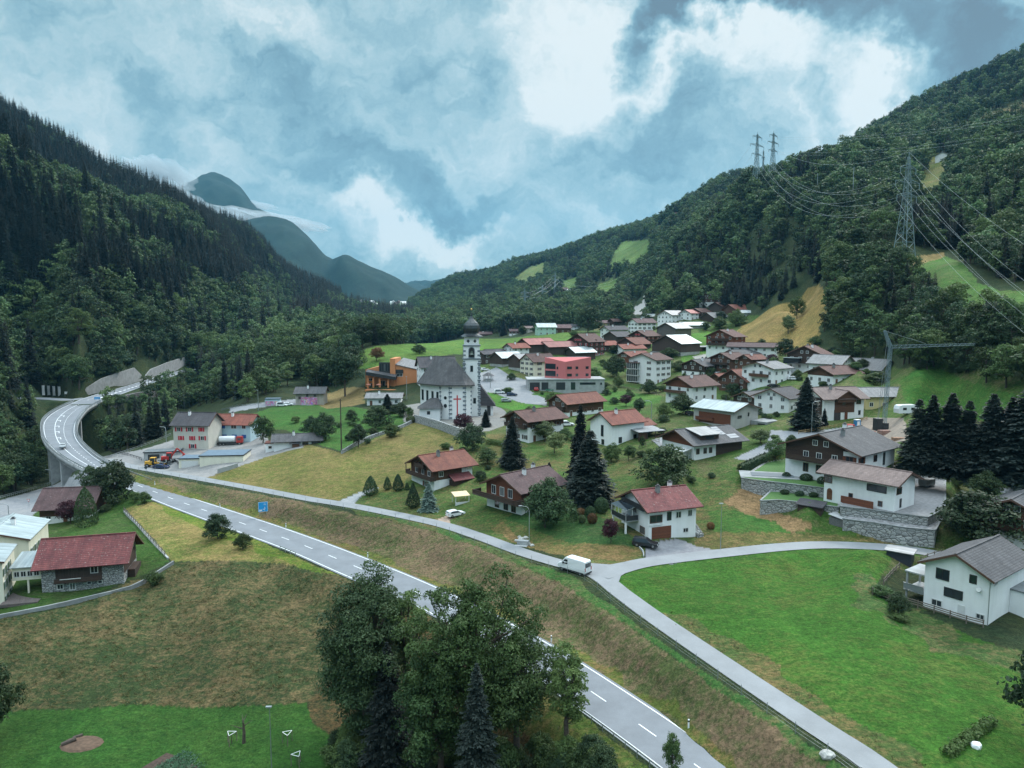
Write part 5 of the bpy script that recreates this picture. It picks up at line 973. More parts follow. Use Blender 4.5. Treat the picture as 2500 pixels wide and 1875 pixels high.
# ---- chalets on the slope
def ex5(t, rf):
    m = MB(); m.add([(4.0, -3.0, 2.1), (10.3, -3.0, 2.1), (10.3, 0, 3.4), (4.0, 0, 3.4), (4.0, -3.0, 2.3), (10.3, -3.0, 2.3), (10.3, 0, 3.6), (4.0, 0, 3.6)], [(3, 2, 1, 0), (4, 5, 6, 7), (0, 1, 5, 4), (1, 2, 6, 5), (2, 3, 7, 6), (3, 0, 4, 7)]); m.build('lean_to_roof', ROOFS['red'], t)
    bx(t, 'lean_to_wall', TDARK, 4.4, 10.0, -2.6, -.1, -3, 2.12); balcony(t, 'L', -1.0, 11.5, 2.75, d=1.5, mat=TDARK, post=True); balcony(t, 'L', 3.5, 8.0, 5.0, d=1.0, mat=TDARK)
    for y in (2.2, 5.2, 8.2): window(t, 'L', y, 3.3, 1.1, 1.2, off=.07, sub=True)
    for y in (4.7, 6.6): window(t, 'L', y, 5.7, 1.0, 1.2, off=.07, frame='b')
    window(t, 'L', 4.0, .4, 1.2, 1.2, shut='t'); window(t, 'R', 10.0, 3.4, 1.4, 1.3, off=.07); window(t, 'R', 2.0, 3.3, 1.2, 1.2, off=.07, sub=True)
    bx(t, 'white_corner', WHITE, 8.2, 11.4, -.12, -.072, -.5, 5.0)
house('dark timber chalet with red tiled roof and long balcony on the brown meadow', 1060, 1198, 38, 11.4, 11.0, 5.5, 'R', 24, 'rust', 'w', 'tm', .45, win=[], chim=2, extra=ex5, door=False, oh=1.3, name='chalet', cat='chalet')
def ex6(t, rf):
    balcony(t, 'L', -.5, 13.5, 2.7, d=2.6, mat=TDARK); balcony(t, 'R', -2.6, 3.5, 2.7, d=1.4, mat=TDARK)
    for y in (3.5, 6.2, 9.0): window(t, 'L', y, 3.1, 1.3, 1.9, off=.07, frame='w', sub=True)
    for y in (2.5, 5.0, 8.0): window(t, 'L', y, .2, 1.3, 1.7, frame='b', sub=True)
    window(t, 'R', 5.8, 3.3, 2.0, 1.2, off=.07, sub=True); window(t, 'R', 4.2, .5, 2.2, 1.3, shut='t', sub=True); window(t, 'R', 1.2, 1.2, .8, .8)
house('brown timber chalet with speckled roof and wraparound balcony behind the round tree', 1273, 1258, 42, 12.5, 11.5, 5.3, 'R', 24, 'purple', 'w', 'tr', .48, win=[], chim=2, extra=ex6, door=False, oh=1.2, name='chalet', cat='chalet')
house('white house with brown timber gable and two rows of dark shutters below the church square', 1290, 1082, 38, 13.5, 10.5, 6.6, 'R', 22, 'brown', 'w', 'tm', .68, shut='d', bal=[('L', .5, 10, 4.2)], oh=1.3, chim=1)
def ex7(t, rf):
    bx(t, 'wing_wall', WHITE, 12.0, 18.5, 2.5, 8.8, -3, 4.6); gable_roof(t, 12.0, 18.5, 2.5, 8.8, 4.6, 1.3, 'R', ROOFS['rust'], .6, name='wing_roof'); window(t, 'L', 4.2, 2.6, .9, 3.0, frame='d', sub=True); window(t, 'L', 3.9, .3, 1.0, 1.3, frame='d'); window(t, 'R', 3, 1.0, 1.0, 1.5, frame='d'); window(t, 'R', 8.5, 1.2, 1.0, 1.6, frame='d'); 
    window_obj(t, 15, 1.6, .8, 1.3, 'R', -2.5, 'd'); window_obj(t, 17, 1.6, .8, 1.3, 'R', -2.5, 'd')
house('white house with steep rust tiled roof in two steps beside the slatted carport', 1494, 1092, 33, 12.0, 9.5, 6.6, 'R', 28, 'orange', 'w', win=[], chim=1, extra=ex7, door=False, oh=.8)
# carport
def carport(label, u, v, a, LR, LL, h, mat='grey', solid=True):
    t = empty('carport', at(u, v), R(a)); tag(t, label, 'carport'); m = MB()
    m.add([(-.3, -.3, h), (LR + .3, -.3, h), (LR + .3, LL + .3, h + .5), (-.3, LL + .3, h + .5), (-.3, -.3, h + .15), (LR + .3, -.3, h + .15), (LR + .3, LL + .3, h + .65), (-.3, LL + .3, h + .65)], [(3, 2, 1, 0), (4, 5, 6, 7), (0, 1, 5, 4), (1, 2, 6, 5), (2, 3, 7, 6), (3, 0, 4, 7)]); m.build('roof', ROOFS[mat], t)
    for x in np.linspace(0, LR - .2, 4):
        for y in (0, LL - .2): bx(t, 'post', TDARK, x, x + .2, y, y + .2, -1.5, h)
    if solid: bx(t, 'back_wall', TDARK, 0, LR, LL - .1, LL, -1, h); bx(t, 'side_wall', TMID, 0, LR * .35, .3, .4, -1, h)
    return t
carport('flat roofed timber carport attached beside the white house with the rust roof', 1560, 1078, 25, 8.5, 5.5, 2.5)
carport('low timber carport next to the white farmhouse under the tan hill', 1702, 858, 5, 9, 5, 2.4, 'grey')
def ex8(t, rf):
    m = MB(); sl = math.tan(R(22)); zz = lambda y: (6.0 + .9 * 0) + y
    x0, x1 = 2.6, 8.6
    m.add([(x0, .6, 4.7), (x1, .6, 4.7), (x1, 5.5, 6.1), (x0, 5.5, 6.1), (x0, .6, 6.0), (x1, .6, 6.0), (x1, 5.5, 6.9), (x0, 5.5, 6.9)], [(3, 2, 1, 0), (4, 5, 6, 7), (0, 1, 5, 4), (1, 2, 6, 5), (2, 3, 7, 6), (3, 0, 4, 7)]); d = m.build('dormer', TDARK, t)
    q = MB(); q.add([(x0 - .5, 0, 6.0), (x1 + .5, 0, 6.0), (x1 + .5, 6.0, 7.1), (x0 - .5, 6.0, 7.1), (x0 - .5, 0, 6.15), (x1 + .5, 0, 6.15), (x1 + .5, 6.0, 7.25), (x0 - .5, 6.0, 7.25)], [(3, 2, 1, 0), (4, 5, 6, 7), (0, 1, 5, 4), (1, 2, 6, 5), (2, 3, 7, 6), (3, 0, 4, 7)]); q.build('dormer_roof', ROOFS['grey'], t)
    window_obj(t, 5.6, 5.0, 2.6, .7, 'R', -.6, 'd')
    for k in range(6):
        y0 = .1 + k * .95; z0 = 4.3 + sl * y0 + .26; m2 = MB(); y1 = y0 + .85; z1_ = 4.3 + sl * y1 + .26
        xa, xb = (10.2, 12.4) if k > 1 else (12.2, 15.4); m2.add([(xa, y0, z0), (xb, y0, z0), (xb, y1, z1_), (xa, y1, z1_), (xa, y0, z0 + .08), (xb, y0, z0 + .08), (xb, y1, z1_ + .08), (xa, y1, z1_ + .08)], [(3, 2, 1, 0), (4, 5, 6, 7), (0, 1, 5, 4), (1, 2, 6, 5), (2, 3, 7, 6), (3, 0, 4, 7)]); m2.build('solar_panel', M_SOL, t)
    bx(t, 'timber_wall', TDARK, 7.2, 16.05, -.06, .0, .4, 3.6)
    for x in (1.2, 3.6, 5.4): window(t, 'R', x, 1.5, .9, 1.3, frame='b', sub=True)
    c = MB()
    for x in (-2.8, -1.9, -1.0, -.1): c.box(x, x + .08, .8, .9, 0, 2.3); c.box(x, x + .08, 4.0, 4.1, 0, 2.3)
    c.box(-2.8, 0, .8, .9, 2.2, 2.3); c.box(-2.8, -2.7, .8, 4.1, 2.2, 2.3); c.build('conservatory_frame', FRAME_W, t); q = MB(); q.add([(-2.85, .75, 2.32), (0, .75, 2.7), (0, 4.2, 2.7), (-2.85, 4.2, 2.32)], [(3, 2, 1, 0)]); q.build('glass_roof', FRAME_W, t)
M_SOL = mat_plain('solar glass', (.11, .14, .17), .55, .0, var=.06)
house('white and timber house with solar panels and a wide dormer on its slate roof', 1694, 1124, 27, 16.0, 12.5, 4.3, 'R', 22, 'slate', 'w', win=[], gable='tr', chim=0, extra=ex8, door=False, oh=1.4)
def ex9(t, rf):
    bx(t, 'timber_front', TRED, -.08, 0, 1.0, 12.5, 1.2, 4.4); balcony(t, 'L', 7.0, 13.5, 1.9, d=.5, mat=TRED); bx(t, 'garage_wing', M_CONCD, 8.6, 17.5, -5.6, -.1, -3, 2.2); bx(t, 'garage_door', METALD, 8.57, 8.62, -5.0, -2.6, -.8, 1.6); bx(t, 'garage_door', METALD, 12, 16, -5.66, -5.6, -.8, 1.8); window(t, 'R', 3.0, 3.3, 1.8, .7, frame='d'); window(t, 'R', 7.5, 3.6, .6, 1.0, frame='d'); m = MB(); m.tube([(4, 7, 6), (4, 7, 8.2)], .14, 8); m.build('flue', METALD, rf)
    rf.children[0].location = (-4, -7, -4.4)
house('light grey modern house with pale metal roof and orange timber front', 1790, 1050, 38, 12.5, 14.5, 5.6, 'L', 16, 'pale', 'g', win=[], chim=0, extra=ex9, door=False, oh=.9)
house('white house with red timber gable, balcony and brown roof above the village green', 1690, 982, 35, 13.5, 13, 6.0, 'R', 24, 'brown', 'w', gable='tr', bal=[('L', 3, 13, 2.9, 'tm')], chim=1, oh=1.2)
house('white house under a wide rust brown roof with balconies, next to parked dark car', 1822, 958, 33, 12.5, 13.5, 4.5, 'R', 30, 'rust', 'tm', bal=[('L', 3, 12, 2.6, 'tm')], chim=0, oh=1.1)
house('small red brown roofed timber house squeezed between two white houses', 1763, 946, 30, 9, 7, 3.6, 'R', 26, 'rust', 'tm', chim=0)
house('low dark timber house with grey roof and white side wall', 1845, 1006, 35, 12, 9, 4.4, 'R', 22, 'slate', 'w', 'td', .2, chim=0)
house('white house with sweeping dark roof and small porch beside the tall spruce', 1925, 1008, 40, 11, 12, 4.6, 'R', 22, 'dark', 'w', chim=0)
def ex10(t, rf):
    bx(t, 'timber_front', TMID, 3.4, 10.0, -.09, 0, 2.4, 7.1); m = MB(); gable_prism(m, 3.6, 9.8, -1.0, 4.0, 5.5, 6.9, 1.9, 'L'); m.build('dormer', TMID, t); gable_roof(t, 3.6, 9.8, -1.0, 4.0, 6.9, 1.9, 'L', ROOFS['pink'], .7, name='dormer_roof', th=.2)
    window(t, 'R', 4.4, .1, 2.0, 3.0, frame='d'); bx(t, 'door', TRED, 6.8, 7.8, -.13, -.08, 0, 2.4); window(t, 'R', 11.4, 4.8, 1.4, 1.3, frame='b'); window(t, 'R', 11.8, 1.6, .6, 1.2, frame='d'); window(t, 'R', 6.4, 4.6, 1.0, 1.4, frame='b', off=.09); bx(t, 'timber_side', TDARK, -.08, 0, 1, 12, 1, 6.6)
house('large white house with brown timber centre, stepped pink slate roof and pointed dormer', 2011, 1028, 12, 13.2, 11, 6.8, 'R', 24, 'pink', 'w', win=[], chim=1, extra=ex10, door=False, oh=1.2)
house('yellow house with blue grey roof behind the crane mast', 2113, 1000, 3, 15.5, 9, 4.2, 'R', 24, 'eternit', 'y', chim=0, floors=1)
house('long low white house with brown roof and white chimney behind the timber fronted house', 2033, 940, 25, 14, 11, 3.8, 'R', 22, 'brown', 'w', chim=1, gable='tm')
house('white house with two tier grey roof and dark timber upper wall', 1719, 922, 33, 11.5, 12, 4.8, 'R', 20, 'slate', 'w', 'td', .45, chim=2, bal=[('R', 1, 11, 2.4)])
house('dark timber chalet with pale roof patch beside red roofed annex', 1787, 906, 30, 10, 13, 5.2, 'R', 20, 'brown', 'tm', chim=1, bal=[('L', 2, 12, 2.6)])
house('small house with dark red roof tucked behind the timber chalet', 1835, 898, 25, 8, 8, 3.6, 'R', 22, 'rust', 'tm', chim=1)
house('cream white three storey house with pale grey roof and balconies', 1887, 942, 35, 11, 14, 6.4, 'R', 16, 'eternit', 'w', chim=1, bal=[('L', 2, 10, 3.2, 'tm')])
house('grey roofed bungalow half hidden above the cream three storey house', 1800, 885, 25, 12, 8, 3.4, 'R', 22, 'slate', 'w', chim=0)
house('long white house with grey brown roof below the tan hill', 1896, 876, 65, 8, 19.5, 5.0, 'L', 20, 'purple', 'w', chim=0)
def ex11(t, rf):
    bx(t, 'winter_garden', GLASS, -3.5, -.05, 8, 14, 2.6, 4.8); m = MB(); m.box(-3.7, 0, 7.8, 14.2, 4.8, 4.95); m.build('glass_roof', ROOFS['pale'], t)
house('white house with dark timber gable, glazed winter garden and two white chimneys', 2006, 906, 45, 9, 14, 6.4, 'R', 24, 'brown', 'w', 'td', .42, chim=2, extra=ex11, bal=[('L', 0, 8, 2.8)])
house('white house with plain grey roof between the winter garden house and the larger grey roof', 2052, 914, 42, 11, 12, 3.8, 'L', 26, 'eternit', 'w', chim=0)
house('large white house with broad pale grey roof nearest the crane jib', 2147, 934, 40, 14, 16, 4.6, 'L', 27, 'eternit', 'w', chim=1)
house('timber chalet with white arcaded ground floor at the foot of the tan hill', 1791, 858, 40, 9, 14.5, 6.8, 'R', 22, 'brown', 'w', 'tr', .4, chim=1, bal=[('L', 0, 14, 2.7), ('L', 3, 12, 5.0)], name='chalet', cat='chalet')
house('white house with small round bush half hidden under the hillside trees', 1925, 905, 30, 0.1, .1, .1, 'R', 20, 'brown', 'w', chim=0, win=[]) if False else None
# ---- tall white block
def ex12(t, rf):
    for k in range(3):
        m = MB()
        for x in np.linspace(9.4, 15.8, 6): m.box(-1.7, -1.6, x, x + .14, 3.1 * k + .6, 3.1 * k + 3.2)
        m.box(-1.75, -.02, 9.4, 16.0, 3.1 * k + .35, 3.1 * k + .6); m.build('glazed_balcony_frame', FRAME_W, t); bx(t, 'glazing', GLASS, -1.55, -1.5, 9.5, 15.9, 3.1 * k + .6, 3.1 * k + 3.2)
    bx(t, 'bay_roof', ROOFS['brown'], -1.9, 0, 9.2, 16.2, 9.6, 9.8)
house('four storey white apartment house with glazed corner balconies', 1600, 938, 42, 12, 16, 11.5, 'R', 18, 'brown', 'w', win=[('R', 4, 3), ('L', 4, 2)], chim=1, extra=ex12, shut='d', cat='apartment house', name='apartment_house', oh=1.0)
# ---- village core
house('orange brown log chalet with orange tiled roof above the coral building', 1545, 900, 40, 15, 11.5, 5.4, 'R', 24, 'orange', 'tr', win=[('R', 2, 3), ('L', 2, 3), ('Lg', 1, 3)], chim=1, name='chalet', cat='chalet')
house('cream house with shuttered windows and brown gable roof behind the coral building', 1303, 922, 35, 12, 10, 7.2, 'R', 30, 'brown', 'c', win=[('R', 3, 2), ('L', 3, 3), ('Lg', 1, 2)], shut='d', chim=1)
BARN = dict(cat='barn', name='barn', group='barns in the village', door=False, chim=0, frame='b')
house('weathered log barn with grey roof left of the cream shuttered house', 1272, 908, 38, 14, 9, 5.6, 'R', 26, 'grey', 'k', 'tb', .3, win=[], **BARN)
house('dark log barn with pale metal roof next to the grey roofed log barn', 1226, 897, 38, 12, 9.5, 4.6, 'R', 26, 'pale', 'k', 'tb', .3, win=[], **BARN)
house('small white house with dark roof at the near end of the barn row', 1196, 884, 35, 10, 8, 4.2, 'R', 25, 'dark', 'w', chim=0)
house('narrow dark timber house next to the church tower', 1182, 890, 40, 7, 6, 5.2, 'R', 25, 'dark', 'tb', chim=0)
house('white house with orange roof behind the pale roofed barns', 1252, 872, 35, 10, 8, 4.8, 'R', 26, 'orange', 'w', chim=1)
house('dark barn with broad red metal roof at the edge of the bright hill field', 1293, 862, 36, 17, 11, 4.6, 'R', 26, 'coral', 'tb', win=[], **BARN)
house('dark barn with faded orange metal roof in front of the large dark chalet', 1340, 866, 34, 18, 10, 4.2, 'R', 25, 'coral', 'tb', win=[], **BARN)
house('dark barn with pale roof directly behind the coral building', 1405, 878, 33, 13, 10, 3.8, 'R', 26, 'pale', 'tb', win=[], **BARN)
def ex13(t, rf): 
    m = MB(); gable_prism(m, 6, 9, 1.0, 5, 7.5, 9.0, .9, 'L'); m.build('dormer', TDARK, t); gable_roof(t, 6, 9, 1.0, 5, 9.0, .9, 'L', ROOFS['brown'], .4, name='dormer_roof')
house('very large dark timber chalet with red shutters and brown roof', 1437, 872, 42, 14, 17, 9.0, 'R', 27, 'brown', 'k', 'td', .2, win=[('R', 3, 3), ('L', 3, 4), ('Lg', 1, 3)], shut='r', chim=1, extra=ex13, name='chalet', cat='chalet', frame='w')
house('white house with grey roof rising behind the dark barns of the old core', 1487, 830, 30, 15, 9, 6.6, 'R', 26, 'dark', 'w', chim=1)
house('dark timber barn with grey roof in front of the white grey roofed house', 1506, 840, 38, 13, 11, 4.6, 'R', 26, 'dark', 'tb', win=[], **BARN)
house('red roofed cottage between the large dark chalet and the log chalet', 1470, 858, 30, 11, 8, 3.6, 'R', 26, 'orange', 'td', chim=0)
house('long dark barn with reddish brown roof in the old core', 1551, 860, 40, 13, 13, 4.6, 'R', 26, 'rust', 'tb', win=[], **BARN)
house('dark chalet with red shutters and brown roof below the white hotel', 1578, 842, 40, 12, 13, 5.2, 'R', 24, 'brown', 'td', shut='r', chim=1, name='chalet', cat='chalet')
house('white hotel like house with small gabled dormer and grey brown roof', 1556, 815, 25, 15, 11, 7.6, 'R', 25, 'purple', 'w', win=[('R', 3, 4), ('L', 3, 3)], shut='d', chim=1)
house('red roofed house just above the log chalet with the orange roof', 1522, 868, 25, 14, 9, 3.8, 'R', 24, 'orange', 'w', chim=1)
house('grey boarded barn with plain grey roof on the upper street', 1655, 826, 45, 12, 20, 6.0, 'L', 24, 'grey', 'tg', win=[], **BARN) if False else house('grey boarded barn with plain grey roof on the upper street', 1648, 826, 42, 16, 13, 6.0, 'R', 24, 'grey', 'tg', win=[], **BARN)
house('large farm barn with dark slatted gable and long pale roof', 1662, 870, 42, 16, 17, 6.4, 'R', 24, 'pale', 'k', 'tb', .3, win=[], **BARN)
house('white house with grey roof at the top of the upper street', 1640, 790, 35, 14, 13, 6.0, 'R', 24, 'grey', 'w', chim=0)
house('low building with wide pale metal roof beside the winding hill road', 1580, 782, 20, 20, 10, 3.2, 'R', 20, 'pale', 'w', chim=0)
house('long shed with bright pale roof behind the grey boarded barn', 1668, 806, 15, 18, 10, 3.2, 'R', 20, 'pale', 'g', win=[], **BARN)
house('house with pinkish red roof beside the white upper street house', 1686, 782, 40, 9, 9, 5.0, 'R', 26, 'coral', 'w', chim=0)
house('dark timber house with brown roof in the upper hamlet', 1712, 778, 45, 13, 10, 4.6, 'R', 26, 'brown', 'td', chim=0)
house('dark barn with pale grey roof in the upper hamlet', 1742, 788, 30, 17, 12, 3.6, 'R', 28, 'eternit', 'td', win=[], **BARN)
house('long farm building with dull red roof at the edge of the tan hill', 1796, 772, 25, 26, 13, 4.6, 'R', 26, 'rust', 'tm', win=[], **BARN)
house('brown barn with dark roof below the uppermost white and timber house', 1762, 760, 35, 12, 11, 3.6, 'R', 26, 'brown', 'tb', win=[], **BARN)
house('white and timber house standing uppermost against the forest', 1742, 748, 40, 12, 12, 7.0, 'R', 22, 'slate', 'w', 'tm', .45, chim=1)
house('house with pale roof low behind the long red roofed farm building', 1812, 776, 20, 12, 8, 3.4, 'R', 22, 'pale', 'w', chim=0)
house('mint green house with pale grey roof beyond the hill field', 1314, 819, 12, 12.5, 9, 6.0, 'R', 28, 'pale', 'm', chim=0, win=[('R', 2, 3), ('L', 2, 2)])
house('brown house with tan roof right behind the mint green house', 1353, 814, 10, 12, 9, 4.0, 'R', 26, 'purple', 'tm', chim=0)
house('white and brown house with brown roof beside the tall dark fir', 1246, 821, 10, 13, 9, 5.6, 'R', 26, 'purple', 'w', 'tm', .5, chim=0)
house('pinkish house with grey brown roof between the fir and the mint green house', 1279, 815, 15, 10, 8, 6.2, 'R', 26, 'pink', 'b', chim=0)
house('timber house with grey roof standing alone just beyond the church spire', 1168, 825, 12, 16, 10, 4.4, 'R', 26, 'purple', 'old', 'tm', .5, chim=1)
house('white house with grey roof half hidden by the broad dark tree', 1392, 808, 15, 12, 10, 5.0, 'R', 28, 'slate', 'w', chim=0)
house('cream yellow house with brown roof behind the broad dark tree', 1462, 806, 20, 10, 9, 6.0, 'R', 24, 'purple', 'y', chim=0)
house('dark hut with brown roof beside the cream yellow house', 1498, 798, 30, 7, 7, 4.6, 'R', 30, 'brown', 'td', win=[], **BARN)
def ex14(t, rf):
    for x in (2.2, 8.2): window(t, 'R', x, 3.2, .9, 1.2, off=.05)
house('rust red roofed house with stepped roof and timber wall in front of the village green', 1385, 1018, 36, 17, 10, 4.8, 'R', 26, 'rust', 'w', 'tm', .3, chim=0, oh=1.1, bal=[('L', 1, 9, 2.4)])
# ---- lower left group
def ex15(t, rf):
    for k, (z, row) in enumerate(((6.2, [(1.9, 'o'), (5.6, 'o'), (9.6, 'c')]), (3.3, [(2.6, 'c'), (6.4, 'c'), (9.8, 'o')]), (.6, [(6.4, 'o')]))):
        for x, s_ in row: window(t, 'R', x, z, 1.15 if s_ == 'o' else .9, 1.35, shut='r', sub=True)
house('tall beige house with red shutters and dark roof by the machinery yard', 425, 1098, -3, 11.8, 10, 8.6, 'R', 32, 'dark', 'b', win=[], chim=1, extra=ex15, door=False)
def ex16(t, rf):
    bx(t, 'link_wing', BLUE, -3.9, -.02, .5, 7, -3, 4.6); m = MB(); gable_prism(m, -3.9, .0, .5, 7, 4.6, 4.65, 1.4, 'R'); m.build('link_roof', ROOFS['dark'], t)
    window(t, 'R', 2.6, 4.9, 1.9, 1.2, frame='w', shut=None); bx(t, 'blue_shutter', SHUT['b'], 1.6, 3.6, -.1, -.05, 4.9, 6.1); window(t, 'R', 6.6, 4.9, 1.9, 1.1, sub=True); window(t, 'R', 10.2, 4.9, 1.3, 1.1, sub=True)
    bx(t, 'blue_gate', SHUT['b'], 1.7, 4.0, -.08, -.02, .2, 2.8); bx(t, 'blue_shutter', SHUT['b'], 5.8, 7.6, -.08, -.02, 1.6, 2.8); bx(t, 'blue_shutter', SHUT['b'], 9.4, 10.9, -.08, -.02, 1.6, 2.8); window_obj(t, -2.4, 2.0, 1.4, 1.1, 'R', -.5, 'w', 'b')
house('pale blue house with blue shutters and orange red roof next to the beige house', 527, 1080, -4, 12.4, 9, 6.6, 'R', 30, 'orange', 'l', win=[], chim=1, extra=ex16, door=False)
def ex17(t, rf):
    bx(t, 'low_wing', WHITE, -2.7, -.02, 1.5, 6, -3, 2.4); m = MB(); m.box(-2.9, -.02, 1.3, 6.2, 2.4, 2.6); m.build('wing_roof', ROOFS['rust'], t); bx(t, 'porch_roof', ROOFS['slate'], 4.8, 8.2, -1.5, -.02, 2.5, 2.65); bx(t, 'porch_wall', DOORM, 5.6, 7.8, -.9, -.05, -.5, 2.5); window(t, 'R', 9.6, 1.9, 1.7, .9, frame='b', sub=True); window_obj(t, -1.3, .9, .8, .6, 'R', -1.5, 'b'); bx(t, 'timber_end', TGREY, 11.5, 14.3, -.08, 0, -1, 3.0)
house('white bungalow with long grey roof at the foot of the sloping meadow', 669, 1103, 13, 14.3, 7.5, 3.3, 'R', 22, 'slate', 'w', win=[], chim=1, extra=ex17, door=False)
def flatbuilding(label, u, v, a, LR, LL, h, wall, roof='flat', cat='garage', name='garage', feats=(), z=None, grp=None):
    t = empty(name, at(u, v) if z is None else pt_z(u, v, z), R(a)); tag(t, label, cat, grp); bx(t, 'wall', MW[wall], 0, LR, 0, LL, -2.5, h); flat_roof(t, LR, LL, h, ROOFS[roof] if isinstance(roof, str) else roof)
    for f in feats: bx(t, *f)
    return t
M_BLUEROOF = mat_plain('blue grey membrane', (.10, .15, .20), .6, var=.15, scale=.7)
flatbuilding('low garage with blue grey flat roof and white door in the machinery yard', 437, 1144, 4, 6.4, 5.5, 2.9, 'c', M_BLUEROOF, feats=[('garage_door', FRAME_W, .8, 5.8, -.06, .0, -.1, 2.3)])
flatbuilding('long cream workshop with blue grey flat roof beside the yard garage', 488, 1141, 6, 12.8, 9, 3.3, 'c', M_BLUEROOF, cat='workshop', name='workshop')
flatbuilding('open fronted store shed with flat roof behind the yellow digger', 352, 1128, 12, 10.5, 5, 2.9, 'k', 'flat', cat='shed', name='shed', feats=[('opening', METALD, 1.2, 4.6, -.05, .0, .1, 2.3), ('white_door', FRAME_W, 5.6, 9.0, -.05, .0, .1, 2.3)])
GRAF = MN('graffiti'); gv = obj_vec(GRAF, (1.1, 1.1, 1.1)); vc_ = GRAF.n('ShaderNodeTexVoronoi', {'Scale': 1.3, 'Vector': gv, 'Randomness': 1.0}); hsv = GRAF.n('ShaderNodeHueSaturation', {'Hue': .5, 'Saturation': .8, 'Value': .8, 'Color': vc_.outputs['Color']})
pkf = GRAF.ramp(GRAF.noise(1.2, 5, .7, gv), .40, .6); GRAF.col(GRAF.mix(pkf, hsv.outputs[0], (.62, .14, .34))); GRAF.rough(.7)
def ex18(t, rf):
    bx(t, 'graffiti_wall', GRAF.m, 2.2, 9.5, -.08, 0, -1.0, 3.4); bx(t, 'graffiti_end', GRAF.m, -.08, 0, .5, 8, -1.0, 1.6)
    for x in (1.8, 5.2, 8.6): window(t, 'R', x, 3.6 if x > 2 else 2.6, .9, 1.0, frame='b', off=.09)
house('old stucco house with graffiti covered wall and sagging grey roof', 722, 988, 4, 12.4, 9, 5.2, 'R', 26, 'slate', 'old', win=[], chim=1, extra=ex18, door=False)
flatbuilding('small blue container hut painted with graffiti beside the white parked vans', 647, 990, 4, 6.4, 3, 2.8, 'l', M_BLUEROOF, cat='hut', name='hut', feats=[('painted_front', GRAF.m, .2, 5.4, -.06, 0, 0, 1.9)])
house('low white building with plain grey roof below the orange hall terrace', 896, 990, 2, 13.8, 8, 3.2, 'R', 20, 'eternit', 'w', chim=1)
# red roofed stone house
def ex19(t, rf):
    bx(t, 'timber_front', TBARN, 2.4, 10.4, -.06, .0, 1.9, 5.3); bx(t, 'balcony', TDARK, 2.4, 10.4, -1.0, -.08, 1.75, 1.9); bx(t, 'railing', TDARK, 2.4, 10.4, -1.0, -.94, 1.9, 2.7)
    window(t, 'R', 9.1, 3.1, 1.2, 1.3, off=.07, sub=True); window(t, 'R', 3.1, .4, 1.0, .9, sub=True); window(t, 'R', 5.2, .1, .9, 1.3, sub=True); window(t, 'R', 8.1, .9, .7, .5, sub=True); window(t, 'R', 10.0, .9, .7, .5, sub=True)
    bx(t, 'side_porch', TDARK, 14.25, 15.6, 2.6, 7.6, -1, 2.3); bx(t, 'plank_shelf', FRAME_W, 3.4, 7.0, -1.1, -1.0, 2.5, 2.62); bx(t, 'timber_gable', TDARK, 14.2, 14.27, .3, 9.5, 2.4, 5.2)
house('stone and dark timber house under a bright red tiled roof above the brown meadow', 103, 1447, 15, 14.2, 10, 5.5, 'R', 34, 'red', 's', win=[], chim=0, extra=ex19, door=False, oh=1.3)
house('old timber house on white base with brown mottled roof behind the red roofed house', 99, 1282, 9, 11.8, 10.5, 4.7, 'R', 33, 'purple', 'w', 'tm', .45, win=[('R', 2, 3), ('L', 2, 2)], chim=0, oh=1.3)
def vol(t, x0, x1, y0, y1, z0, z1, rise, ridge, wall, roof, oh=.5): m = MB(); gable_prism(m, x0, x1, y0, y1, z0, z1, rise, ridge); m.build('wall', MW[wall], t); return gable_roof(t, x0, x1, y0, y1, z1, rise, ridge, ROOFS[roof], oh)
t = empty('guest_house', (0, 0, 0)); tag(t, 'cream house complex with pale metal roofs and bridging wing at the frame edge', 'house')
def wall_frame(pa, pb):
    """local frame whose y axis runs along a wall from pixel point pa away to pb"""
    a = Vector(pt_z(*pa)); b = Vector(pt_z(*pb)); d = b - a; f = empty('building_block', tuple(a), math.atan2(d.y, d.x) - math.pi / 2); f.parent = t; return f, math.hypot(d.x, d.y)
f1, l1 = wall_frame((12, 1484, -5.2), (38, 1441, -5.2)); vol(f1, -11, 0, 0, l1 + 1, -3, 8.8, 1.2, 'L', 'c', 'pale', .5)
for y in (1.2, 3.4, 5.6):
    for z in (.6, 3.4, 5.9): o = window_obj(f1, 0, z, .9, 1.3, 'R', 0, 'w', 'g'); o.location = (.03, y, z); o.rotation_euler = (0, 0, R(90))
f2, l2 = wall_frame((70, 1330, 1.6), (117, 1283, 1.6)); f2.location.z = -4.6; rf_ = vol(f2, -13, 0, 0, l2, -3, 7.4, 1.9, 'L', 'c', 'pale', .5); chimney(rf_, 0, -2, 1.6, 1.2)
for y in (1.8, 4.6, 7.4):
    if y < l2 - .8: o = window_obj(f2, 0, 3.6, .9, 1.4, 'R', 0, 'w', 'g'); o.location = (.03, y, 3.6); o.rotation_euler = (0, 0, R(90))
f3 = empty('bridge_wing', at(103, 1447), R(15)); f3.parent = t; bx(f3, 'wall', CREAM, -5.0, -.03, .5, 6, 2.6, 5.0)
m = MB(); m.add([(-5.3, .1, 5.02), (-.03, .1, 5.02), (-.03, 6.5, 6.2), (-5.3, 6.5, 6.2), (-5.3, .1, 5.2), (-.03, .1, 5.2), (-.03, 6.5, 6.4), (-5.3, 6.5, 6.4)], [(3, 2, 1, 0), (4, 5, 6, 7), (0, 1, 5, 4), (1, 2, 6, 5), (2, 3, 7, 6), (3, 0, 4, 7)]); m.build('roof', ROOFS['pale'], f3)
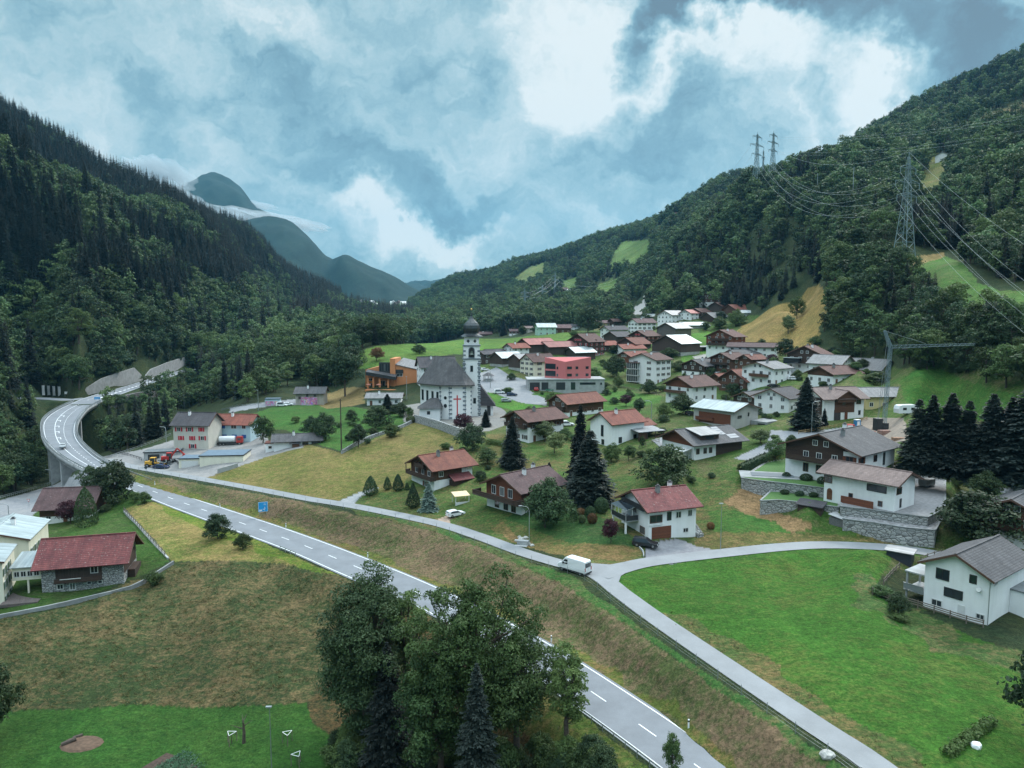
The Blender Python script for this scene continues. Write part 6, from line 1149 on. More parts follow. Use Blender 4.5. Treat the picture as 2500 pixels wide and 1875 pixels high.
for x in (-4.2, -3.1, -2.0, -.9): window_obj(f3, x, 3.3, .85, 1.0, 'R', -.5, 'w')
bx(f3, 'post', CREAM, -2.6, -2.3, .6, .9, -1.5, 2.6)
t = empty('brick_courtyard', at(70, 1462), R(15)); tag(t, 'brown paved courtyard between the cream complex and the stone house', 'courtyard'); m = MB(); m.box(-4.0, 2.2, -2.2, 4.4, -.5, .06); m.build('paving', mat_stone('brown pavers', (.16, .12, .11), (.22, .17, .155), 3), t)
# ---- coral building on its concrete base
t = empty('community_building', at(1289, 952), R(3)); tag(t, 'coral pink building with angled walls on a long low concrete base', 'building')
m = MB(); m.box(0, 34, 0, 13, -2, 4.4); m.build('concrete_base', M_CONC, t); m = MB(); m.box(-.3, 34.3, -.3, 13.3, 4.4, 4.75); m.build('base_roof', M_CONC, t)
for x0, x1, mt in ((.8, 5.2, METALD), (6.0, 9.0, METALD), (12.5, 16.5, METALD), (19, 21, GLASS)): bx(t, 'opening', mt, x0, x1, -.06, -.002, 0, 3.3)
bx(t, 'window_band', GLASS, 23, 30, -.06, -.002, 2.2, 3.2); window(t, 'R', 32.5, 2.2, .6, .8, frame='d')
pk = [(8.2, 8.0), (16.6, .8), (28.3, 2.6), (27.2, 12.4), (11.0, 12.9)]; hh = [10.2 + 4.0, 7.4 + 4.0, 10.6 + 4.0, 10.0 + 4.0, 9.8 + 4.0]
m = MB(); n_ = len(pk); vs = [(x, y, 4.75) for x, y in pk] + [(x, y, 4.0 + z_ * .62 + 1.2) for (x, y), z_ in zip(pk, hh)]; m.add(vs, [tuple(range(n_))[::-1]] + [(i, (i + 1) % n_, n_ + (i + 1) % n_, n_ + i) for i in range(n_)] + [(5, 6, 7), (5, 7, 8, 9)]); m.build('coral_wall', PINK, t)
m = MB(); ins = [((x - 18) * .965 + 18, (y - 7) * .94 + 7) for x, y in pk]; zz = [v[2] + .03 for v in vs[5:]]; m.add([(x, y, z_) for (x, y), z_ in zip(ins, zz)], [(0, 1, 2), (0, 2, 3, 4)]); m.build('roof', ROOFS['eternit'], t)
def wall_window(t, a, b, f, z0, z1, w_, nm='window', mt=GLASS, off=.06):
    a = Vector((a[0], a[1], 0)); b = Vector((b[0], b[1], 0)); d = (b - a).normalized(); n_ = Vector((d.y, -d.x, 0)); c = a + (b - a) * f; m = MB(); p = c - d * w_ / 2; q = c + d * w_ / 2
    m.hexa([p + Vector((0, 0, z0)), q + Vector((0, 0, z0)), q + n_ * off + Vector((0, 0, z0)), p + n_ * off + Vector((0, 0, z0)), p + Vector((0, 0, z1)), q + Vector((0, 0, z1)), q + n_ * off + Vector((0, 0, z1)), p + n_ * off + Vector((0, 0, z1))]); return m.build(nm, mt, t)
for z0 in (5.6, 8.8):
    wall_window(t, pk[0], pk[1], .28, z0, z0 + 2.4, 5.6); wall_window(t, pk[0], pk[1], .62, z0, z0 + 1.2, .8)
    for f, w_ in ((.16, 2.2), (.45, 1.2), (.85, 1.4)): wall_window(t, pk[1], pk[2], f, z0 + .2, z0 + 1.4, w_)
# ---- orange hall
t = empty('school_hall', at(890, 948), R(-3)); tag(t, 'orange hall with angular dark roofs, tower block and terrace behind the church', 'hall')
m = MB(); m.add([(0, 2, -3), (12, 2, -3), (12, 16, -3), (0, 16, -3), (0, 2, 8.6), (12, 2, 11.6), (12, 16, 11.6), (0, 16, 8.6)], [(3, 2, 1, 0), (4, 5, 6, 7), (0, 1, 5, 4), (1, 2, 6, 5), (2, 3, 7, 6), (3, 0, 4, 7)]); m.build('west_wing', ORANGE, t)
bx(t, 'tower_block', ORANGE, 12.1, 14.6, .8, 14, -3, 14.0); m = MB(); m.add([(14.7, 1.4, -3), (27, 1.4, -3), (27, 18, -3), (14.7, 18, -3), (14.7, 1.4, 11), (27, 1.4, 8.2), (27, 18, 9.2), (14.7, 18, 12)], [(3, 2, 1, 0), (4, 5, 6, 7), (0, 1, 5, 4), (1, 2, 6, 5), (2, 3, 7, 6), (3, 0, 4, 7)]); m.build('east_wing', ORANGE, t)
m = MB(); m.add([(14.6, 1.0, 11.05), (28, 1.0, 8.1), (30, 20, 9.6), (14.6, 20, 13.0), (14.6, 1.0, 11.35), (28, 1.0, 8.4), (30, 20, 9.9), (14.6, 20, 13.3)], [(3, 2, 1, 0), (4, 5, 6, 7), (0, 1, 5, 4), (1, 2, 6, 5), (2, 3, 7, 6), (3, 0, 4, 7)]); m.build('hall_roof', ROOFS['eternit'], t)
m = MB(); m.box(6.8, 12.0, 1.2, 1.9, 6.5, 12.2); m.build('dark_clerestory', METALD, t)
for k in range(5): bx(t, 'window', GLASS, 7.3 + k * .95, 7.8 + k * .95, 1.14, 1.19, 8.2, 11.4)
m = MB(); m.add([(1.2, -2.2, 6.4), (15.4, -2.6, 4.2), (15.4, 1.6, 5.0), (1.2, 1.6, 7.2), (1.2, -2.2, 8.0), (15.4, -2.6, 5.6), (15.4, 1.6, 6.6), (1.2, 1.6, 8.8)], [(3, 2, 1, 0), (4, 5, 6, 7), (0, 1, 5, 4), (1, 2, 6, 5), (2, 3, 7, 6), (3, 0, 4, 7)]); m.build('canopy', METALD, t)
m = MB(); m.add([(1.25, -2.15, 8.02), (15.35, -2.55, 5.62), (15.35, 1.6, 6.65), (1.25, 1.6, 8.85)], [(0, 1, 2, 3)]); m.build('canopy_top', ROOFS['slate'], t)
for x in (1.6, 4.2, 7.2, 11.2): bx(t, 'pillar', ORANGE, x, x + .8, -1.6, -.8, -3, 5.2)
for x, z, w_, h_ in ((2.5, 3.4, 3.2, 1.2), (8.2, .4, 2.4, 3), (3.4, .2, 1.8, 2)): window_obj(t, x, z, w_, h_, 'R', -2.0 + .05, 'w')
window_obj(t, 16.6, 5.6, 2.6, 1.4, 'R', -1.4 + .02, 'w'); bx(t, 'window_hood', METALD, 14.7, 18.2, .9, 1.39, 7.1, 8.8)
bx(t, 'terrace', ORANGE, 2, 24, -7.0, -1.7, -4, .1)
for x in (5, 9, 13, 19): window_obj(t, x, -1.6, 1.6, .9, 'R', 7.0, 'w')
for x in (3.2, 8.0): m = MB(); m.tube([(x, -5, .1), (x, -5, 2.4)], .05, 5); m.lathe([(1.3, 2.2), (.02, 2.8)], 8, 0, (x, -5)); m.build('parasol', mat_plain('parasol cloth', (.3, .12, .08), .8), t)
# ---- church
t = empty('church', at(1116, 1024), R(3)); tag(t, 'white baroque church with slate roofs, painted red cross and onion domed bell tower', 'church')
QUO = mat_plain('grey corner stone', (.15, .18, .21), .85, var=.2, scale=1.5)
ROOFS['church'] = mat_roof('church slate', (.062, .060, .064), (.115, .112, .115), .5); DOMEM = mat_plain('dome shingles', (.045, .055, .06), .4, .3, var=.3, scale=2)
def prism(m, P, z0, z1, mi=0):
    n_ = len(P); m.add([(x, y, z0) for x, y in P] + [(x, y, z1) for x, y in P], [tuple(range(n_))[::-1], tuple(range(n_, 2 * n_))] + [(i, (i + 1) % n_, n_ + (i + 1) % n_, n_ + i) for i in range(n_)], mi)
AP = [(-13.6, 14), (-5.8, 2.4), (-2.4, 0), (2.7, 0), (4.9, 2.6), (4.9, 12), (-3.5, 24)]
m = MB(); prism(m, AP, -3, 12.2); m.build('choir_wall', WHITE, t)
eav = [(-14.9, 13.8, 11.4), (-6.6, 1.5, 11.9), (-2.8, -1.0, 12.0), (3.1, -1.0, 12.0), (6.2, 2.1, 11.8), (6.0, 12.5, 11.8), (-3.2, 25.2, 11.8)]; rt = (-.9, 7.4, 20.4); rb = (-8.0, 18.6, 21.0)
m = MB(); m.add(eav + [rt, rb], [(0, 1, 7, 8), (1, 2, 7), (2, 3, 7), (3, 4, 7), (4, 5, 7), (5, 6, 8, 7), (6, 0, 8)]); m.add([(x, y, z - .35) for x, y, z in eav], [(6, 5, 4, 3, 2, 1, 0)]); k_ = len(m.v) - 7; m.f += [(i, k_ + i, k_ + (i + 1) % 7, (i + 1) % 7) for i in range(7)]; m.m += [0] * 7; m.build('choir_roof', ROOFS['church'], t)
m = MB(); prism(m, [(-13.2, 3.0), (-13.0, -.2), (-5.9, -.4), (-5.6, 4.5)], -3, 4.0); m.build('sacristy_wall', WHITE, t); m = MB(); m.add([(-13.9, 4.0, 4.0), (-13.6, -1.0, 3.9), (-5.2, -1.2, 4.1), (-4.6, 4.0, 4.3), (-6.2, 3.6, 7.2), (-9.5, 6, 6.8)], [(1, 2, 4, 5), (2, 3, 4), (0, 1, 5)]); m.build('sacristy_roof', ROOFS['church'], t); window_obj(t, -9.8, 1.9, .9, 1.0, 'R', .3, 'd')
m = MB(); m.box(7.6, 12.8, 13, 21, -3, 3.4); m.build('side_chapel_wall', WHITE, t); m = MB(); m.add([(13.8, 12, 3.0), (13.8, 22, 3.0), (8.0, 21, 10.6), (8.0, 14.2, 10.6), (7.4, 12, 3.2), (7.4, 22, 3.2)], [(0, 1, 2, 3), (4, 0, 3), (1, 5, 2), (5, 4, 3, 2)]); m.build('side_chapel_roof', ROOFS['dark'], t); bx(t, 'chapel_door', METALD, 10.6, 11.9, 12.95, 13.0, -.5, 3.0)
for f in (.12, .36, .62, .86): wall_window(t, AP[0], AP[1], f, 5.4, 9.2, 1.5)
def quoins(P, z0, z1, big=1.0):
    for (x, y) in P:
        m = MB(); k = 0; z = z0
        while z < z1: s_ = (1.15 if k % 2 else .72) * big; m.box(x - s_ / 2, x + s_ / 2, y - s_ / 2, y + s_ / 2, z, z + .55); m.box(x - .12, x + .12, y - .12, y + .12, z + .55, z + .74); z += .74; k += 1
        m.build('corner_stones', QUO, t)
quoins([(-5.6, 2.75), (-2.3, .42), (2.6, .42), (4.5, 2.9)], -.5, 11.4)
CROSS = mat_plain('red painted cross', (.50, .03, .03), .7, var=.08)
m = MB(); m.box(-.1, .3, -.05, -.004, 1.2, 8.4); m.box(-1.2, 1.4, -.06, -.004, 6.9, 7.3); m.box(-.4, .6, -.05, -.004, 1.2, 1.45); m.build('painted_cross', CROSS, t)
for zc_, r_ in ((7.4, .6), (4.6, .7)):
    m = MB(); m.lathe([(0, 0), (r_, 0), (r_, .06), (0, .06)], 14); o = m.build('round_window', GLASS, t); o.rotation_euler = (R(90), 0, R(-35)); o.location = (-4.05, 1.14, zc_)
tw = 6.0; tx = 2.1; ty = 8.0
m = MB(); m.box(tx, tx + tw, ty, ty + tw, -3, 20.3); m.build('tower_wall', WHITE, t)
m = MB(); m.box(tx - .3, tx + tw + .3, ty - .3, ty + tw + .3, 20.3, 20.7, 1); m.box(tx + .1, tx + tw - .1, ty + .1, ty + tw - .1, 20.7, 25.0, 0); m.box(tx - .2, tx + tw + .2, ty - .2, ty + tw + .2, 25.0, 25.4, 1); m.box(tx + .35, tx + tw - .35, ty + .35, ty + tw - .35, 25.4, 28.2, 0); m.box(tx - .35, tx + tw + .35, ty - .35, ty + tw + .35, 28.2, 28.5, 1); m.build('belfry', [WHITE, QUO], t)
quoins([(tx + .34, ty + .34), (tx + tw - .34, ty + .34), (tx + .34, ty + tw - .34)], 0, 19.6); quoins([(tx + .44, ty + .44), (tx + tw - .44, ty + .44)], 20.8, 24.2, .8)
def arch(face, cx_, z0, w_, h_, nm='belfry_opening'):
    m = MB(); n_ = 10; P = [(-w_ / 2, z0), (w_ / 2, z0)] + [(w_ / 2 * math.cos(a_), z0 + h_ - w_ / 2 + w_ / 2 * math.sin(a_)) for a_ in np.linspace(0, math.pi, n_)]
    if face == 'R': y = ty + .08; m.add([(cx_ + a_, y - .03, b_) for a_, b_ in P], [tuple(range(len(P)))])
    else: x = tx + .05; m.add([(x, cx_ - a_, b_) for a_, b_ in P], [tuple(range(len(P)))])
    m2 = MB()
    for i in range(len(P)):
        a_, b_ = P[i], P[(i + 1) % len(P)]; f = (lambda p, d: (cx_ + p[0], ty + .06 - d, p[1])) if face == 'R' else (lambda p, d: (tx + .06 - d, cx_ - p[0], p[1])); m2.bar(f(a_, .05), f(b_, .05), .24, .24)
    o = m.build(nm, METALD, t); m2.build('opening_trim', QUO, o); return o
arch('R', tx + tw / 2, 21.0, 2.0, 3.6); arch('L', ty + tw / 2, 21.0, 2.0, 3.6)
bell = MB(); bell.lathe([(.05, 23.4), (.4, 23.2), (.55, 22.6), (.85, 22.0)], 12, 0, (tx + tw / 2, ty - .25)); bell.build('bell', mat_plain('bronze', (.10, .12, .10), .4, .7), t)
for f in (.3, .7):
    for q in ('R', 'L'):
        m = MB(); 
        for k, (dx, dz) in enumerate(((-.24, 0), (.24, 0), (0, -.28), (0, .28))): m.lathe([(.0, 0), (.30, 0), (.30, .03 + k * .002), (0, .03 + k * .002)], 10, 0, (dx, dz))
        o = m.build('quatrefoil_opening', METALD, t)
        if q == 'R': o.rotation_euler = (R(90), 0, 0); o.location = (tx + tw * f, ty + .35, 26.8)
        else: o.rotation_euler = (R(90), 0, R(-90)); o.location = (tx + .35, ty + tw * f, 26.8)
window_obj(t, tx + tw / 2, 16.0, .8, 2.0, 'R', -ty, 'd'); window_obj(t, tx + tw / 2 + 1.0, 4.6, .8, 1.8, 'R', -ty, 'd')
m = MB(); cc = (tx + tw / 2, ty + tw / 2)
m.lathe([(4.1, 28.5), (3.0, 29.0), (2.5, 29.4), (2.5, 29.8), (2.85, 30.4), (3.05, 31.3), (2.85, 32.3), (2.25, 33.2), (1.4, 34.0), (.75, 34.7), (.35, 35.5), (.16, 36.5), (.02, 37.2)], 8, 0, cc); m.build('onion_dome', DOMEM, t, smooth=False)
m = MB(); m.tube([(cc[0], cc[1], 36), (cc[0], cc[1], 40.6)], .06, 6); m.box(cc[0] - .55, cc[0] + .55, cc[1] - .05, cc[1] + .05, 39.5, 39.64); m.lathe([(.02, 37.5), (.36, 37.9), (.36, 38.1), (.02, 38.5)], 10, 1, cc); m.build('finial_cross', [METALD, mat_plain('gilt', (.5, .35, .12), .3, .9)], t)
house('tall white parish house with steep dark slate roof behind the church', 1028, 946, 18, 16, 10, 9.5, 'R', 38, 'dark', 'w', chim=1)
# pavilion on the square
t = empty('pavilion', at(1192, 930), 0); tag(t, 'small octagonal pavilion with grey roof on the church square', 'pavilion')
m = MB(); 
for k in range(8): a_ = k * math.pi / 4; m.tube([(2.2 * math.cos(a_), 2.2 * math.sin(a_), -.5), (2.2 * math.cos(a_), 2.2 * math.sin(a_), 2.6)], .12, 6)
m.build('posts', M_CONC, t); m = MB(); m.lathe([(3.0, 2.5), (1.2, 3.6), (.05, 4.1)], 8); m.build('roof', ROOFS['slate'], t); m = MB(); m.lathe([(2.0, -.5), (2.0, .9), (1.9, .9)], 8); m.build('parapet', M_CONC, t)
# ------------------------------------------------------------------ garden and village trees
def topiary(seed, shape, leaf, mat, n=2600):
    g_ = np.random.default_rng(seed); u = unit(g_.normal(size=(n, 3))); t_ = (u[:, 2] + 1) / 2
    if shape == 'cone': w_ = np.clip(np.sin(np.clip(t_, 0, 1) * math.pi * .5 + .0) * 0 + (1 - t_) ** .62 * np.clip(t_ * 6, .35, 1), .02, 1); P = np.stack([u[:, 0], u[:, 1], 0 * t_], 1); P = unit(P + 1e-6) * (w_ * .5)[:, None]; P[:, 2] = t_ * 1.0
    elif shape == 'column': w_ = np.clip(1 - t_ ** 3.2, .03, 1) * np.clip(t_ * 7 + .5, .4, 1); P = unit(np.stack([u[:, 0], u[:, 1], 0 * t_], 1) + 1e-6) * (w_ * .5)[:, None]; P[:, 2] = t_
    else: P = u * .5; P[:, 2] = P[:, 2] * 1.0 + .48
    P *= g_.uniform(.82, 1.05, (n, 1)) * np.array([1, 1, 0]) + np.array([0, 0, 1.]); nr = unit(u * np.array([1, 1, .6]) + g_.normal(size=(n, 3)) * .5); V, Fq = leaf_quads(P, nr, leaf, g_); return V, Fq, np.repeat(g_.random(n), 4)
def shrub_mesh(seed, mat, shape='ball', leaf=.09): V, Fq, c = topiary(seed, shape, leaf, mat); return assemble('foliage', [(V, Fq, 1, c)], mat)
PR = {}
for i in range(3):
    PR['leaf', i] = deciduous(100 + i, 10, 4.2, 85, 72, .40, LEAF['dec'], .12, .27, split=True); PR['dark', i] = deciduous(110 + i, 10, 4.2, 95, 72, .40, LEAF['decd'], .12, .27, split=True)
    PR['roundleaf', i] = deciduous(170 + i, 10, 4.8, 95, 72, .42, LEAF['dec'], -.06, .27, split=True, full=True); PR['rounddark', i] = deciduous(180 + i, 10, 4.8, 110, 75, .42, LEAF['decd'], -.06, .27, split=True, full=True); PR['bush', i] = deciduous(120 + i, 10, 5.0, 70, 70, .62, LEAF['dec'], .0, .34, limbs=False, split=True)
for k, mt in (('pale', 'pale'), ('purple', 'pur'), ('rust', 'rust'), ('ash', 'ash')): PR[k, 0] = deciduous(130, 10, 4.4, 80, 72, .42, LEAF[mt], .10, .28, split=True)
for i in range(3): PR['spruce', i] = conifer(140 + i, 10, 2.2, 620, 6, LEAF['con'], .03, split=True, wide=.62)
PR['bluespruce', 0] = conifer(150, 10, 3.0, 420, 6, LEAF['blue'], .02, split=True, wide=.8)
PR['cone', 0] = shrub_mesh(160, LEAF['decd'], 'cone', .055); PR['column', 0] = shrub_mesh(161, LEAF['decd'], 'column', .05); PR['ball', 0] = shrub_mesh(162, LEAF['decd'], 'ball', .07); PR['rustball', 0] = shrub_mesh(163, LEAF['rust'], 'ball', .07); PR['yellowball', 0] = shrub_mesh(164, LEAF['pale'], 'ball', .07)
PROTO_W = {'roundleaf': 10.6, 'rounddark': 10.6, 'leaf': 9.0, 'dark': 9.0, 'bush': 11.0, 'pale': 9.4, 'purple': 9.4, 'rust': 9.4, 'ash': 9.4, 'spruce': 4.4, 'bluespruce': 6.0}
_pick = 0
def plant(kind, u, v, hp, wp, label, group=None, loc=None, cat=None):
    """hp, wp: height and crown width as seen, in photograph pixels, turned into metres at the plant's own distance"""
    global _pick
    if kind in ('leaf', 'dark') and wp > hp * .84: kind = 'round' + kind
    p = loc or at(u, v); d = math.sqrt(p[0] ** 2 + p[1] ** 2 + (p[2] - ZC) ** 2); el = math.asin((ZC - p[2]) / d); Hm = max(.4, (hp - .5 * wp * math.sin(el)) / math.cos(el)) * d / F; Wm = wp * d / F; keys = [k for k in PR if k[0] == kind]; k = keys[_pick % len(keys)]; _pick += 1; g_ = random.Random(_pick)
    nm = {'spruce': 'spruce_tree', 'bluespruce': 'blue_spruce', 'bush': 'shrub', 'cone': 'topiary_bush', 'ball': 'topiary_bush', 'rustball': 'round_shrub', 'yellowball': 'round_shrub', 'column': 'thuja_tree'}.get(kind, 'leafy_tree')
    ct = cat or {'spruce_tree': 'tree', 'blue_spruce': 'tree', 'shrub': 'shrub', 'topiary_bush': 'bush', 'round_shrub': 'bush', 'thuja_tree': 'tree'}.get(nm, 'tree')
    if isinstance(PR[k], tuple):
        t = empty(nm, (p[0], p[1], p[2] - .1), g_.uniform(0, 6.28)); s_ = (Wm / PROTO_W[kind], Wm / PROTO_W[kind], Hm / 10.0)
        for n_, me_ in zip(('trunk', 'crown'), PR[k]): o = bpy.data.objects.new(n_, me_); C.objects.link(o); o.parent = t; o.scale = s_
    else:
        t = bpy.data.objects.new(nm, PR[k]); C.objects.link(t); t.location = (p[0], p[1], p[2] - .1); t.rotation_euler = (0, 0, g_.uniform(0, 6.28)); t.scale = (Wm, Wm, Hm)
    tag(t, label, ct, group); return t
TREES = [
 ('spruce', 1440, 1224, 185, 124, 'broad very dark spruce, largest in the village slope garden'), ('spruce', 1416, 1196, 212, 72, 'slimmer spruce whose tip rises behind the broad dark spruce'),
 ('spruce', 1251, 1140, 130, 66, 'dark spruce in front of the house with brown timber gable and shutters'), ('spruce', 1341, 1163, 38, 26, 'little spruce alone on the grass beside the broad dark spruce'),
 ('dark', 1624, 1184, 112, 130, 'wide round dark tree below the solar panel house'), ('pale', 1330, 1078, 58, 62, 'pale olive tree beside the house with shutters'), ('pale', 1354, 1106, 58, 54, 'second olive toned tree just below the pale olive tree'),
 ('leaf', 1492, 1128, 50, 50, 'green tree at the foot of the white house with rust roof'), ('leaf', 1535, 1124, 42, 34, 'small light tree below the slatted carport'), ('leaf', 1568, 1093, 30, 17, 'narrow young tree beside the carport'),
 ('leaf', 1670, 1012, 54, 64, 'spreading tree before the white house with red timber gable'), ('leaf', 1618, 1020, 40, 36, 'young round tree by the street lamp below the village green'), ('dark', 1560, 1012, 45, 34, 'dark round tree at the lower edge of the village green'), ('purple', 1528, 992, 32, 32, 'purple leaved tree on the village green edge'),
 ('dark', 1505, 920, 54, 54, 'dark tree in front of the orange brown log chalet'), ('bush', 1450, 926, 32, 42, 'green shrub mass beside the coral building'), ('leaf', 1511, 946, 30, 30, 'small round tree in the garden left of the apartment house'), ('dark', 1586, 960, 34, 44, 'dark tree below the apartment house'),
 ('leaf', 1635, 872, 24, 48, 'low spreading tree behind the apartment house'), ('dark', 1786, 964, 30, 32, 'dark small tree by the squeezed timber house'), ('pale', 1856, 1082, 38, 50, 'pale round shrub tree on the paved forecourt'), ('leaf', 1892, 1122, 46, 52, 'loose light tree beside the hedge of the big house'),
 ('dark', 1436, 812, 64, 56, 'broad dark tree between the grey roofed and cream yellow houses'), ('spruce', 1229, 819, 44, 20, 'dark fir beside the white and brown house on the field edge'), ('leaf', 1482, 782, 28, 34, 'round tree above the cream yellow house'), ('leaf', 1530, 788, 30, 40, 'leafy tree left of the pale roofed long building'),
 ('leaf', 1682, 762, 32, 38, 'leafy tree above the pinkish roofed house'), ('leaf', 1796, 797, 40, 42, 'light tree at the lower corner of the tan hill'), ('leaf', 1758, 802, 28, 38, 'tree before the pale grey roofed barn'), ('bush', 1722, 806, 20, 26, 'shrub by the long shed with bright roof'),
 ('leaf', 1345, 988, 34, 34, 'dark green tree at the corner of the rust red roofed house'), ('spruce', 1966, 1048, 124, 72, 'tall dark spruce beside the sweeping dark roof'), ('spruce', 2012, 1040, 42, 19, 'small slim spruce by the timber fronted house'), ('purple', 1884, 888, 24, 30, 'purple round tree below the long white house'),
 ('dark', 1918, 880, 52, 42, 'dark tree at the right end of the long white house'), ('leaf', 2136, 938, 32, 62, 'round green tree before the broad pale grey roof'), ('leaf', 1946, 778, 50, 34, 'single tree standing on the tan hill'), ('pale', 1924, 815, 44, 32, 'thin pale tree lower on the tan hill'), ('purple', 1950, 1050, 26, 26, 'purple shrub at the foot of the tall dark spruce'),
 ('dark', 2378, 1325, 132, 160, 'big round leafy tree between the stone terrace and the frame edge'), ('leaf', 2410, 1212, 56, 64, 'round shrub tree beside the tall street lamp'), ('dark', 2192, 1502, 54, 48, 'dark bush by the rail fence of the white gabled house'), ('bush', 2150, 1454, 30, 40, 'low bush at the corner of the rail fence'), ('bush', 2196, 1516, 22, 36, 'small spreading shrub just below the fence bush'),
 ('ball', 1920, 1171, 20, 20, 'clipped round bush on the stone terrace nearest the pool'), ('ball', 1968, 1176, 22, 27, 'middle clipped bush on the stone terrace lawn'), ('ball', 2007, 1184, 22, 22, 'clipped bush on the terrace nearest the white annex'),
 ('dark', 1331, 1288, 128, 112, 'large round tree with visible trunk beside the speckled roof chalet'), ('purple', 1491, 1326, 66, 42, 'dark purple globe tree on a thin trunk before the conservatory'), ('ball', 1468, 1252, 42, 34, 'round green bush behind the garden shrubs'), ('column', 1400, 1271, 34, 20, 'dark egg shaped bush at the left of the garden shrubs'),
 ('rustball', 1418, 1257, 20, 20, 'russet round shrub behind the yellow green one'), ('yellowball', 1421, 1276, 22, 18, 'yellow green round shrub among the garden shrubs'), ('ball', 1441, 1262, 30, 25, 'blue green shrub between the two russet shrubs'), ('rustball', 1446, 1277, 28, 24, 'larger russet shrub in front'), ('rustball', 1735, 1291, 19, 18, 'russet ball shrub by the stone steps of the red roofed house'),
 ('cone', 905, 1208, 50, 44, 'broad clipped cone bush beside the meadow path'), ('cone', 946, 1195, 34, 24, 'small clipped cone just right of the meadow path'), ('cone', 972, 1198, 44, 33, 'clipped cone bush nearest the dark timber chalet'), ('cone', 994, 1196, 20, 15, 'tiny clipped cone in front of the chalet'), ('cone', 1008, 1193, 18, 14, 'tiniest cone bush beside the chalet wall'), ('cone', 1009, 1239, 58, 42, 'tall clipped cone bush left of the blue spruce'), ('bluespruce', 1047, 1246, 76, 48, 'pale blue spruce before the dark timber chalet'),
 ('dark', 1172, 1173, 30, 34, 'dark bush on the slope between the two chalets'), ('dark', 1192, 1147, 14, 15, 'small dark bush above the slope bush'), ('dark', 1155, 1097, 68, 70, 'dense green tree below the purple tree'), ('purple', 1132, 1054, 50, 52, 'deep purple tree at the church yard wall'), ('leaf', 1190, 1132, 46, 56, 'light green tree above the dark slope bush'), ('spruce', 1186, 1042, 46, 28, 'small conifer beside the church yard'),
 ('dark', 843, 968, 126, 88, 'huge dark rounded tree on the bank beside the orange hall'), ('leaf', 642, 1082, 66, 52, 'tree at the end of the pale blue house'), ('dark', 795, 1074, 68, 60, 'dark leaning tree behind the white bungalow'), ('dark', 762, 1062, 52, 46, 'darker tree directly above the bungalow roof'), ('dark', 918, 1047, 62, 66, 'dense dark tree left of the church'), ('spruce', 946, 1010, 52, 40, 'bluish fir behind the dense dark tree'),
 ('dark', 858, 1030, 34, 30, 'small dark tree on the green slope'), ('dark', 874, 1092, 60, 46, 'dark tree beside the wooden pole'), ('bush', 955, 1067, 34, 44, 'rounded shrub on the meadow wall'), ('dark', 978, 1017, 40, 48, 'dark shrubs by the church forecourt'), ('leaf', 1000, 1022, 30, 20, 'slim green tree next to the church sacristy'), ('yellowball', 1003, 1032, 20, 24, 'yellow green bush below the sacristy'),
 ('dark', 283, 1224, 100, 86, 'full dark tree over the highway below the viaduct'), ('dark', 234, 1218, 76, 56, 'paler tree between the old timber house and the viaduct'), ('column', 211, 1284, 86, 44, 'tall dark column shaped thuja by the old timber house'), ('purple', 172, 1278, 56, 50, 'wine red tree before the old timber house'), ('bush', 330, 1226, 28, 26, 'light shrub at the highway edge'), ('bush', 354, 1229, 28, 30, 'dark shrub at the corner of the lawn by the highway'),
 ('dark', 531, 1315, 68, 60, 'round dark tree on the yellow meadow'), ('leaf', 591, 1340, 42, 44, 'smaller bright shrub tree on the yellow meadow'), ('bush', 377, 1428, 34, 40, 'shrub on the low meadow wall'), ('bush', 312, 1347, 42, 26, 'climbing shrub at the side porch of the stone house'), ('pale', 256, 1248, 18, 26, 'small yellow green shrub on the lawn'),
 ('leaf', 1025, 864, 26, 38, 'low tree at the near edge of the hill field'), ('rust', 920, 882, 36, 38, 'yellowing tree behind the orange hall'), ('dark', -8, 1812, 150, 80, 'dark tree cut by the frame beside the bottom lawn'), ('dark', 2556, 1850, 220, 150, 'dark tree overhanging the frame edge by the green field'), ('leaf', 1155, 990, 24, 22, 'small tree behind the church side chapel'),
 ('leaf', 1380, 1072, 30, 36, 'light shrub right of the olive trees'), ('leaf', 1290, 1012, 24, 24, 'small tree at the corner of the square'), ('bush', 1470, 948, 20, 34, 'garden shrub behind the coral building end'), ('leaf', 1710, 900, 24, 28, 'small tree left of the two tier grey roof'), ('leaf', 1757, 893, 26, 36, 'tree above the pale roof patch chalet'), ('leaf', 1655, 905, 26, 40, 'wide low tree on the green before the farm barn'),
 ('leaf', 2036, 880, 24, 30, 'tree right of the winter garden house'), ('bush', 2090, 1002, 16, 26, 'clipped shrubs by the yellow house'), ('dark', 2105, 905, 30, 32, 'dark tree behind the plain grey roof'), ('leaf', 1990, 845, 24, 36, 'bush at the right foot of the tan hill'), ('dark', 1860, 850, 22, 30, 'dark shrub on the lower edge of the tan hill')]
for k, u, v, hp, wp, lb in TREES: plant(k, u, v, hp, wp, lb)
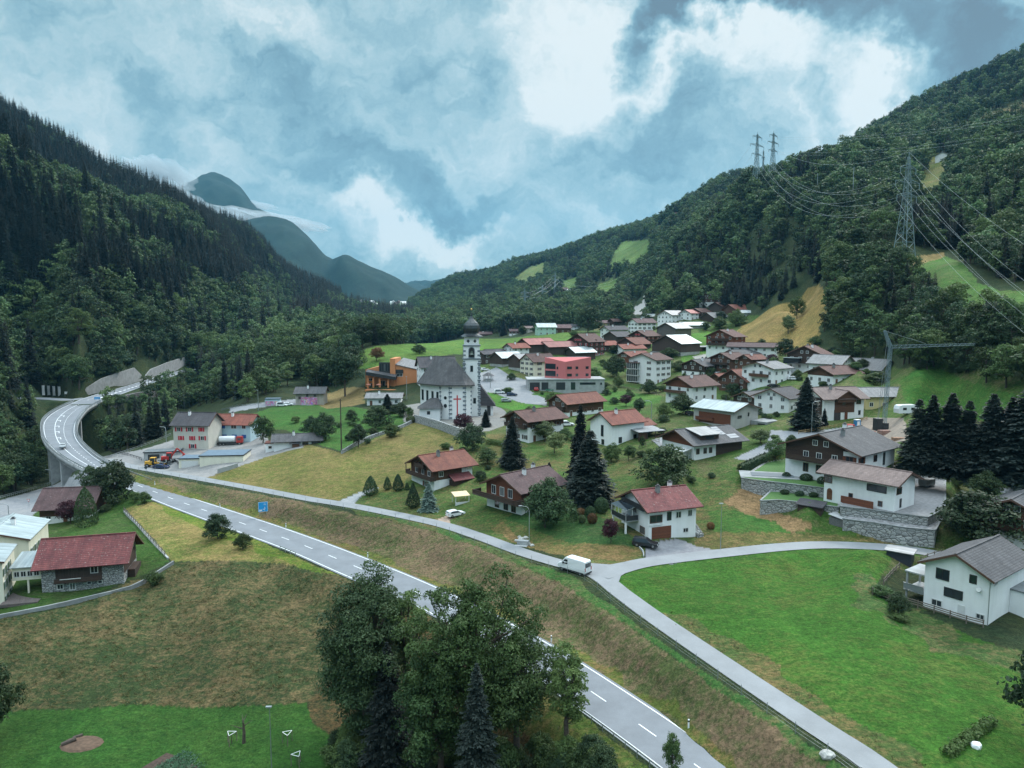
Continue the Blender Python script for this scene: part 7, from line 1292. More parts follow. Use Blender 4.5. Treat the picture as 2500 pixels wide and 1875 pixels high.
# conifer row on the right
for k, (u, v, hp, wp, lb) in enumerate([(2237, 1146, 170, 60, 'first dark spruce of the row, nearest the crane'), (2270, 1150, 182, 62, 'second dark spruce of the row'), (2316, 1154, 190, 72, 'third spruce of the row, pointed and broad'), (2358, 1158, 172, 56, 'fourth and thinnest spruce of the row'), (2415, 1166, 194, 76, 'fifth spruce of the row behind the street lamp'), (2462, 1172, 190, 70, 'sixth spruce of the row close to the frame edge'), (2505, 1180, 226, 110, 'last and biggest spruce of the row cut by the frame')]):
    plant('spruce', u, v, hp * .93, wp * 1.4, lb, 'row of dark spruces', loc=pt_z(u, v, 15.6))
g_ = random.Random(5)
SHRUB_AREAS = [(1390, 930, 150, 40, 12), (1560, 975, 60, 20, 5), (1760, 925, 80, 30, 8), (1905, 905, 90, 20, 7), (1500, 870, 120, 20, 5), (1640, 850, 60, 16, 4), (1850, 1010, 60, 20, 4), (1230, 1030, 40, 18, 3), (1610, 800, 110, 18, 7), (1740, 785, 90, 12, 6), (1370, 815, 120, 8, 6), (2070, 905, 80, 14, 6), (1930, 1085, 40, 16, 3), (1690, 1165, 60, 14, 3), (1450, 1060, 90, 24, 7), (1600, 1045, 50, 16, 5), (1780, 985, 60, 14, 6), (1540, 1110, 60, 16, 6), (1220, 1110, 60, 20, 6), (1700, 935, 40, 16, 5), (1850, 965, 50, 12, 6), (1970, 960, 40, 14, 5), (1330, 910, 60, 8, 4), (1590, 905, 60, 12, 5), (1110, 1110, 30, 16, 5), (880, 1060, 60, 24, 8), (760, 1050, 40, 20, 5)]
for cu, cv, du, dv, n_ in SHRUB_AREAS:
    for _ in range(n_): s_ = g_.uniform(9, 22); plant('bush' if g_.random() < .7 else 'dark', cu + g_.uniform(-du, du), cv + g_.uniform(-dv, dv), s_, s_ * 1.3, 'low garden shrub between the village houses', 'garden shrubs among the village houses')
# riverside, gorge rim and underbrush
for cu, cv, du, dv, n_, lb, gr in [(330, 992, 70, 14, 14, 'low shrub on the green bank inside the road bend', 'bank shrubs inside the bend'), (2060, 870, 40, 10, 6, 'shrub at the lower forest edge of the knoll', 'shrubs at the knoll foot'), (2330, 905, 90, 10, 8, 'shrub at the upper edge of the lower right meadow', 'shrubs above the lower meadow')]:
    for _ in range(n_): s_ = g_.uniform(12, 26); plant('dark', cu + g_.uniform(-du, du), cv + g_.uniform(-dv, dv), s_, s_ * 1.4, lb, gr)
for cu, cv, du, dv, n_ in [(225, 900, 40, 16, 12), (400, 862, 45, 22, 16), (300, 880, 30, 10, 6)]:
    for _ in range(n_): s_ = g_.uniform(16, 30); plant('dark', cu + g_.uniform(-du, du), cv + g_.uniform(-dv, dv), s_, s_ * 1.2, 'shrub on the steep bank above the retaining walls', 'shrubs above the retaining walls')
# ---- the tall foreground clump
BIG = [('leafy_tree', deciduous(201, 24, 6.2, 250, 190, .27, LEAF['decd'], .18, .21, split=True), 900, 1822, 1.0, 1.0, 'tall dark leafy tree, leftmost of the foreground clump'),
 ('leafy_tree', deciduous(202, 24, 7.4, 300, 170, .26, LEAF['ash'], .16, .15, split=True), 1165, 1868, 1.0, 1.04, 'tall fresh green ash with open crown in the middle of the foreground clump'),
 ('leafy_tree', deciduous(203, 21, 3.8, 90, 110, .25, LEAF['dec'], .35, .22, split=True), 992, 1790, 1.0, .98, 'thin sparse tree between the dark tree and the ash'),
 ('leafy_tree', deciduous(204, 18, 5.4, 190, 140, .26, LEAF['dec'], .2, .22, split=True), 1262, 1862, 1.0, .95, 'greyish tree leaning over the guard rail right of the ash'),
 ('leafy_tree', deciduous(205, 14, 2.7, 80, 120, .25, LEAF['dec'], .18, .26, split=True), 1385, 1832, 1.0, .95, 'slender separate tree at the right of the foreground clump'),
 ('leafy_tree', deciduous(206, 17, 5.2, 170, 150, .27, LEAF['ash'], .12, .24, split=True), 1075, 1900, 1.0, 1.0, 'dense green tree in front of the ash'),
 ('leafy_tree', deciduous(209, 16, 5.0, 170, 150, .27, LEAF['decd'], .08, .24, split=True), 885, 1800, 1.0, 1.0, 'low dark tree at the left foot of the clump'),
 ('spruce_tree', conifer(207, 18, 3.4, 560, 7, LEAF['con'], .05, split=True, wide=.7, droop=.6), 1165, 1985, 1.0, 1.0, 'dark spruce standing before the ash with drooping branches'),
 ('spruce_tree', conifer(208, 17, 3.6, 520, 7, LEAF['con'], .05, split=True, wide=.7, droop=.5), 950, 1880, 1.0, 1.0, 'dark spruce in the shade of the tall left tree')]
for nm, (tm, cm), u, v, sx, sz, lb in BIG:
    p = at(u, v); t = empty(nm, (p[0], p[1], p[2] - .2), u * .1)
    for n_, me_ in (('trunk', tm), ('crown', cm)): o = bpy.data.objects.new(n_, me_); C.objects.link(o); o.parent = t; o.scale = (sx, sx, sz)
    tag(t, lb, 'tree', 'foreground tree clump')
for k in range(46):
    u = 820 + 30 * (k % 23) + g_.uniform(-14, 14); v = 1812 + 50 * (k // 23) + g_.uniform(-10, 24) + (28 if u > 1200 else 0)
    if u > 1330 and v < 1850: continue
    s_ = g_.uniform(42, 95); plant('bush' if k % 3 else 'dark', u, v, s_, s_ * .9, 'tangled shrub in the undergrowth of the foreground clump', 'undergrowth shrubs of the foreground clump')
plant('leaf', 1640, 1895, 90, 46, 'wispy sapling rising beside the highway at the bottom edge')
# dead fruit tree
t = empty('bare_tree', at(595, 1814)); m = MB(); m.tube([(0, 0, -.4), (.1, 0, 1.4), (0, .1, 2.8)], [.26, .2, .12], 7)
for a_, l_, z_ in ((.3, 1.3, 2.3), (2.0, 1.1, 2.6), (3.6, 1.5, 2.0), (5.1, 1.0, 2.7), (1.2, .8, 2.9)): m.tube([(0, 0, z_), (math.cos(a_) * l_ * .6, math.sin(a_) * l_ * .6, z_ + .5), (math.cos(a_) * l_, math.sin(a_) * l_, z_ + .7 + .2 * a_ / 3)], [.09, .05, .02], 5)
m.build('trunk', M_BARK, t); tag(t, 'bare pollarded fruit tree on the bottom lawn', 'tree')
# hedges
def hedge(label, pts, w_, h_, mat='decd'):
    g2 = np.random.default_rng(len(pts) * 7 + int(pts[0][0])); P = resample([at(*q) for q in pts], .5); n_ = len(P) * int(60 * w_ * h_ + 30); i = g2.integers(0, len(P), n_); nn = normals2(P); f = g2.integers(0, 3, n_); a_ = g2.uniform(-1, 1, n_); b_ = g2.uniform(0, 1, n_)
    off = np.where(f == 0, a_, np.where(f == 1, 1., -1.)) * w_ / 2 * g2.uniform(.9, 1.08, n_); zz = np.where(f == 0, 1., b_) * h_ * g2.uniform(.94, 1.04, n_); X = np.stack([P[i, 0] + nn[i, 0] * off, P[i, 1] + nn[i, 1] * off, P[i, 2] + zz], 1) + g2.normal(size=(n_, 3)) * .12
    nr = np.stack([nn[i, 0] * np.sign(off), nn[i, 1] * np.sign(off), np.where(f == 0, 1.5, .3)], 1) + g2.normal(size=(n_, 3)) * .4; V, Fq = leaf_quads(X, unit(nr), .28, g2); c = X.mean(0); me = assemble('hedge', [(V - c, Fq, 1, np.repeat(g2.random(n_), 4))], LEAF[mat]); o = bpy.data.objects.new('hedge', me); C.objects.link(o); o.location = c; tag(o, label, 'hedge')
hedge('clipped dark hedge between the solar panel house and the stone terrace', [(1808, 1152), (1872, 1127)], 1.4, 1.6)
hedge('low hedge on the lawn below the cream three storey house', [(1912, 918), (1955, 930)], 1.2, 1.2); hedge('grass topped hedge by the church wall house', [(1192, 1083), (1232, 1090)], 1.4, 1.2, 'dec'); hedge('brown hedge along the eastern lane below the spruce row', [(2230, 1158), (2330, 1178), (2500, 1205)], 1.6, 1.5, 'dec')
hedge('ragged shrub row at the bottom right lawn corner', [(2312, 1848), (2352, 1815), (2420, 1768)], .9, .7, 'dec')
# ------------------------------------------------------------------ walls, fences, lamps, signs
def stonewall(label, pts, h, th=.6, mat=None, dz=-1.2, cat='stone wall', cap=False):
    P = [Vector(at(*q)) for q in pts]; P = [Vector(p) for p in resample([tuple(p) for p in P], 2.5)]; m = MB(); hh = h if not isinstance(h, (list, tuple)) else None
    for i in range(len(P) - 1):
        f0 = i / (len(P) - 1); f1 = (i + 1) / (len(P) - 1); h0 = h if hh is not None else h[0] + (h[1] - h[0]) * f0; h1_ = h if hh is not None else h[0] + (h[1] - h[0]) * f1
        a, b = P[i], P[i + 1]; d = (b - a); d.z = 0; d.normalize(); n_ = Vector((-d.y, d.x, 0)) * th; z = Vector((0, 0, 1)); m.hexa([a + z * dz, b + z * dz, b + n_ + z * dz, a + n_ + z * dz, a + z * h0, b + z * h1_, b + n_ + z * h1_, a + n_ + z * h0])
    o = m.build('stone_wall', mat or DRYSTONE); tag(o, label, cat); return o
TURF = MN('turf'); tn = TURF.noise(2.5, 7, .7, obj_vec(TURF)); TURF.col(TURF.mix(TURF.ramp(tn, .35, .65), (.03, .10, .02), (.08, .15, .035))); TURF.rough(.95); TURF.bump(tn, .8, .2)
def terrace(label, pts, z, walltop=.0, drop=6.0, topmat=None, wallmat=None, name='terrace'):
    """a walled platform: polygon of pixels on the plane of height z"""
    P = [pt_z(u, v, z)[:2] for u, v in pts]; c = np.mean(np.array(P), 0); Q = [(p[0] - c[0], p[1] - c[1]) for p in P]; ar = sum(Q[i][0] * Q[(i + 1) % len(Q)][1] - Q[(i + 1) % len(Q)][0] * Q[i][1] for i in range(len(Q)))
    if ar < 0: Q = Q[::-1]
    t = empty(name, (c[0], c[1], z)); tag(t, label, 'terrace'); m = MB(); prism(m, Q, -drop, -.02); m.build('stone_face', wallmat or DRYSTONE, t); k = .965; m = MB(); m.add([(x * k, y * k, .02) for x, y in Q], [tuple(range(len(Q)))]); m.build('surface', topmat or TURF.m, t)
    m = MB()
    for i in range(len(Q)): a = Vector((*Q[i], .0)); b = Vector((*Q[(i + 1) % len(Q)], .0)); m.bar(a, b, .3, .14)
    m.build('coping', M_CONCD, t); return t
terrace('upper stone walled terrace with lawn and pool below the large timber gabled house', [(1810, 1166), (1850, 1172), (1940, 1182), (2047, 1196), (2066, 1192), (2100, 1170), (2130, 1140), (2000, 1105), (1870, 1128)], 13.0, drop=7)
POOL = mat_plain('pool cover', (.10, .12, .14), .4, var=.05); p = pt_z(1885, 1160, 13.05); o = MB(); o.box(-4.5, 4.5, -1.9, 1.9, 0, .12); q = o.build('pool_cover', POOL, None, p, R(-14)); tag(q, 'grey covered rectangular pool on the upper terrace', 'pool'); o = MB(); o.box(-7, 6, -3.4, 3.4, -.02, .04); q = o.build('pool_paving', M_CONCD, None, (p[0], p[1], p[2] - .0), R(-14)); tag(q, 'pale paving around the covered pool', 'paving')
terrace('lower gravel terrace with stone face around the white annex house', [(2051, 1236), (2120, 1243), (2200, 1254), (2265, 1262), (2308, 1240), (2308, 1172), (2240, 1160), (2120, 1190), (2060, 1210)], 11.6, drop=7, topmat=mat_plain('pale gravel', (.21, .21, .215), .95, var=.25, scale=1.5))
terrace('outer stone bank step below the gravel terrace', [(2058, 1266), (2130, 1275), (2215, 1288), (2283, 1294), (2302, 1262), (2303, 1230), (2200, 1245), (2080, 1250)], 9.8, drop=6, topmat=mat_plain('stone rubble', (.22, .22, .225), .95, var=.5, scale=1.2, bump=1.0))
terrace('narrow grass step with three square planters below the upper terrace wall', [(1856, 1222), (1900, 1220), (1980, 1228), (2048, 1238), (2050, 1215), (1960, 1204), (1880, 1200)], 10.9, drop=4)
for k, (u, v) in enumerate(((1916, 1207), (1952, 1211), (1986, 1214))): o = bpy.data.objects.new('square_bush', PR['ball', 0]); C.objects.link(o); o.location = pt_z(u, v, 10.9); o.scale = (2.0, 1.2, 1.1); tag(o, ('first', 'second', 'third')[k] + ' square clipped bush on the narrow grass step counted from the path side', 'bush')
stonewall('grey stone wall holding the church yard above the meadow', [(1011, 1031), (1060, 1045), (1118, 1067)], [2.6, 2.8], .6, STONE); stonewall('low dry wall climbing from the wooden pole to the church wall', [(836, 1108), (897, 1075), (973, 1049), (1011, 1031)], 1.1, .5, STONE)
stonewall('low mossy concrete wall between the lawn and the brown meadow', [(-60, 1524), (0, 1511), (110, 1490), (215, 1466), (320, 1440), (372, 1412), (425, 1378)], .75, .35, M_CONCD, cat='garden wall')
stonewall('low stone kerb under the wooden fence of the yellow meadow', [(301, 1250), (330, 1280), (370, 1325), (408, 1366)], .35, .4, M_CONC, cat='garden wall'); stonewall('curved kerb wall of the paved drive', [(1573, 1361), (1571, 1348), (1562, 1338)], .35, .2, M_CONC, cat='kerb wall')
stonewall('concrete wall ramp beside the yard entrance', [(531, 1156), (560, 1148), (581, 1141)], 1.3, .3, M_CONC, cat='retaining wall'); stonewall('rocky dark cutting face below the green bank inside the bend', [(265, 1000), (300, 985), (350, 972), (395, 968)], 3.5, 2.0, mat_stone('dark rock', (.09, .085, .085), (.17, .16, .155), .6, (.04, .04, .04), .08), cat='rock face')
WOODP = mat_plain('fence wood', (.17, .14, .115), .9, var=.3, scale=2)
def fence(label, P, h=1.1, gap=2.5, rails=(.45, .9), post=.12, mat=None, wire=False, name='fence', cat='fence'):
    P = np.array(P); d = np.concatenate([[0], np.cumsum(np.linalg.norm(np.diff(P[:, :2], axis=0), axis=1))]); c = P[len(P) // 2]; t = empty(name, tuple(c)); tag(t, label, cat); f = lambda s_, z=0: tuple(np.array([np.interp(s_, d, P[:, k]) for k in range(3)]) - c + np.array([0, 0, z]))
    S_ = list(np.arange(0, d[-1], gap)); k = 0
    for s_ in S_[:100]: m = MB(); m.box(-post / 2, post / 2, -post / 2, post / 2, -.5, h); o = m.build('post', mat or WOODP, t, f(s_))
    m = MB()
    for i in range(len(S_) - 1):
        for z in rails: m.bar(f(S_[i], z), f(S_[i + 1], z), .012 if wire else .05, .012 if wire else .14)
    m.build('wires' if wire else 'rails', mat or WOODP, t); return t
def fpx(pts, step=2.0): return resample([at(*q) for q in pts], step)
fence('brown rail fence around the white gabled house garden', fpx([(2130, 1452), (2168, 1466), (2213, 1475), (2300, 1503), (2398, 1533), (2418, 1523)]), 1.2, 2.2, (.4, .75, 1.05)); fence('short rail fence rising to the dark shed', fpx([(2157, 1428), (2180, 1402), (2203, 1382)]), 1.1, 2.0, (.45, .9)); fence('rail fence between the dark shed and the lane', fpx([(2248, 1372), (2275, 1362), (2300, 1356)]), 1.1, 2, (.45, .9))
fence('post fence along the yellow meadow edge', fpx([(303, 1250), (330, 1279), (370, 1323), (408, 1364)]), 1.3, 2.4, (.5, 1.0)); fence('yellow wooden fence curving below the timber fronted house', fpx([(1950, 1060), (2000, 1052), (2060, 1040), (2120, 1024)]), 1.1, 2.5, (.45, .9), mat=mat_plain('new fence wood', (.30, .20, .09), .8, var=.2)); fence('dark garden fence along the top of the village green', fpx([(1480, 942), (1540, 952), (1612, 966)]), 1.1, 2.5, (.45, .9)); fence('fence below the carport house', fpx([(1560, 1095), (1590, 1085), (1625, 1078)]), 1.1, 2.2, (.45, .9))
pk_ = []
PT_ = PATH[::2]; nP = normals2(PT_); side_ = 1 if np.dot(HWC[60, :2] - PT_[len(PT_) // 2, :2], nP[len(PT_) // 2]) > 0 else -1
fl = PT_.copy(); fl[:, :2] += nP * 3.1 * side_; fl[:, 2] = H(fl[:, 0], fl[:, 1]); fence('wire mesh fence on steel posts following the farm path', fl[3:], 1.4, 4.2, (.3, .7, 1.1, 1.4), .06, M_STEEL, wire=True, name='mesh_fence')
fence('old picket fence under the row of dark spruces', fpx([(2210, 1128), (2290, 1142), (2370, 1160), (2410, 1166)], 1.0), 1.5, 1.0, (.4, 1.2), .45)
fence('post rail along the machinery yard edge', fpx([(345, 1124), (300, 1110), (270, 1104)]), 1.0, 1.6, (.9,), .12, METALD); fence('street railing behind the blue roofed houses', fpx([(540, 1004), (575, 996), (640, 988), (700, 981)]), 1.0, 2.0, (.5, 1.0), .08, M_STEEL); fence('railing of the ramp road beside the beige house', fpx([(272, 1118), (320, 1102), (370, 1084), (424, 1062)]), 1.0, 2.0, (.5, 1.0), .08, M_STEEL); fence('steel railing of the road that dives under the viaduct', fpx([(-20, 1224), (40, 1208), (88, 1194), (130, 1182)]), 1.0, 2.0, (.5, 1.0), .08, M_STEEL)
def lamp(label, u, v, hp, arm=1, curved=False, face=0.):
    p = at(u, v); d = math.dist(p, (0, 0, ZC)); Hm = hp * d / F / math.cos(math.asin((ZC - p[2]) / d)); t = empty('street_lamp', p, face); tag(t, label, 'street lamp', 'street lamps'); m = MB(); rb = max(.06, .0004 * d)
    if curved: m.tube([(0, 0, -.5), (0, 0, Hm * .86), (-.15, 0, Hm * .95), (-.6, 0, Hm * .99), (-1.4, 0, Hm)], [rb * 1.2, rb, rb * .8, rb * .7, rb * .6], 8); hx = -1.6
    else: m.tube([(0, 0, -.5), (0, 0, Hm)], [rb * 1.2, rb * .7], 8); hx = 0
    m.build('post', M_STEEL, t); m = MB(); m.box(hx - .45, hx + .25, -.16, .16, Hm - .02, Hm + .12); m.box(hx - .4, hx + .2, -.12, .12, Hm - .06, Hm - .02, 1); m.build('lamp_head', [M_STEEL, FRAME_W], t)
lamp('lamp with curved arm beside the farm path boulders', 1292, 1333, 92, curved=True); lamp('slim lamp on the bank right of the paved drive', 1759, 1342, 102); lamp('tall lamp on the eastern lane before the spruce row', 2353, 1182, 95); lamp('lamp with curved arm beside the tall dark spruce', 1981, 1056, 70, curved=True, face=R(180)); lamp('lamp standing at the bottom lawn', 664, 1902, 130); lamp('curved lamp on the road under the viaduct', 127, 1190, 36, curved=True); lamp('curved lamp at the ramp railing left of the beige house', 406, 1080, 34, curved=True); lamp('lamp on the terrace beside the orange hall', 993, 974, 54); lamp('lamp behind the pale blue house', 631, 1002, 46); lamp('lamp at the lower corner of the village green', 1590, 1040, 60, curved=True); lamp('lamp on the church square by the pavilion', 1197, 948, 44, curved=True); lamp('lamp at the frame edge over the underpass junction', 22, 1268, 30, curved=True)
def pole(label, u, v, hp, r0=.14, mat=None): p = at(u, v); d = math.dist(p, (0, 0, ZC)); m = MB(); Hm = hp * d / F; m.tube([(0, 0, -.5), (0, 0, Hm)], [r0, r0 * .7], 7); m.box(-.5, .5, -.04, .04, Hm - .5, Hm - .4); o = m.build('utility_pole', mat or M_BARK, None, p); tag(o, label, 'pole')
pole('tall wooden double pole at the lower end of the dry wall', 834, 1107, 130, .22); pole('thin pole in the gorge trees nearer the road', 450, 1000, 34, .12, M_STEEL); pole('thin pole in the gorge trees farther along', 470, 985, 34, .12, M_STEEL); pole('pole rising behind the gorge trees', 516, 960, 44, .12, M_STEEL); pole('grey mast on the hillside left of the big pylon', 2081, 496, 76, .3, M_STEEL); pole('second grey mast farther left on the hillside', 1994, 487, 56, .3, M_STEEL)
# banners by the junction
for k, (u, v, lb) in enumerate(((103, 967, 'first white banner flag counted from the frame edge'), (116, 967, 'second white banner flag in the row of four'), (129, 968, 'third white banner flag in the row of four'), (142, 969, 'last white banner flag, nearest the retaining wall'))):
    t = empty('banner_flag', at(u, v), R(8)); tag(t, lb, 'flag', 'banner flags by the junction'); m = MB(); m.tube([(0, 0, 0), (0, 0, 6.2)], .06, 6); m.build('flagpole', M_STEEL, t); m = MB(); n_ = 8
    vs = [(.08 + 1.35 * i / 3, .12 * math.sin(j * .9 + k) * i / 3, .5 + 5.4 * j / n_) for j in range(n_ + 1) for i in range(4)]; m.add(vs, [(j * 4 + i, j * 4 + i + 1, j * 4 + i + 5, j * 4 + i + 4) for j in range(n_) for i in range(3)]); m.build('cloth', mat_plain('banner cloth', (.75, .77, .78), .8, var=.06), t)
BSIGN = mat_plain('blue sign face', (.015, .30, .66), .5, var=.03); WSIGN = mat_plain('white sign print', (.8, .82, .82), .5, var=.02)
t = empty('road_sign', at(643, 1260), R(18)); tag(t, 'big blue direction sign with white arrows beside the highway', 'road sign'); m = MB(); m.box(-1.1, 1.1, -.06, 0, 1.1, 3.5); m.build('sign_board', BSIGN, t); m = MB()
for x in (-.8, .8): m.tube([(x, .05, -.5), (x, .05, 3.4)], .06, 6)
m.build('legs', M_STEEL, t); m = MB()
for c in ((-1.06, 1.06, 3.44, 3.48), (-1.06, 1.06, 1.12, 1.16), (-1.07, -1.03, 1.12, 3.48), (1.03, 1.07, 1.12, 3.48), (.32, .40, 1.35, 2.3), (.1, .34, 1.66, 1.74), (.40, .62, 1.9, 1.98), (-.9, -.25, 1.3, 1.62), (.1, .7, 2.75, 2.82), (.2, .62, 3.0, 3.06), (-.05, .08, 1.6, 1.8)): m.box(c[0], c[1], -.075, -.06, c[2], c[3])
m.build('white_arrows', WSIGN, t)
t = empty('road_sign', at(238, 986), R(20)); tag(t, 'small blue sign at the viaduct end', 'road sign'); m = MB(); m.box(-1.2, 1.2, -.05, 0, 2.2, 3.4); m.build('sign_board', BSIGN, t); m = MB(); m.box(-.9, .9, -.065, -.05, 2.75, 2.9); m.build('white_text', WSIGN, t); m = MB(); m.tube([(-.9, 0, -1), (-.9, 0, 3.3)], .05, 6); m.tube([(.9, 0, -1), (.9, 0, 3.3)], .05, 6); m.build('legs', M_STEEL, t)
t = empty('road_sign', at(357, 1160), R(150)); tag(t, 'round road sign seen at the yard corner', 'road sign'); m = MB(); m.tube([(0, 0, -.5), (0, 0, 2.6)], .04, 6); m.build('post', M_STEEL, t); m = MB(); m.lathe([(0, 0), (.45, 0), (.45, .03), (0, .03)], 18, 0); m.lathe([(0, -.012), (.34, -.012), (.34, -.008), (0, -.008)], 18, 1); o = m.build('sign_disc', [METALD, WSIGN], t); o.rotation_euler = (R(90), 0, R(-150)); o.location = (0, 0, 2.3)
t = empty('road_sign', at(71, 1240), R(0)); tag(t, 'triangular give way sign at the underpass junction', 'road sign'); m = MB(); m.tube([(0, 0, -.5), (0, 0, 2.6)], .04, 6); m.build('post', M_STEEL, t); m = MB(); m.add([(-.5, -.05, 2.6), (.5, -.05, 2.6), (0, -.05, 1.75)], [(0, 2, 1)], 0); m.add([(-.34, -.06, 2.5), (.34, -.06, 2.5), (0, -.06, 1.94)], [(0, 2, 1)], 1); m.build('sign_face', [mat_plain('red sign rim', (.5, .02, .03), .5), WSIGN], t)
t = empty('notice_board', at(162, 967), 0); tag(t, 'small white notice board on two posts beside the banner flags', 'sign'); m = MB(); m.box(-.9, .9, -.05, .0, 1.0, 2.4); m.build('board', WSIGN, t); m = MB(); m.box(-.8, -.7, -.02, .06, -.5, 2.4); m.box(.7, .8, -.02, .06, -.5, 2.4); m.build('legs', M_STEEL, t)
for k, (u, v) in enumerate(((378, 1184), (537, 1240), (698, 1288), (898, 1361), (1346, 1568), (1681, 1777))):
    p = at(u, v); m = MB(); m.box(-.09, .09, -.06, .06, -.2, 1.05); m.box(-.095, .095, -.065, .065, .72, .92, 1); o = m.build('marker_post', [WSIGN, METALD], None, p); tag(o, 'white roadside marker post ' + ['below the round sign', 'left of the big blue sign', 'just past the big blue sign', 'behind the foreground clump', 'right of the foreground clump', 'nearest the bottom edge'][k], 'marker post', 'roadside marker posts')
# boulders, cages, veg patch, odds
def rock(label, u, v, s_, mat=None, name='boulder', grp=None):
    me = bpy.data.meshes.new(name); import bmesh; b = bmesh.new(); bmesh.ops.create_icosphere(b, subdivisions=2, radius=1); rr_ = random.Random(int(u * 7 + v))
    for q in b.verts: q.co *= 1 + rr_.uniform(-.16, .16); q.co.z *= .7
    b.to_mesh(me); b.free(); me.materials.append(mat or mat_rock); o = bpy.data.objects.new(name, me); C.objects.link(o); p = at(u, v); o.location = (p[0], p[1], p[2] + s_ * .25); o.scale = (s_, s_ * .8, s_); tag(o, label, 'boulder', grp); return o
mat_rock = mat_plain('pale rock', (.42, .41, .38), .9, var=.25, scale=2, bump=.5)
rock('single pale boulder at the fence near the bottom edge', 2019, 1848, .75); rock('white flat stone on the bottom right lawn', 2383, 1824, .6, WSIGN); rock('pale boulder above the winter garden house', 2042, 862, 2.2)
for k, (u, v, s_) in enumerate([(1262, 1322, .5), (1272, 1318, .6), (1281, 1324, .5), (1290, 1330, .55), (1299, 1333, .45), (1268, 1312, .4), (1284, 1314, .5)]): rock('grey boulder of the small rock heap by the path fountain', u, v, s_, grp='rock heap by the path')
t = empty('water_trough', at(1277, 1330), R(-15)); tag(t, 'concrete water trough in front of the rock heap', 'trough'); m = MB(); m.box(-1.1, 1.1, -.5, .5, -.2, .9); m.build('basin', M_CONC, t); m = MB(); m.box(-1.4, 1.0, -1.3, -.55, -.2, .1); m.build('slab', M_CONC, t)
for k, (u, v) in enumerate(((565, 1815), (702, 1815), (725, 1868))):
    t = empty('tree_guard', at(u, v), R(20 * k)); tag(t, ['triangular post guard beside the bare fruit tree', 'triangular post guard right of the lawn lamp', 'triangular post guard nearest the bottom edge'][k], 'tree guard', 'triangular tree guards'); m = MB(); c3 = [(math.cos(a_) * .7, math.sin(a_) * .7) for a_ in (.5, 2.6, 4.7)]
    for x, y in c3: m.box(x - .04, x + .04, y - .04, y + .04, -.3, 1.5)
    m.build('posts', WOODP, t); m = MB()
    for i in range(3): m.bar((*c3[i], 1.5), (*c3[(i + 1) % 3], 1.5), .05, .05)
    m.build('top_rails', WSIGN, t); m = MB(); m.tube([(0, 0, -.2), (.05, 0, 1.2)], .05, 5); m.build('sapling', M_BARK, t)
cen = at(452, 1872); t = empty('vegetable_bed', cen, R(-28)); tag(t, 'vegetable bed with dark soil and leafy rows at the bottom edge', 'vegetable bed'); zc = lambda x, y: 0.0
m = MB(); m.box(-4.6, 3.2, -5, 4.2, -.6, .10); m.build('soil', mat_plain('garden soil', (.055, .035, .025), .95, var=.4, scale=3, bump=1), t)
g3 = np.random.default_rng(9)
for nm, xs, mt, n_ in (('leafy_row', (-2.6, -1.7, -.8, .1), 'veg', 900), ('pale_row', (1.3, 2.2), 'veg', 400)):
    n2_ = n_ * len(xs); X = np.stack([np.repeat(np.array(xs), n_) + g3.normal(size=n2_) * .26, g3.uniform(-4.8, 4.0, n2_), g3.uniform(.1, .3, n2_)], 1); V_, F_ = leaf_quads(X, unit(g3.normal(size=X.shape) * .6 + [0, 0, 1]), .2, g3); o = bpy.data.objects.new(nm, assemble(nm, [(V_, F_, 1, np.repeat(g3.random(n2_), 4))], LEAF[mt])); C.objects.link(o); o.parent = t
m = MB(); m.lathe([(0, .12), (1.6, .10), (2.3, .02), (2.9, -.2)], 14); o = m.build('dirt_mound', mat_plain('bare earth', (.10, .062, .04), .95, var=.4, scale=2, bump=1), None, at(205, 1812)); o.scale = (1.2, .8, 1.2); tag(o, 'round patch of bare earth on the bottom lawn', 'earth mound')
m = MB(); m.tube([(0, 0, .2), (1.4, 1.0, .5)], .3, 8); m.tube([(.6, 1.6, .2), (1.6, 2.2, .3)], .22, 8); o = m.build('tree_stump', M_BARK, None, at(150, 1822)); tag(o, 'old log and roots lying beside the bare earth', 'log')
t = empty('garden_shed', at(2224, 1386), R(52)); tag(t, 'dark blue garden shed with pale metal roof by the lane', 'shed'); bx(t, 'wall', mat_plain('anthracite boards', (.025, .032, .045), .6, var=.1), 0, 3.0, 0, 3.9, -1.5, 2.3); m = MB(); m.box(-.35, 3.35, -.35, 4.25, 2.304, 2.45); o = m.build('roof', ROOFS['grey'], t)
t = empty('log_store', at(2004, 1262), R(50)); tag(t, 'small dark log store below the grass step', 'shed'); bx(t, 'wall', TDARK, 0, 2.4, 0, 4.6, -1.5, 1.9); m = MB(); m.add([(-.4, -.4, 1.8), (2.8, -.4, 2.4), (2.8, 5, 2.4), (-.4, 5, 1.8), (-.4, -.4, 1.95), (2.8, -.4, 2.55), (2.8, 5, 2.55), (-.4, 5, 1.95)], [(3, 2, 1, 0), (4, 5, 6, 7), (0, 1, 5, 4), (1, 2, 6, 5), (2, 3, 7, 6), (3, 0, 4, 7)]); m.build('roof', ROOFS['dark'], t)
t = empty('animal_pen', at(2060, 1290), R(38)); tag(t, 'mesh pen with pale slanted cover beside the log store', 'pen'); bx(t, 'mesh_wall', mat_plain('mesh netting', (.12, .12, .12), .8, var=.2), 0, 4.6, 0, 3.0, -1, 1.6); m = MB(); m.add([(-.2, -.2, 1.65), (4.8, -.2, 1.65), (4.8, 3.2, 2.2), (-.2, 3.2, 2.2)], [(0, 1, 2, 3)]); m.build('cover', M_CONC, t)
t = empty('gazebo', at(1112, 1235), R(20)); tag(t, 'small garden gazebo with cream awning beside the speckled roof chalet', 'gazebo'); m = MB()
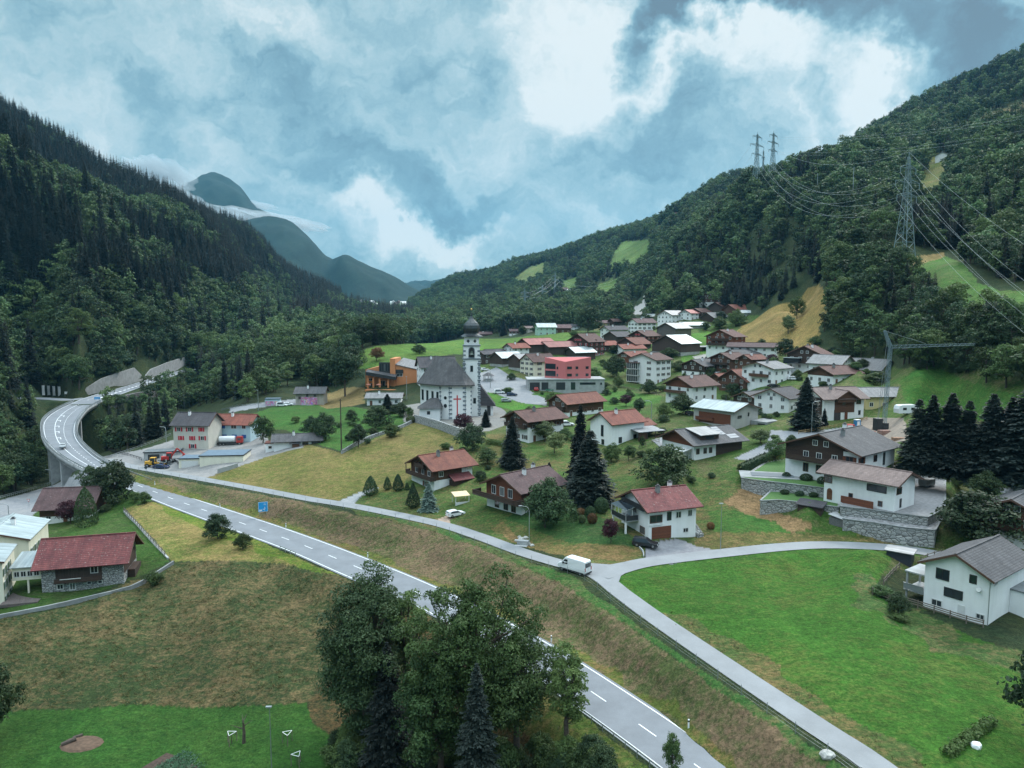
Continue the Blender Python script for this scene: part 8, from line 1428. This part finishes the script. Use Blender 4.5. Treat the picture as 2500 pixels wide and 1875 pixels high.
for x in (0, 3.2):
    for y in (0, 2.8): m.box(x, x + .12, y, y + .12, -.6, 2.2)
m.build('posts', FRAME_W, t); m = MB(); m.add([(-.2, -.2, 2.15), (3.5, -.2, 2.15), (3.5, 3.1, 2.5), (-.2, 3.1, 2.5), (-.2, -.2, 2.22), (3.5, -.2, 2.22), (3.5, 3.1, 2.57), (-.2, 3.1, 2.57)], [(3, 2, 1, 0), (4, 5, 6, 7), (0, 1, 5, 4), (1, 2, 6, 5), (2, 3, 7, 6), (3, 0, 4, 7)]); m.build('awning', mat_plain('cream awning', (.62, .48, .30), .8), t); bx(t, 'railing', FRAME_W, 0, 3.2, -.04, 0, -.2, .8)
# grass that stands up in the nearer meadows
def tufts(name, label, zones, dens, r0, r1, blades, L0, wd, cA, cB, seed, lean=.9):
    g2 = np.random.default_rng(seed); t0, t1 = -.68, .68; n_ = int((t1 - t0) / 2 * (r1 ** 2 - r0 ** 2) * dens); t_ = g2.uniform(t0, t1, n_); r_ = np.sqrt(g2.uniform(r0 ** 2, r1 ** 2, n_)); x = r_ * np.sin(t_); y = r_ * np.cos(t_); z = Hg(x, y); u, v = proj(x, y, z); k = np.zeros(n_, bool)
    for zn in zones:
        for pl, a, b in ZMASK[zn]: k |= inpoly(u, v, pl) & (r_ > a) & (r_ < b)
    for Cn, w_ in ((HWC, 5.6), (PATH, 2.3), (LANE, 2.6)):
        q_ = np.where(k)[0]; c2 = Cn[::2]
        for s0 in range(0, len(q_), 20000): kk = q_[s0:s0 + 20000]; k[kk] &= np.sqrt(((x[kk, None] - c2[None, :, 0]) ** 2 + (y[kk, None] - c2[None, :, 1]) ** 2).min(1)) > w_
    patch = fbm(x / 7., y / 7., 3) > g2.uniform(-.5, .25, n_); k &= patch & (u > -60) & (u < 2560) & (v < 1900); x, y, z = x[k], y[k], z[k]; m_ = len(x); P = np.repeat(np.stack([x, y, z], 1), blades, 0); nn = len(P)
    az = np.repeat(g2.uniform(0, 6.28, m_), blades) * .5 + g2.uniform(0, 6.28, nn) * .5; tl = g2.uniform(.35, 1.0, nn) * lean * 1.35; d = np.stack([np.cos(az) * np.sin(tl), np.sin(az) * np.sin(tl), np.cos(tl)], 1); L_ = (L0 * g2.uniform(.5, 1.3, nn))[:, None]; sd_ = np.stack([-np.sin(az), np.cos(az), 0 * az], 1) * wd; off = g2.normal(size=(nn, 3)) * np.array([.16, .16, 0])
    P = P + off - [0, 0, .04]; mid = P + d * L_ * .55; tip = P + d * L_ - np.array([0, 0, 1.]) * L_ * .22 * lean; V_ = np.stack([P - sd_, P + sd_, mid + sd_ * .8, tip, mid - sd_ * .8], 1).reshape(-1, 3); F_ = np.arange(nn * 5).reshape(nn, 5)
    me = npmesh(name, V_, [F_], [mat_leaf(name, cA, cB, .2, .1)]); a = me.attributes.new('clump', 'FLOAT', 'POINT'); a.data.foreach_set('value', np.repeat(np.clip(g2.random(nn) * .6 + np.repeat(g2.random(m_), blades) * .5, 0, 1), 5).astype(np.float32)); o = bpy.data.objects.new(name, me); C.objects.link(o); tag(o, label, 'grass', kind='stuff'); print(name, m_)
tufts('hay_grass', 'long dry straw coloured grass lying on the brown meadow', ['brownfield'], .9, 60, 200, 6, .62, .028, (.22, .165, .075), (.075, .095, .030), 1)
tufts('dry_grass', 'rough brown and green grass on the bank between highway and farm path', ['bank', 'under trees', 'field edge'], .8, 50, 190, 5, .45, .026, (.17, .12, .07), (.065, .095, .030), 2)
tufts('green_grass', 'short green grass standing in the near fields and lawns', ['garden', 'right field', 'fence strip'], .7, 50, 150, 5, .22, .024, (.045, .13, .020), (.085, .15, .03), 3, .7)
# ------------------------------------------------------------------ vehicles
PAINT = dict(white=mat_plain('white paint', (.72, .74, .75), .3, var=.03), silver=mat_plain('silver paint', (.38, .40, .41), .3, .5, var=.03), black=mat_plain('black paint', (.018, .020, .024), .25, var=.05), blue=mat_plain('dark blue paint', (.02, .035, .08), .25, var=.05), red=mat_plain('red paint', (.42, .03, .025), .4, var=.08), yellow=mat_plain('yellow paint', (.62, .34, .04), .4, var=.1), green=mat_plain('green paint', (.05, .22, .12), .4))
TYRE = mat_plain('tyre rubber', (.02, .02, .02), .9); RIM = mat_plain('wheel rim', (.30, .31, .32), .4, .7); LIGHTR = mat_plain('tail light', (.35, .01, .01), .3); LIGHTW = mat_plain('headlight', (.6, .62, .62), .2)
def wheels(t, xs, wd, r_, dbl=False):
    for x in xs:
        for s_ in (-1, 1):
            m = MB(); m.lathe([(0, -.11), (r_ * .9, -.11), (r_, -.06), (r_, .06), (r_ * .9, .11), (0, .11)], 16); o = m.build('wheel', TYRE, t); o.rotation_euler = (R(90), 0, 0); o.location = (x, s_ * (wd / 2 - .12), r_); m = MB(); m.lathe([(0, -.12), (r_ * .55, -.12), (r_ * .55, .12), (0, .12)], 12); m.build('rim', RIM, o)
def profile_body(P, wd, taper=None):
    """side profile polygon P (x, z) extruded across y; taper z -> inset"""
    m = MB(); n_ = len(P); ins = [(taper(z) if taper else 0) for x, z in P]; m.add([(x, -wd / 2 + i, z) for (x, z), i in zip(P, ins)] + [(x, wd / 2 - i, z) for (x, z), i in zip(P, ins)], [tuple(range(n_)), tuple(range(2 * n_ - 1, n_ - 1, -1))] + [((i + 1) % n_, i, i + n_, (i + 1) % n_ + n_) for i in range(n_)]); return m
def car(label, u, v, yaw, col='silver', L_=4.4, kind='hatch', z=None, loc=None, name='parked_car', cat='car', group='parked cars'):
    p = loc or (at(u, v) if z is None else pt_z(u, v, z)); t = empty(name, p, R(yaw)); tag(t, label, cat, group); k = L_ / 4.4; hh = {'hatch': 1.48, 'suv': 1.72, 'van': 2.0, 'sedan': 1.42}[kind]; a = L_ / 2
    P = [(-a, .35), (-a + .02, .95), (-a + .35 * k, 1.0 if kind != 'sedan' else .98), (-a + (.65 if kind != 'sedan' else 1.0) * k, hh - .04), (-a + 1.5 * k, hh), (a - 2.1 * k, hh - .03), (a - 1.2 * k, .98), (a - .15, .80), (a, .55), (a - .05, .30), (-a + .1, .28)]
    if kind in ('hatch', 'suv', 'van'): P[2] = (-a + .06, 1.05); P[3] = (-a + .22 * k, hh - .06)
    b = profile_body(P[::-1], 1.8, lambda z: max(0, (z - .95) * .32)); o = b.build('body', PAINT[col], t, smooth=False); bev = o.modifiers.new('bevel', 'BEVEL'); bev.width = .07; bev.segments = 2; bev.limit_method = 'ANGLE'
    wz0, wz1 = 1.0, hh - .12; q = MB(); x0 = -a + (.45 if kind != 'sedan' else .9) * k; x1 = a - 2.0 * k; yb, yt = .9 - (wz0 - .95) * .32 + .012, .9 - (wz1 - .95) * .32 + .012
    for s_ in (-1, 1):
        f = [(x0, s_ * yb, wz0), (a - 1.35 * k, s_ * yb, wz0), (x1, s_ * yt, wz1), (x0 + .25, s_ * yt, wz1)]; q.add(f, [(0, 1, 2, 3) if s_ < 0 else (3, 2, 1, 0)])
    q.add([(a - 1.22 * k + .02, -.78, 1.0), (a - 1.22 * k + .02, .78, 1.0), (a - 2.02 * k, .68, hh - .08), (a - 2.02 * k, -.68, hh - .08)], [(0, 1, 2, 3)]); q.add([(P[2][0] - .015, -.76, 1.08), (P[2][0] - .015, .76, 1.08), (P[3][0] - .015, .66, hh - .14), (P[3][0] - .015, -.66, hh - .14)], [(3, 2, 1, 0)]); q.build('windows', GLASS, t)
    for s_ in (-1, 1):
        m = MB(); m.box(a - .12, a - .01, s_ * .62 - .16, s_ * .62 + .16, .62, .76); m.build('headlight', LIGHTW, t); m = MB(); m.box(-a - .01, -a + .08, s_ * .68 - .12, s_ * .68 + .12, .72, .94); m.build('tail_light', LIGHTR, t)
    wheels(t, (-a + .82 * k, a - .85 * k), 1.84, .34 if kind != 'suv' else .38); return t
car('silver car driving down the viaduct towards the camera', 154, 1092, -62, 'silver', 4.5, 'hatch', z=3.75, name='driving_car', group=None)
car('black estate car parked beside the red garage door house', 1576, 1334, -20, 'black', 4.8, 'suv'); car('white car with green roof reflection parked on the chalet drive', 1112, 1260, 35, 'white', 4.2, 'hatch'); car('white estate car by the rust red roofed house', 1384, 1040, 10, 'white', 4.6, 'suv'); car('dark blue car in the machinery yard', 394, 1144, 2, 'blue', 4.7, 'sedan')
car('white van parked next to the graffiti hut', 688, 992, 10, 'white', 4.8, 'van', name='parked_van', cat='van'); car('small white car behind the white van', 704, 990, 10, 'white', 4.0, 'hatch'); car('white minibus on the church square', 1219, 961, 5, 'white', 4.8, 'van', name='parked_van', cat='van'); car('dark estate car on the church square, in front', 1250, 966, 5, 'blue', 4.6, 'hatch'); car('dark car half hidden behind the white minibus', 1236, 958, 5, 'black', 4.4, 'hatch'); car('silver car on the grass verge of the square', 1236, 981, 5, 'silver', 4.3, 'hatch'); car('white car beside the narrow dark house near the tower', 1184, 905, 20, 'white', 4.3, 'hatch')
car('black car before the cream three storey house', 1889, 946, 12, 'black', 4.6, 'sedan'); car('white car above the low hedge', 1938, 928, -20, 'white', 4.2, 'hatch'); car('light car between the timber chalet and two tier roof', 1757, 916, 10, 'silver', 4.3, 'hatch'); car('dark car under the spreading tree by the green', 1688, 1014, 15, 'black', 4.3, 'hatch'); car('red car under the concrete base of the coral building', 1310, 954, 80, 'red', 4.0, 'hatch'); car('green tractor like car by the coral building', 1342, 955, 5, 'green', 3.8, 'suv')
# white panel van on the farm path
def place_on(u, v, z): return pt_z(u, v, z)
t = empty('delivery_van', place_on(1402, 1396, 5.15), R(138)); tag(t, 'white high roofed panel van driving on the farm path at the junction', 'van')
P = [(-2.9, .45), (-2.92, 1.2), (-2.82, 2.45), (-2.6, 2.58), (1.0, 2.60), (1.35, 2.5), (2.1, 1.55), (2.75, 1.30), (2.92, .95), (2.92, .42)]
b = profile_body(P[::-1], 2.02, lambda z: max(0, (z - 1.2) * .10)); o = b.build('body', PAINT['white'], t); bev = o.modifiers.new('bevel', 'BEVEL'); bev.width = .10; bev.segments = 3; bev.limit_method = 'ANGLE'
m = MB(); m.add([(1.42, -.84, 2.42), (1.42, .84, 2.42), (2.12, .90, 1.58), (2.12, -.90, 1.58)], [(0, 3, 2, 1)]); m.build('windscreen', GLASS, t)
for s_ in (-1, 1): m = MB(); m.add([(.75, s_ * .985, 1.4), (1.95, s_ * .985, 1.4), (1.35, s_ * .915, 2.2), (.75, s_ * .915, 2.2)], [(0, 1, 2, 3) if s_ < 0 else (3, 2, 1, 0)]); m.build('side_window', GLASS, t); bx(t, 'wing_mirror', METALD, 1.5, 1.65, s_ * 1.02, s_ * 1.22, 1.4, 1.75); bx(t, 'side_trim', METALD, -2.7, 2.4, s_ * 1.012 - .01, s_ * 1.012 + .01, .45, .62); bx(t, 'tail_light', LIGHTR, -2.95, -2.88, s_ * .85 - .09, s_ * .85 + .09, .9, 1.5)
for s_ in (-1, 1): bx(t, 'rear_window', GLASS, -2.93, -2.86, s_ * .42 - .34, s_ * .42 + .34, 1.5, 2.2)
bx(t, 'rear_bumper', METALD, -3.0, -2.86, -.98, .98, .38, .62); bx(t, 'number_plate', WSIGN, -3.01, -2.99, -.26, .26, .66, .78); bx(t, 'door_seam', METALD, -2.925, -2.9, -.01, .01, .66, 2.35); wheels(t, (-1.9, 1.95), 2.02, .36)
# caravan, trailer, tank truck, digger, excavator
t = empty('caravan', at(2212, 1012), R(8)); tag(t, 'white caravan parked behind the crane', 'caravan'); P = [(-2.9, .5), (-3.0, 1.6), (-2.7, 2.5), (-2.0, 2.7), (2.0, 2.7), (2.8, 2.3), (3.0, 1.4), (2.8, .5)]; b = profile_body(P[::-1], 2.2); b.build('body', PAINT['white'], t); wheels(t, (0,), 2.2, .33)
for x in (-1.8, .6): bx(t, 'window', GLASS, x, x + 1.1, -1.13, -1.1, 1.35, 2.0)
t = empty('trailer', at(2262, 1190), R(25)); tag(t, 'grey covered trailer on the gravel by the white annex', 'trailer'); bx(t, 'body', M_STEEL, -1.6, 1.6, -.8, .8, .5, 1.0); bx(t, 'cover', M_CONC, -1.65, 1.65, -.85, .85, 1.0, 1.9); bx(t, 'drawbar', METALD, 1.6, 2.8, -.05, .05, .5, .6); wheels(t, (0,), 1.8, .3)
t = empty('tank_truck', at(562, 1086), R(10)); tag(t, 'lorry with white tank before the pale blue house', 'lorry'); m = MB(); m.tube([(-3.6, 0, 2.0), (-3.4, 0, 2.0), (1.6, 0, 2.0), (1.8, 0, 2.0)], [.7, 1.1, 1.1, .7], 14); m.build('tank', PAINT['white'], t); bx(t, 'chassis', METALD, -4, 4.2, -.9, .9, .5, .85); bx(t, 'cab', PAINT['red'], 2.2, 4.2, -1.1, 1.1, .85, 2.8); bx(t, 'cab_window', GLASS, 2.6, 3.7, -1.13, -1.1, 1.7, 2.4); wheels(t, (-3.0, -1.9, 3.2), 2.3, .45)
def machine(name, label, u, v, yaw, col, bucket):
    t = empty(name, at(u, v), R(yaw)); tag(t, label, name.replace('_', ' ')); bx(t, 'body', PAINT[col], -2.4, -.2, -.95, .95, .9, 1.9); bx(t, 'chassis', METALD, -2.6, 2.2, -.8, .8, .6, .95)
    bx(t, 'cab', PAINT[col], -.9, .6, -.75, .75, 2.86, 3.0); m = MB()
    for x in (-.9, .5):
        for y in (-.75, .65): m.box(x, x + .1, y, y + .1, .95, 2.86)
    m.build('cab_posts', PAINT[col], t); bx(t, 'cab_glass', GLASS, -.82, .52, -.68, .68, 1.2, 2.84); m = MB()
    if bucket: m.bar((.3, .6, 1.5), (2.9, .6, .7), .2, .28); m.bar((.3, -.6, 1.5), (2.9, -.6, .7), .2, .28); m.box(2.8, 3.6, -1.1, 1.1, .1, 1.0)
    else: m.bar((.2, 0, 1.4), (2.2, 0, 4.2), .35, .5); m.bar((2.2, 0, 4.2), (4.0, 0, 2.4), .28, .4); m.box(3.7, 4.4, -.5, .5, 1.5, 2.4)
    m.build('boom_and_bucket', PAINT[col], t)
    if bucket: wheels(t, (-1.7, 1.3), 2.1, .62)
    else:
        for s_ in (-1, 1): bx(t, 'track', TYRE, -2.0, 2.0, s_ * .95 - .25, s_ * .95 + .25, 0, .75)
machine('wheel_loader', 'yellow wheel loader standing by the open fronted store', 376, 1140, 5, 'yellow', True); machine('excavator', 'red excavator with folded arm in the scrap heap', 415, 1128, 20, 'red', False)
m = MB(); rr_ = random.Random(2)
for k in range(40): a = Vector((rr_.uniform(-5, 5), rr_.uniform(-1.8, 1.8), rr_.uniform(0, 1.1))); m.bar(a, a + Vector((rr_.uniform(-1.6, 1.6), rr_.uniform(-.7, .7), rr_.uniform(-.2, .8))), rr_.uniform(.08, .5), rr_.uniform(.05, .4), rr_.randrange(4))
o = m.build('scrap_heap', [M_STEEL, METALD, PAINT['silver'], M_CONCD], None, at(408, 1133)); o['kind'] = 'stuff'; tag(o, 'heap of grey scrap and machine parts between loader and garage', 'scrap heap')
# ------------------------------------------------------------------ crane and building site
CR = mat_plain('crane steel', (.20, .27, .30), .5, .3, var=.1)
t = empty('tower_crane', at(2158, 1052), R(4)); tag(t, 'blue grey self erecting crane with long lattice jib', 'crane'); cd_ = math.dist(t.location, (0, 0, ZC)); Hc = 182 * cd_ / F; Jl = 196 * cd_ / F
def lattice(m, a, b, w0, w1, n_, th, faces=4):
    a = Vector(a); b = Vector(b); d = (b - a).normalized(); up = Vector((0, 0, 1)) if abs(d.z) < .9 else Vector((0, 1, 0)); x = d.cross(up).normalized(); y = x.cross(d); co = [(-1, -1), (1, -1), (1, 1), (-1, 1)]; P = []
    for i in range(n_ + 1): f = i / n_; c = a + (b - a) * f; w_ = (w0 + (w1 - w0) * f) / 2; P.append([c + x * p * w_ + y * q * w_ for p, q in co])
    for k in range(4): m.bar(P[0][k], P[-1][k], th * 1.5)
    for i in range(n_):
        for k in range(4): m.bar(P[i][k], P[i + 1][(k + 1) % 4] if i % 2 else P[i + 1][k - 1], th * .8); m.bar(P[i + 1][k], P[i + 1][(k + 1) % 4], th * .7)
m = MB(); lattice(m, (0, 0, 2.2), (.6, 0, Hc), .75, .7, 20, .06); m.build('mast', CR, t)
m = MB(); m.box(-2, 2, -2, 2, 0, .4); m.box(-2.6, -1.0, -1.0, 1.0, .4, 3.4); m.box(-.8, .8, -.8, .8, .4, 2.2); m.build('ballast_base', [METALD], t)
m = MB(); lattice(m, (.6, 0, Hc), (1.2 + Jl, 2, Hc + .5), .8, .45, 34, .035); m.build('jib', CR, t)
m = MB(); lattice(m, (.6, 0, Hc), (-1.2, 0, Hc + 4.2), .7, .4, 6, .10); m.build('apex_frame', CR, t)
m = MB(); m.bar((-1.2, 0, Hc + 4.2), (1.2 + Jl * .4, .8, Hc + .8), .10); m.bar((-.2, 0, Hc + 4.2), (-2.0, 0, 2.6), .07); m.bar((.4, 0, Hc), (-1.6, .3, 2.6), .07); m.build('stay_cables', M_STEEL, t); bx(t, 'trolley', METALD, 4.0, 5.2, -.2, .5, Hc - .9, Hc - .5)
def site(nm, label, u, v, yaw, mat, dims, cat): t = empty(nm, at(u, v), R(yaw)); tag(t, label, cat); m = MB(); w_, d_, h_ = dims; m.box(0, w_, 0, d_, 0, h_); m.build('body', mat, t); return t
t = site('portable_toilet', 'blue portable toilet cabin on the building site', 2090, 1046, 10, mat_plain('toilet blue', (.03, .20, .42), .5), (1.4, 1.2, 2.3), 'cabin'); bx(t, 'roof', FRAME_W, -.05, 1.45, -.05, 1.25, 2.304, 2.45); bx(t, 'door', PAINT['white'], .3, 1.1, -.04, -.004, .1, 2.0)
t = site('site_container', 'red and white site skip beside the blue cabin', 2066, 1050, 10, PAINT['red'], (2.6, 1.6, 1.5), 'skip'); bx(t, 'sign_panel', WSIGN, .3, 2.0, -.05, -.004, .6, 1.3)
t = site('brick_pallet', 'pallet of pinkish bricks at the crane foot', 2152, 1066, 8, mat_stone('brick stack', (.42, .22, .16), (.5, .28, .22), 4), (2.6, 1.8, 1.5), 'brick pallet'); bx(t, 'pallet', WOODP, -.1, 2.7, -.1, 1.9, -.3, -.004)
t = site('brick_pallet', 'lower stack of orange bricks right of the crane foot', 2182, 1078, -5, mat_stone('orange brick', (.45, .24, .13), (.52, .3, .2), 4), (3.4, 1.5, .9), 'brick pallet'); bx(t, 'pallet', WOODP, -.1, 3.5, -.1, 1.6, -.3, -.004)
m = MB()
for k in range(26): a = Vector((rr_.uniform(-4, 4), rr_.uniform(-2.5, 2.5), rr_.uniform(0, .5))); m.bar(a, a + Vector((rr_.uniform(-2, 2), rr_.uniform(-1, 1), rr_.uniform(0, .9))), .12, .12, rr_.randrange(3))
o = m.build('formwork_pile', [PAINT['red'], WOODP, M_STEEL], None, at(2116, 1056)); o['kind'] = 'stuff'; tag(o, 'red props and formwork boards piled before the crane', 'formwork pile')
# ------------------------------------------------------------------ pylons and wires
GALV = mat_plain('pylon steel', (.20, .27, .28), .6, .3, var=.05)
def pylon(label, u, v, r, Hm, yaw, arms=((.72, 5.5), (.82, 6.5), (.92, 4.5)), th=.14, base=5.5, group='electricity pylons'):
    d = ray(u, v); hd = math.hypot(d[0], d[1]); x, y = d[0] / hd * r, d[1] / hd * r; z = h1(x, y); t = empty('pylon', (x, y, z), R(yaw)); tag(t, label, 'pylon', group); m = MB(); wz = lambda f: base * (1 - f) ** 1.1 + .9
    m.v = []; lattice(m, (0, 0, -1), (0, 0, Hm * .55), base, base * .38, 7, th); lattice(m, (0, 0, Hm * .55), (0, 0, Hm * .96), base * .38, .7, 10, th * .85); m.bar((0, 0, Hm * .9), (0, 0, Hm), th); m.build('tower', GALV, t); tips = []
    for f, w_ in arms:
        m = MB()
        for s_ in (-1, 1):
            for q in (-.45, .45): m.bar((0, q, Hm * f), (s_ * w_, 0, Hm * f + .2), th * .9); m.bar((0, q, Hm * f + 1.8), (s_ * w_, 0, Hm * f + .3), th * .9)
            for k in (.3, .6): m.bar((s_ * w_ * k, 0, Hm * f), (s_ * w_ * k, 0, Hm * f + 1.8 * (1 - k)), th * .7)
            m.tube([(s_ * w_, 0, Hm * f + .2), (s_ * w_, 0, Hm * f - 2.2)], .16, 5); tips.append(Matrix.Rotation(R(yaw), 4, 'Z') @ Vector((s_ * w_, 0, Hm * f - 2.2)) + Vector((x, y, z)))
        m.build('cross_arm', GALV, t)
    tips.append(Vector((x, y, z + Hm))); return tips
P1 = pylon('large lattice pylon standing at the top of the upper meadow', 2206, 640, 372, 51, 28, arms=((.62, 7), (.74, 8.5), (.86, 5.5)), th=.17, base=7.5); P2 = pylon('left and taller of the two skyline pylons', 1845, 470, 765, 58, 40, ((.62, 9), (.77, 12), (.91, 8)), .26, 7); P3 = pylon('right one of the two skyline pylons', 1884, 470, 775, 54, 40, ((.64, 8), (.78, 10), (.91, 7)), .26, 7)
P0 = pylon('pylon outside the picture carrying the near wires', 2980, 960, 165, 34, 40, arms=((.62, 7), (.74, 8.5), (.86, 5.5))); P4 = pylon('slim pylon between the two skyline pylons', 1861, 468, 820, 40, 40, ((.8, 3),), .3, 2.5); PF = pylon('far pylon outside the picture on the upper slope', 2950, 200, 700, 50, 70, th=.2)
FP = [pylon(lb, u, v, r, hm, 20, ((.7, 7), (.85, 6)), .45, 5, 'distant valley pylons') for lb, u, v, r, hm in (('distant pylon in the hillside forest, lowest one', 1281, 762, 1050, 40), ('distant pylon in the hillside forest, middle one', 1324, 752, 1150, 36), ('distant pylon in the hillside forest, highest one', 1355, 744, 1200, 44), ('very distant pylon on the valley floor', 886, 752, 2400, 80))]
WIRE = mat_plain('aluminium wire', (.42, .46, .46), .4, .2, var=.02)
def wire(a, b, sag, label, group, rr=(.022, .05)):
    n_ = 40; m = MB(); pts_ = [a.lerp(b, i / n_) - Vector((0, 0, sag * 4 * (i / n_) * (1 - i / n_))) for i in range(n_ + 1)]; c = pts_[n_ // 2].copy(); da, db = (a - Vector((0, 0, ZC))).length, (b - Vector((0, 0, ZC))).length
    m.tube([p - c for p in pts_], [max(rr[0], min(rr[1], .00009 * (da + (db - da) * i / n_))) for i in range(n_ + 1)], 4, cap=False); o = m.build('power_line', WIRE, None, tuple(c)); tag(o, label, 'power line', group)
for i in range(7): wire(P1[i], P2[i], 26 if i < 6 else 16, 'power wire hanging from the big meadow pylon to the skyline pylon', 'wires up to the skyline pylons'); wire(P0[i], P1[i], 7 if i < 6 else 4, 'power wire sweeping from the big meadow pylon over the right edge', 'wires over the right edge')
for i in (0, 1, 4, 5): wire(P3[i], PF[i], 14, 'high power wire crossing the upper hillside from the skyline pylon', 'wires across the upper hillside')
for i in range(4): wire(P2[i], FP[2][i], 60, 'faint wire descending from the skyline pylons into the valley', 'wires down the valley', (.03, .07)); wire(FP[2][i], FP[0][i], 6, 'faint wire between the distant hillside pylons', 'wires between distant pylons', (.03, .07))
# distant hamlets
g_ = random.Random(11)
for k, (u, v, lb) in enumerate([(1512, 556, 'tiny chapel with pointed roof on the far ridge'), (1530, 556, 'far ridge farmhouse beside the chapel'), (1545, 552, 'second far ridge farmhouse'), (1600, 540, 'hamlet house lowest on the far clearing'), (1628, 534, 'hamlet house in the middle of the far clearing'), (1650, 528, 'hamlet house highest on the far clearing'), (1372, 712, 'hay barn in the forest clearing'), (1384, 716, 'lighter barn below the hay barn in the clearing'), (2315, 296, 'dark chalet on the upper right slope'), (2365, 320, 'chalet beside the upper slope meadow'), (2316, 388, 'white lift station hut at the top of the ski slope'), (1975, 502, 'white roofed hut in the hillside trees')]):
    p = at(u, v); d = math.dist(p, (0, 0, ZC)); s_ = 11 if d > 700 else 7
    if k == 0: house(lb, u, v, 20, 9, 6, 5, 'R', 35, 'dark', 'w', win=[], chim=0, door=False, name='chapel', cat='chapel', group='distant hamlets', loc=p, extra=lambda t, rf: (bx(t, 'tower', WHITE, -2.5, 0, 1, 4, -2, 11), (lambda m: (m.lathe([(2.2, 11), (.05, 19)], 8, 0, (-1.25, 2.5)), m.build('spire', METALD, t)))(MB())))
    else: house(lb, u, v, g_.choice([10, 30, 50]), s_ * 1.3, s_, 4.5, 'R', 26, g_.choice(['brown', 'slate', 'purple']) if k not in (10, 11, 7) else 'pale', g_.choice(['td', 'w', 'tm']) if k not in (10,) else 'w', win=[('R', 1, 2)], chim=0, door=False, group='distant hamlets', loc=p)
for k in range(22):
    u = g_.uniform(845, 990); v = 743 + g_.uniform(-5, 6); p = at(u, v); m = MB(); gable_prism(m, -8, 8, -6, 6, -3, 7, 5, 'R'); o = m.build('village_house', [WHITE if k % 3 else TMID], None, p, g_.uniform(0, 3)); tag(o, 'tiny house of the distant village on the valley floor', 'house', 'houses of the distant village')
# ------------------------------------------------------------------ haze: even air round everything
M = MN('haze'); M.N.remove(M.b); vs = M.n('ShaderNodeVolumePrincipled', {'Color': (.19, .56, .82, 1), 'Density': HAZE, 'Anisotropy': .2}); M.L.new(vs.outputs[0], M.out.inputs['Volume'])
hz = MB(); hz.box(-8200, 8200, -8200, 8200, float(GZ.min()) - 60, float(GZ.max()) + 120); o = hz.build('haze', M.m); tag(o, kind='stuff')

# low cloud clinging to the far peaks
import bmesh
M = MN('cloud'); M.N.remove(M.b); vs = M.n('ShaderNodeVolumePrincipled', {'Color': (.86, .95, 1.0, 1), 'Density': .009, 'Anisotropy': .3}); M.L.new(vs.outputs[0], M.out.inputs['Volume'])
b = bmesh.new(); rr_ = random.Random(4)
for u, v, r, rx, rz in [(380, 430, 4500, 190, 100), (430, 505, 4650, 230, 75), (500, 520, 4620, 260, 52), (580, 528, 4600, 300, 46), (660, 538, 4560, 280, 42), (730, 548, 4500, 170, 30), (350, 470, 4400, 260, 90), (455, 462, 5300, 90, 40), (620, 500, 5600, 160, 26)]:
    mt_ = Matrix.Translation(Vector(pt_r(u, v, r))) @ Matrix.Rotation(R(8), 4, 'Y') @ Matrix.Diagonal((rx, rx * .6, rz, 1)); q_ = bmesh.ops.create_icosphere(b, subdivisions=4, radius=1, matrix=Matrix())
    for w_ in q_['verts']: n_ = w_.co.copy(); w_.co = mt_ @ (n_ * (1 + .22 * math.sin(n_.x * 5 + u) * math.cos(n_.y * 4 + n_.z * 6) + .10 * math.sin(n_.x * 13 + n_.z * 9)))
me = bpy.data.meshes.new('cloud'); b.to_mesh(me); b.free(); me.materials.append(M.m); o = bpy.data.objects.new('cloud', me); C.objects.link(o); tag(o, 'low cloud band drifting across the far peaks', 'cloud', kind='stuff')
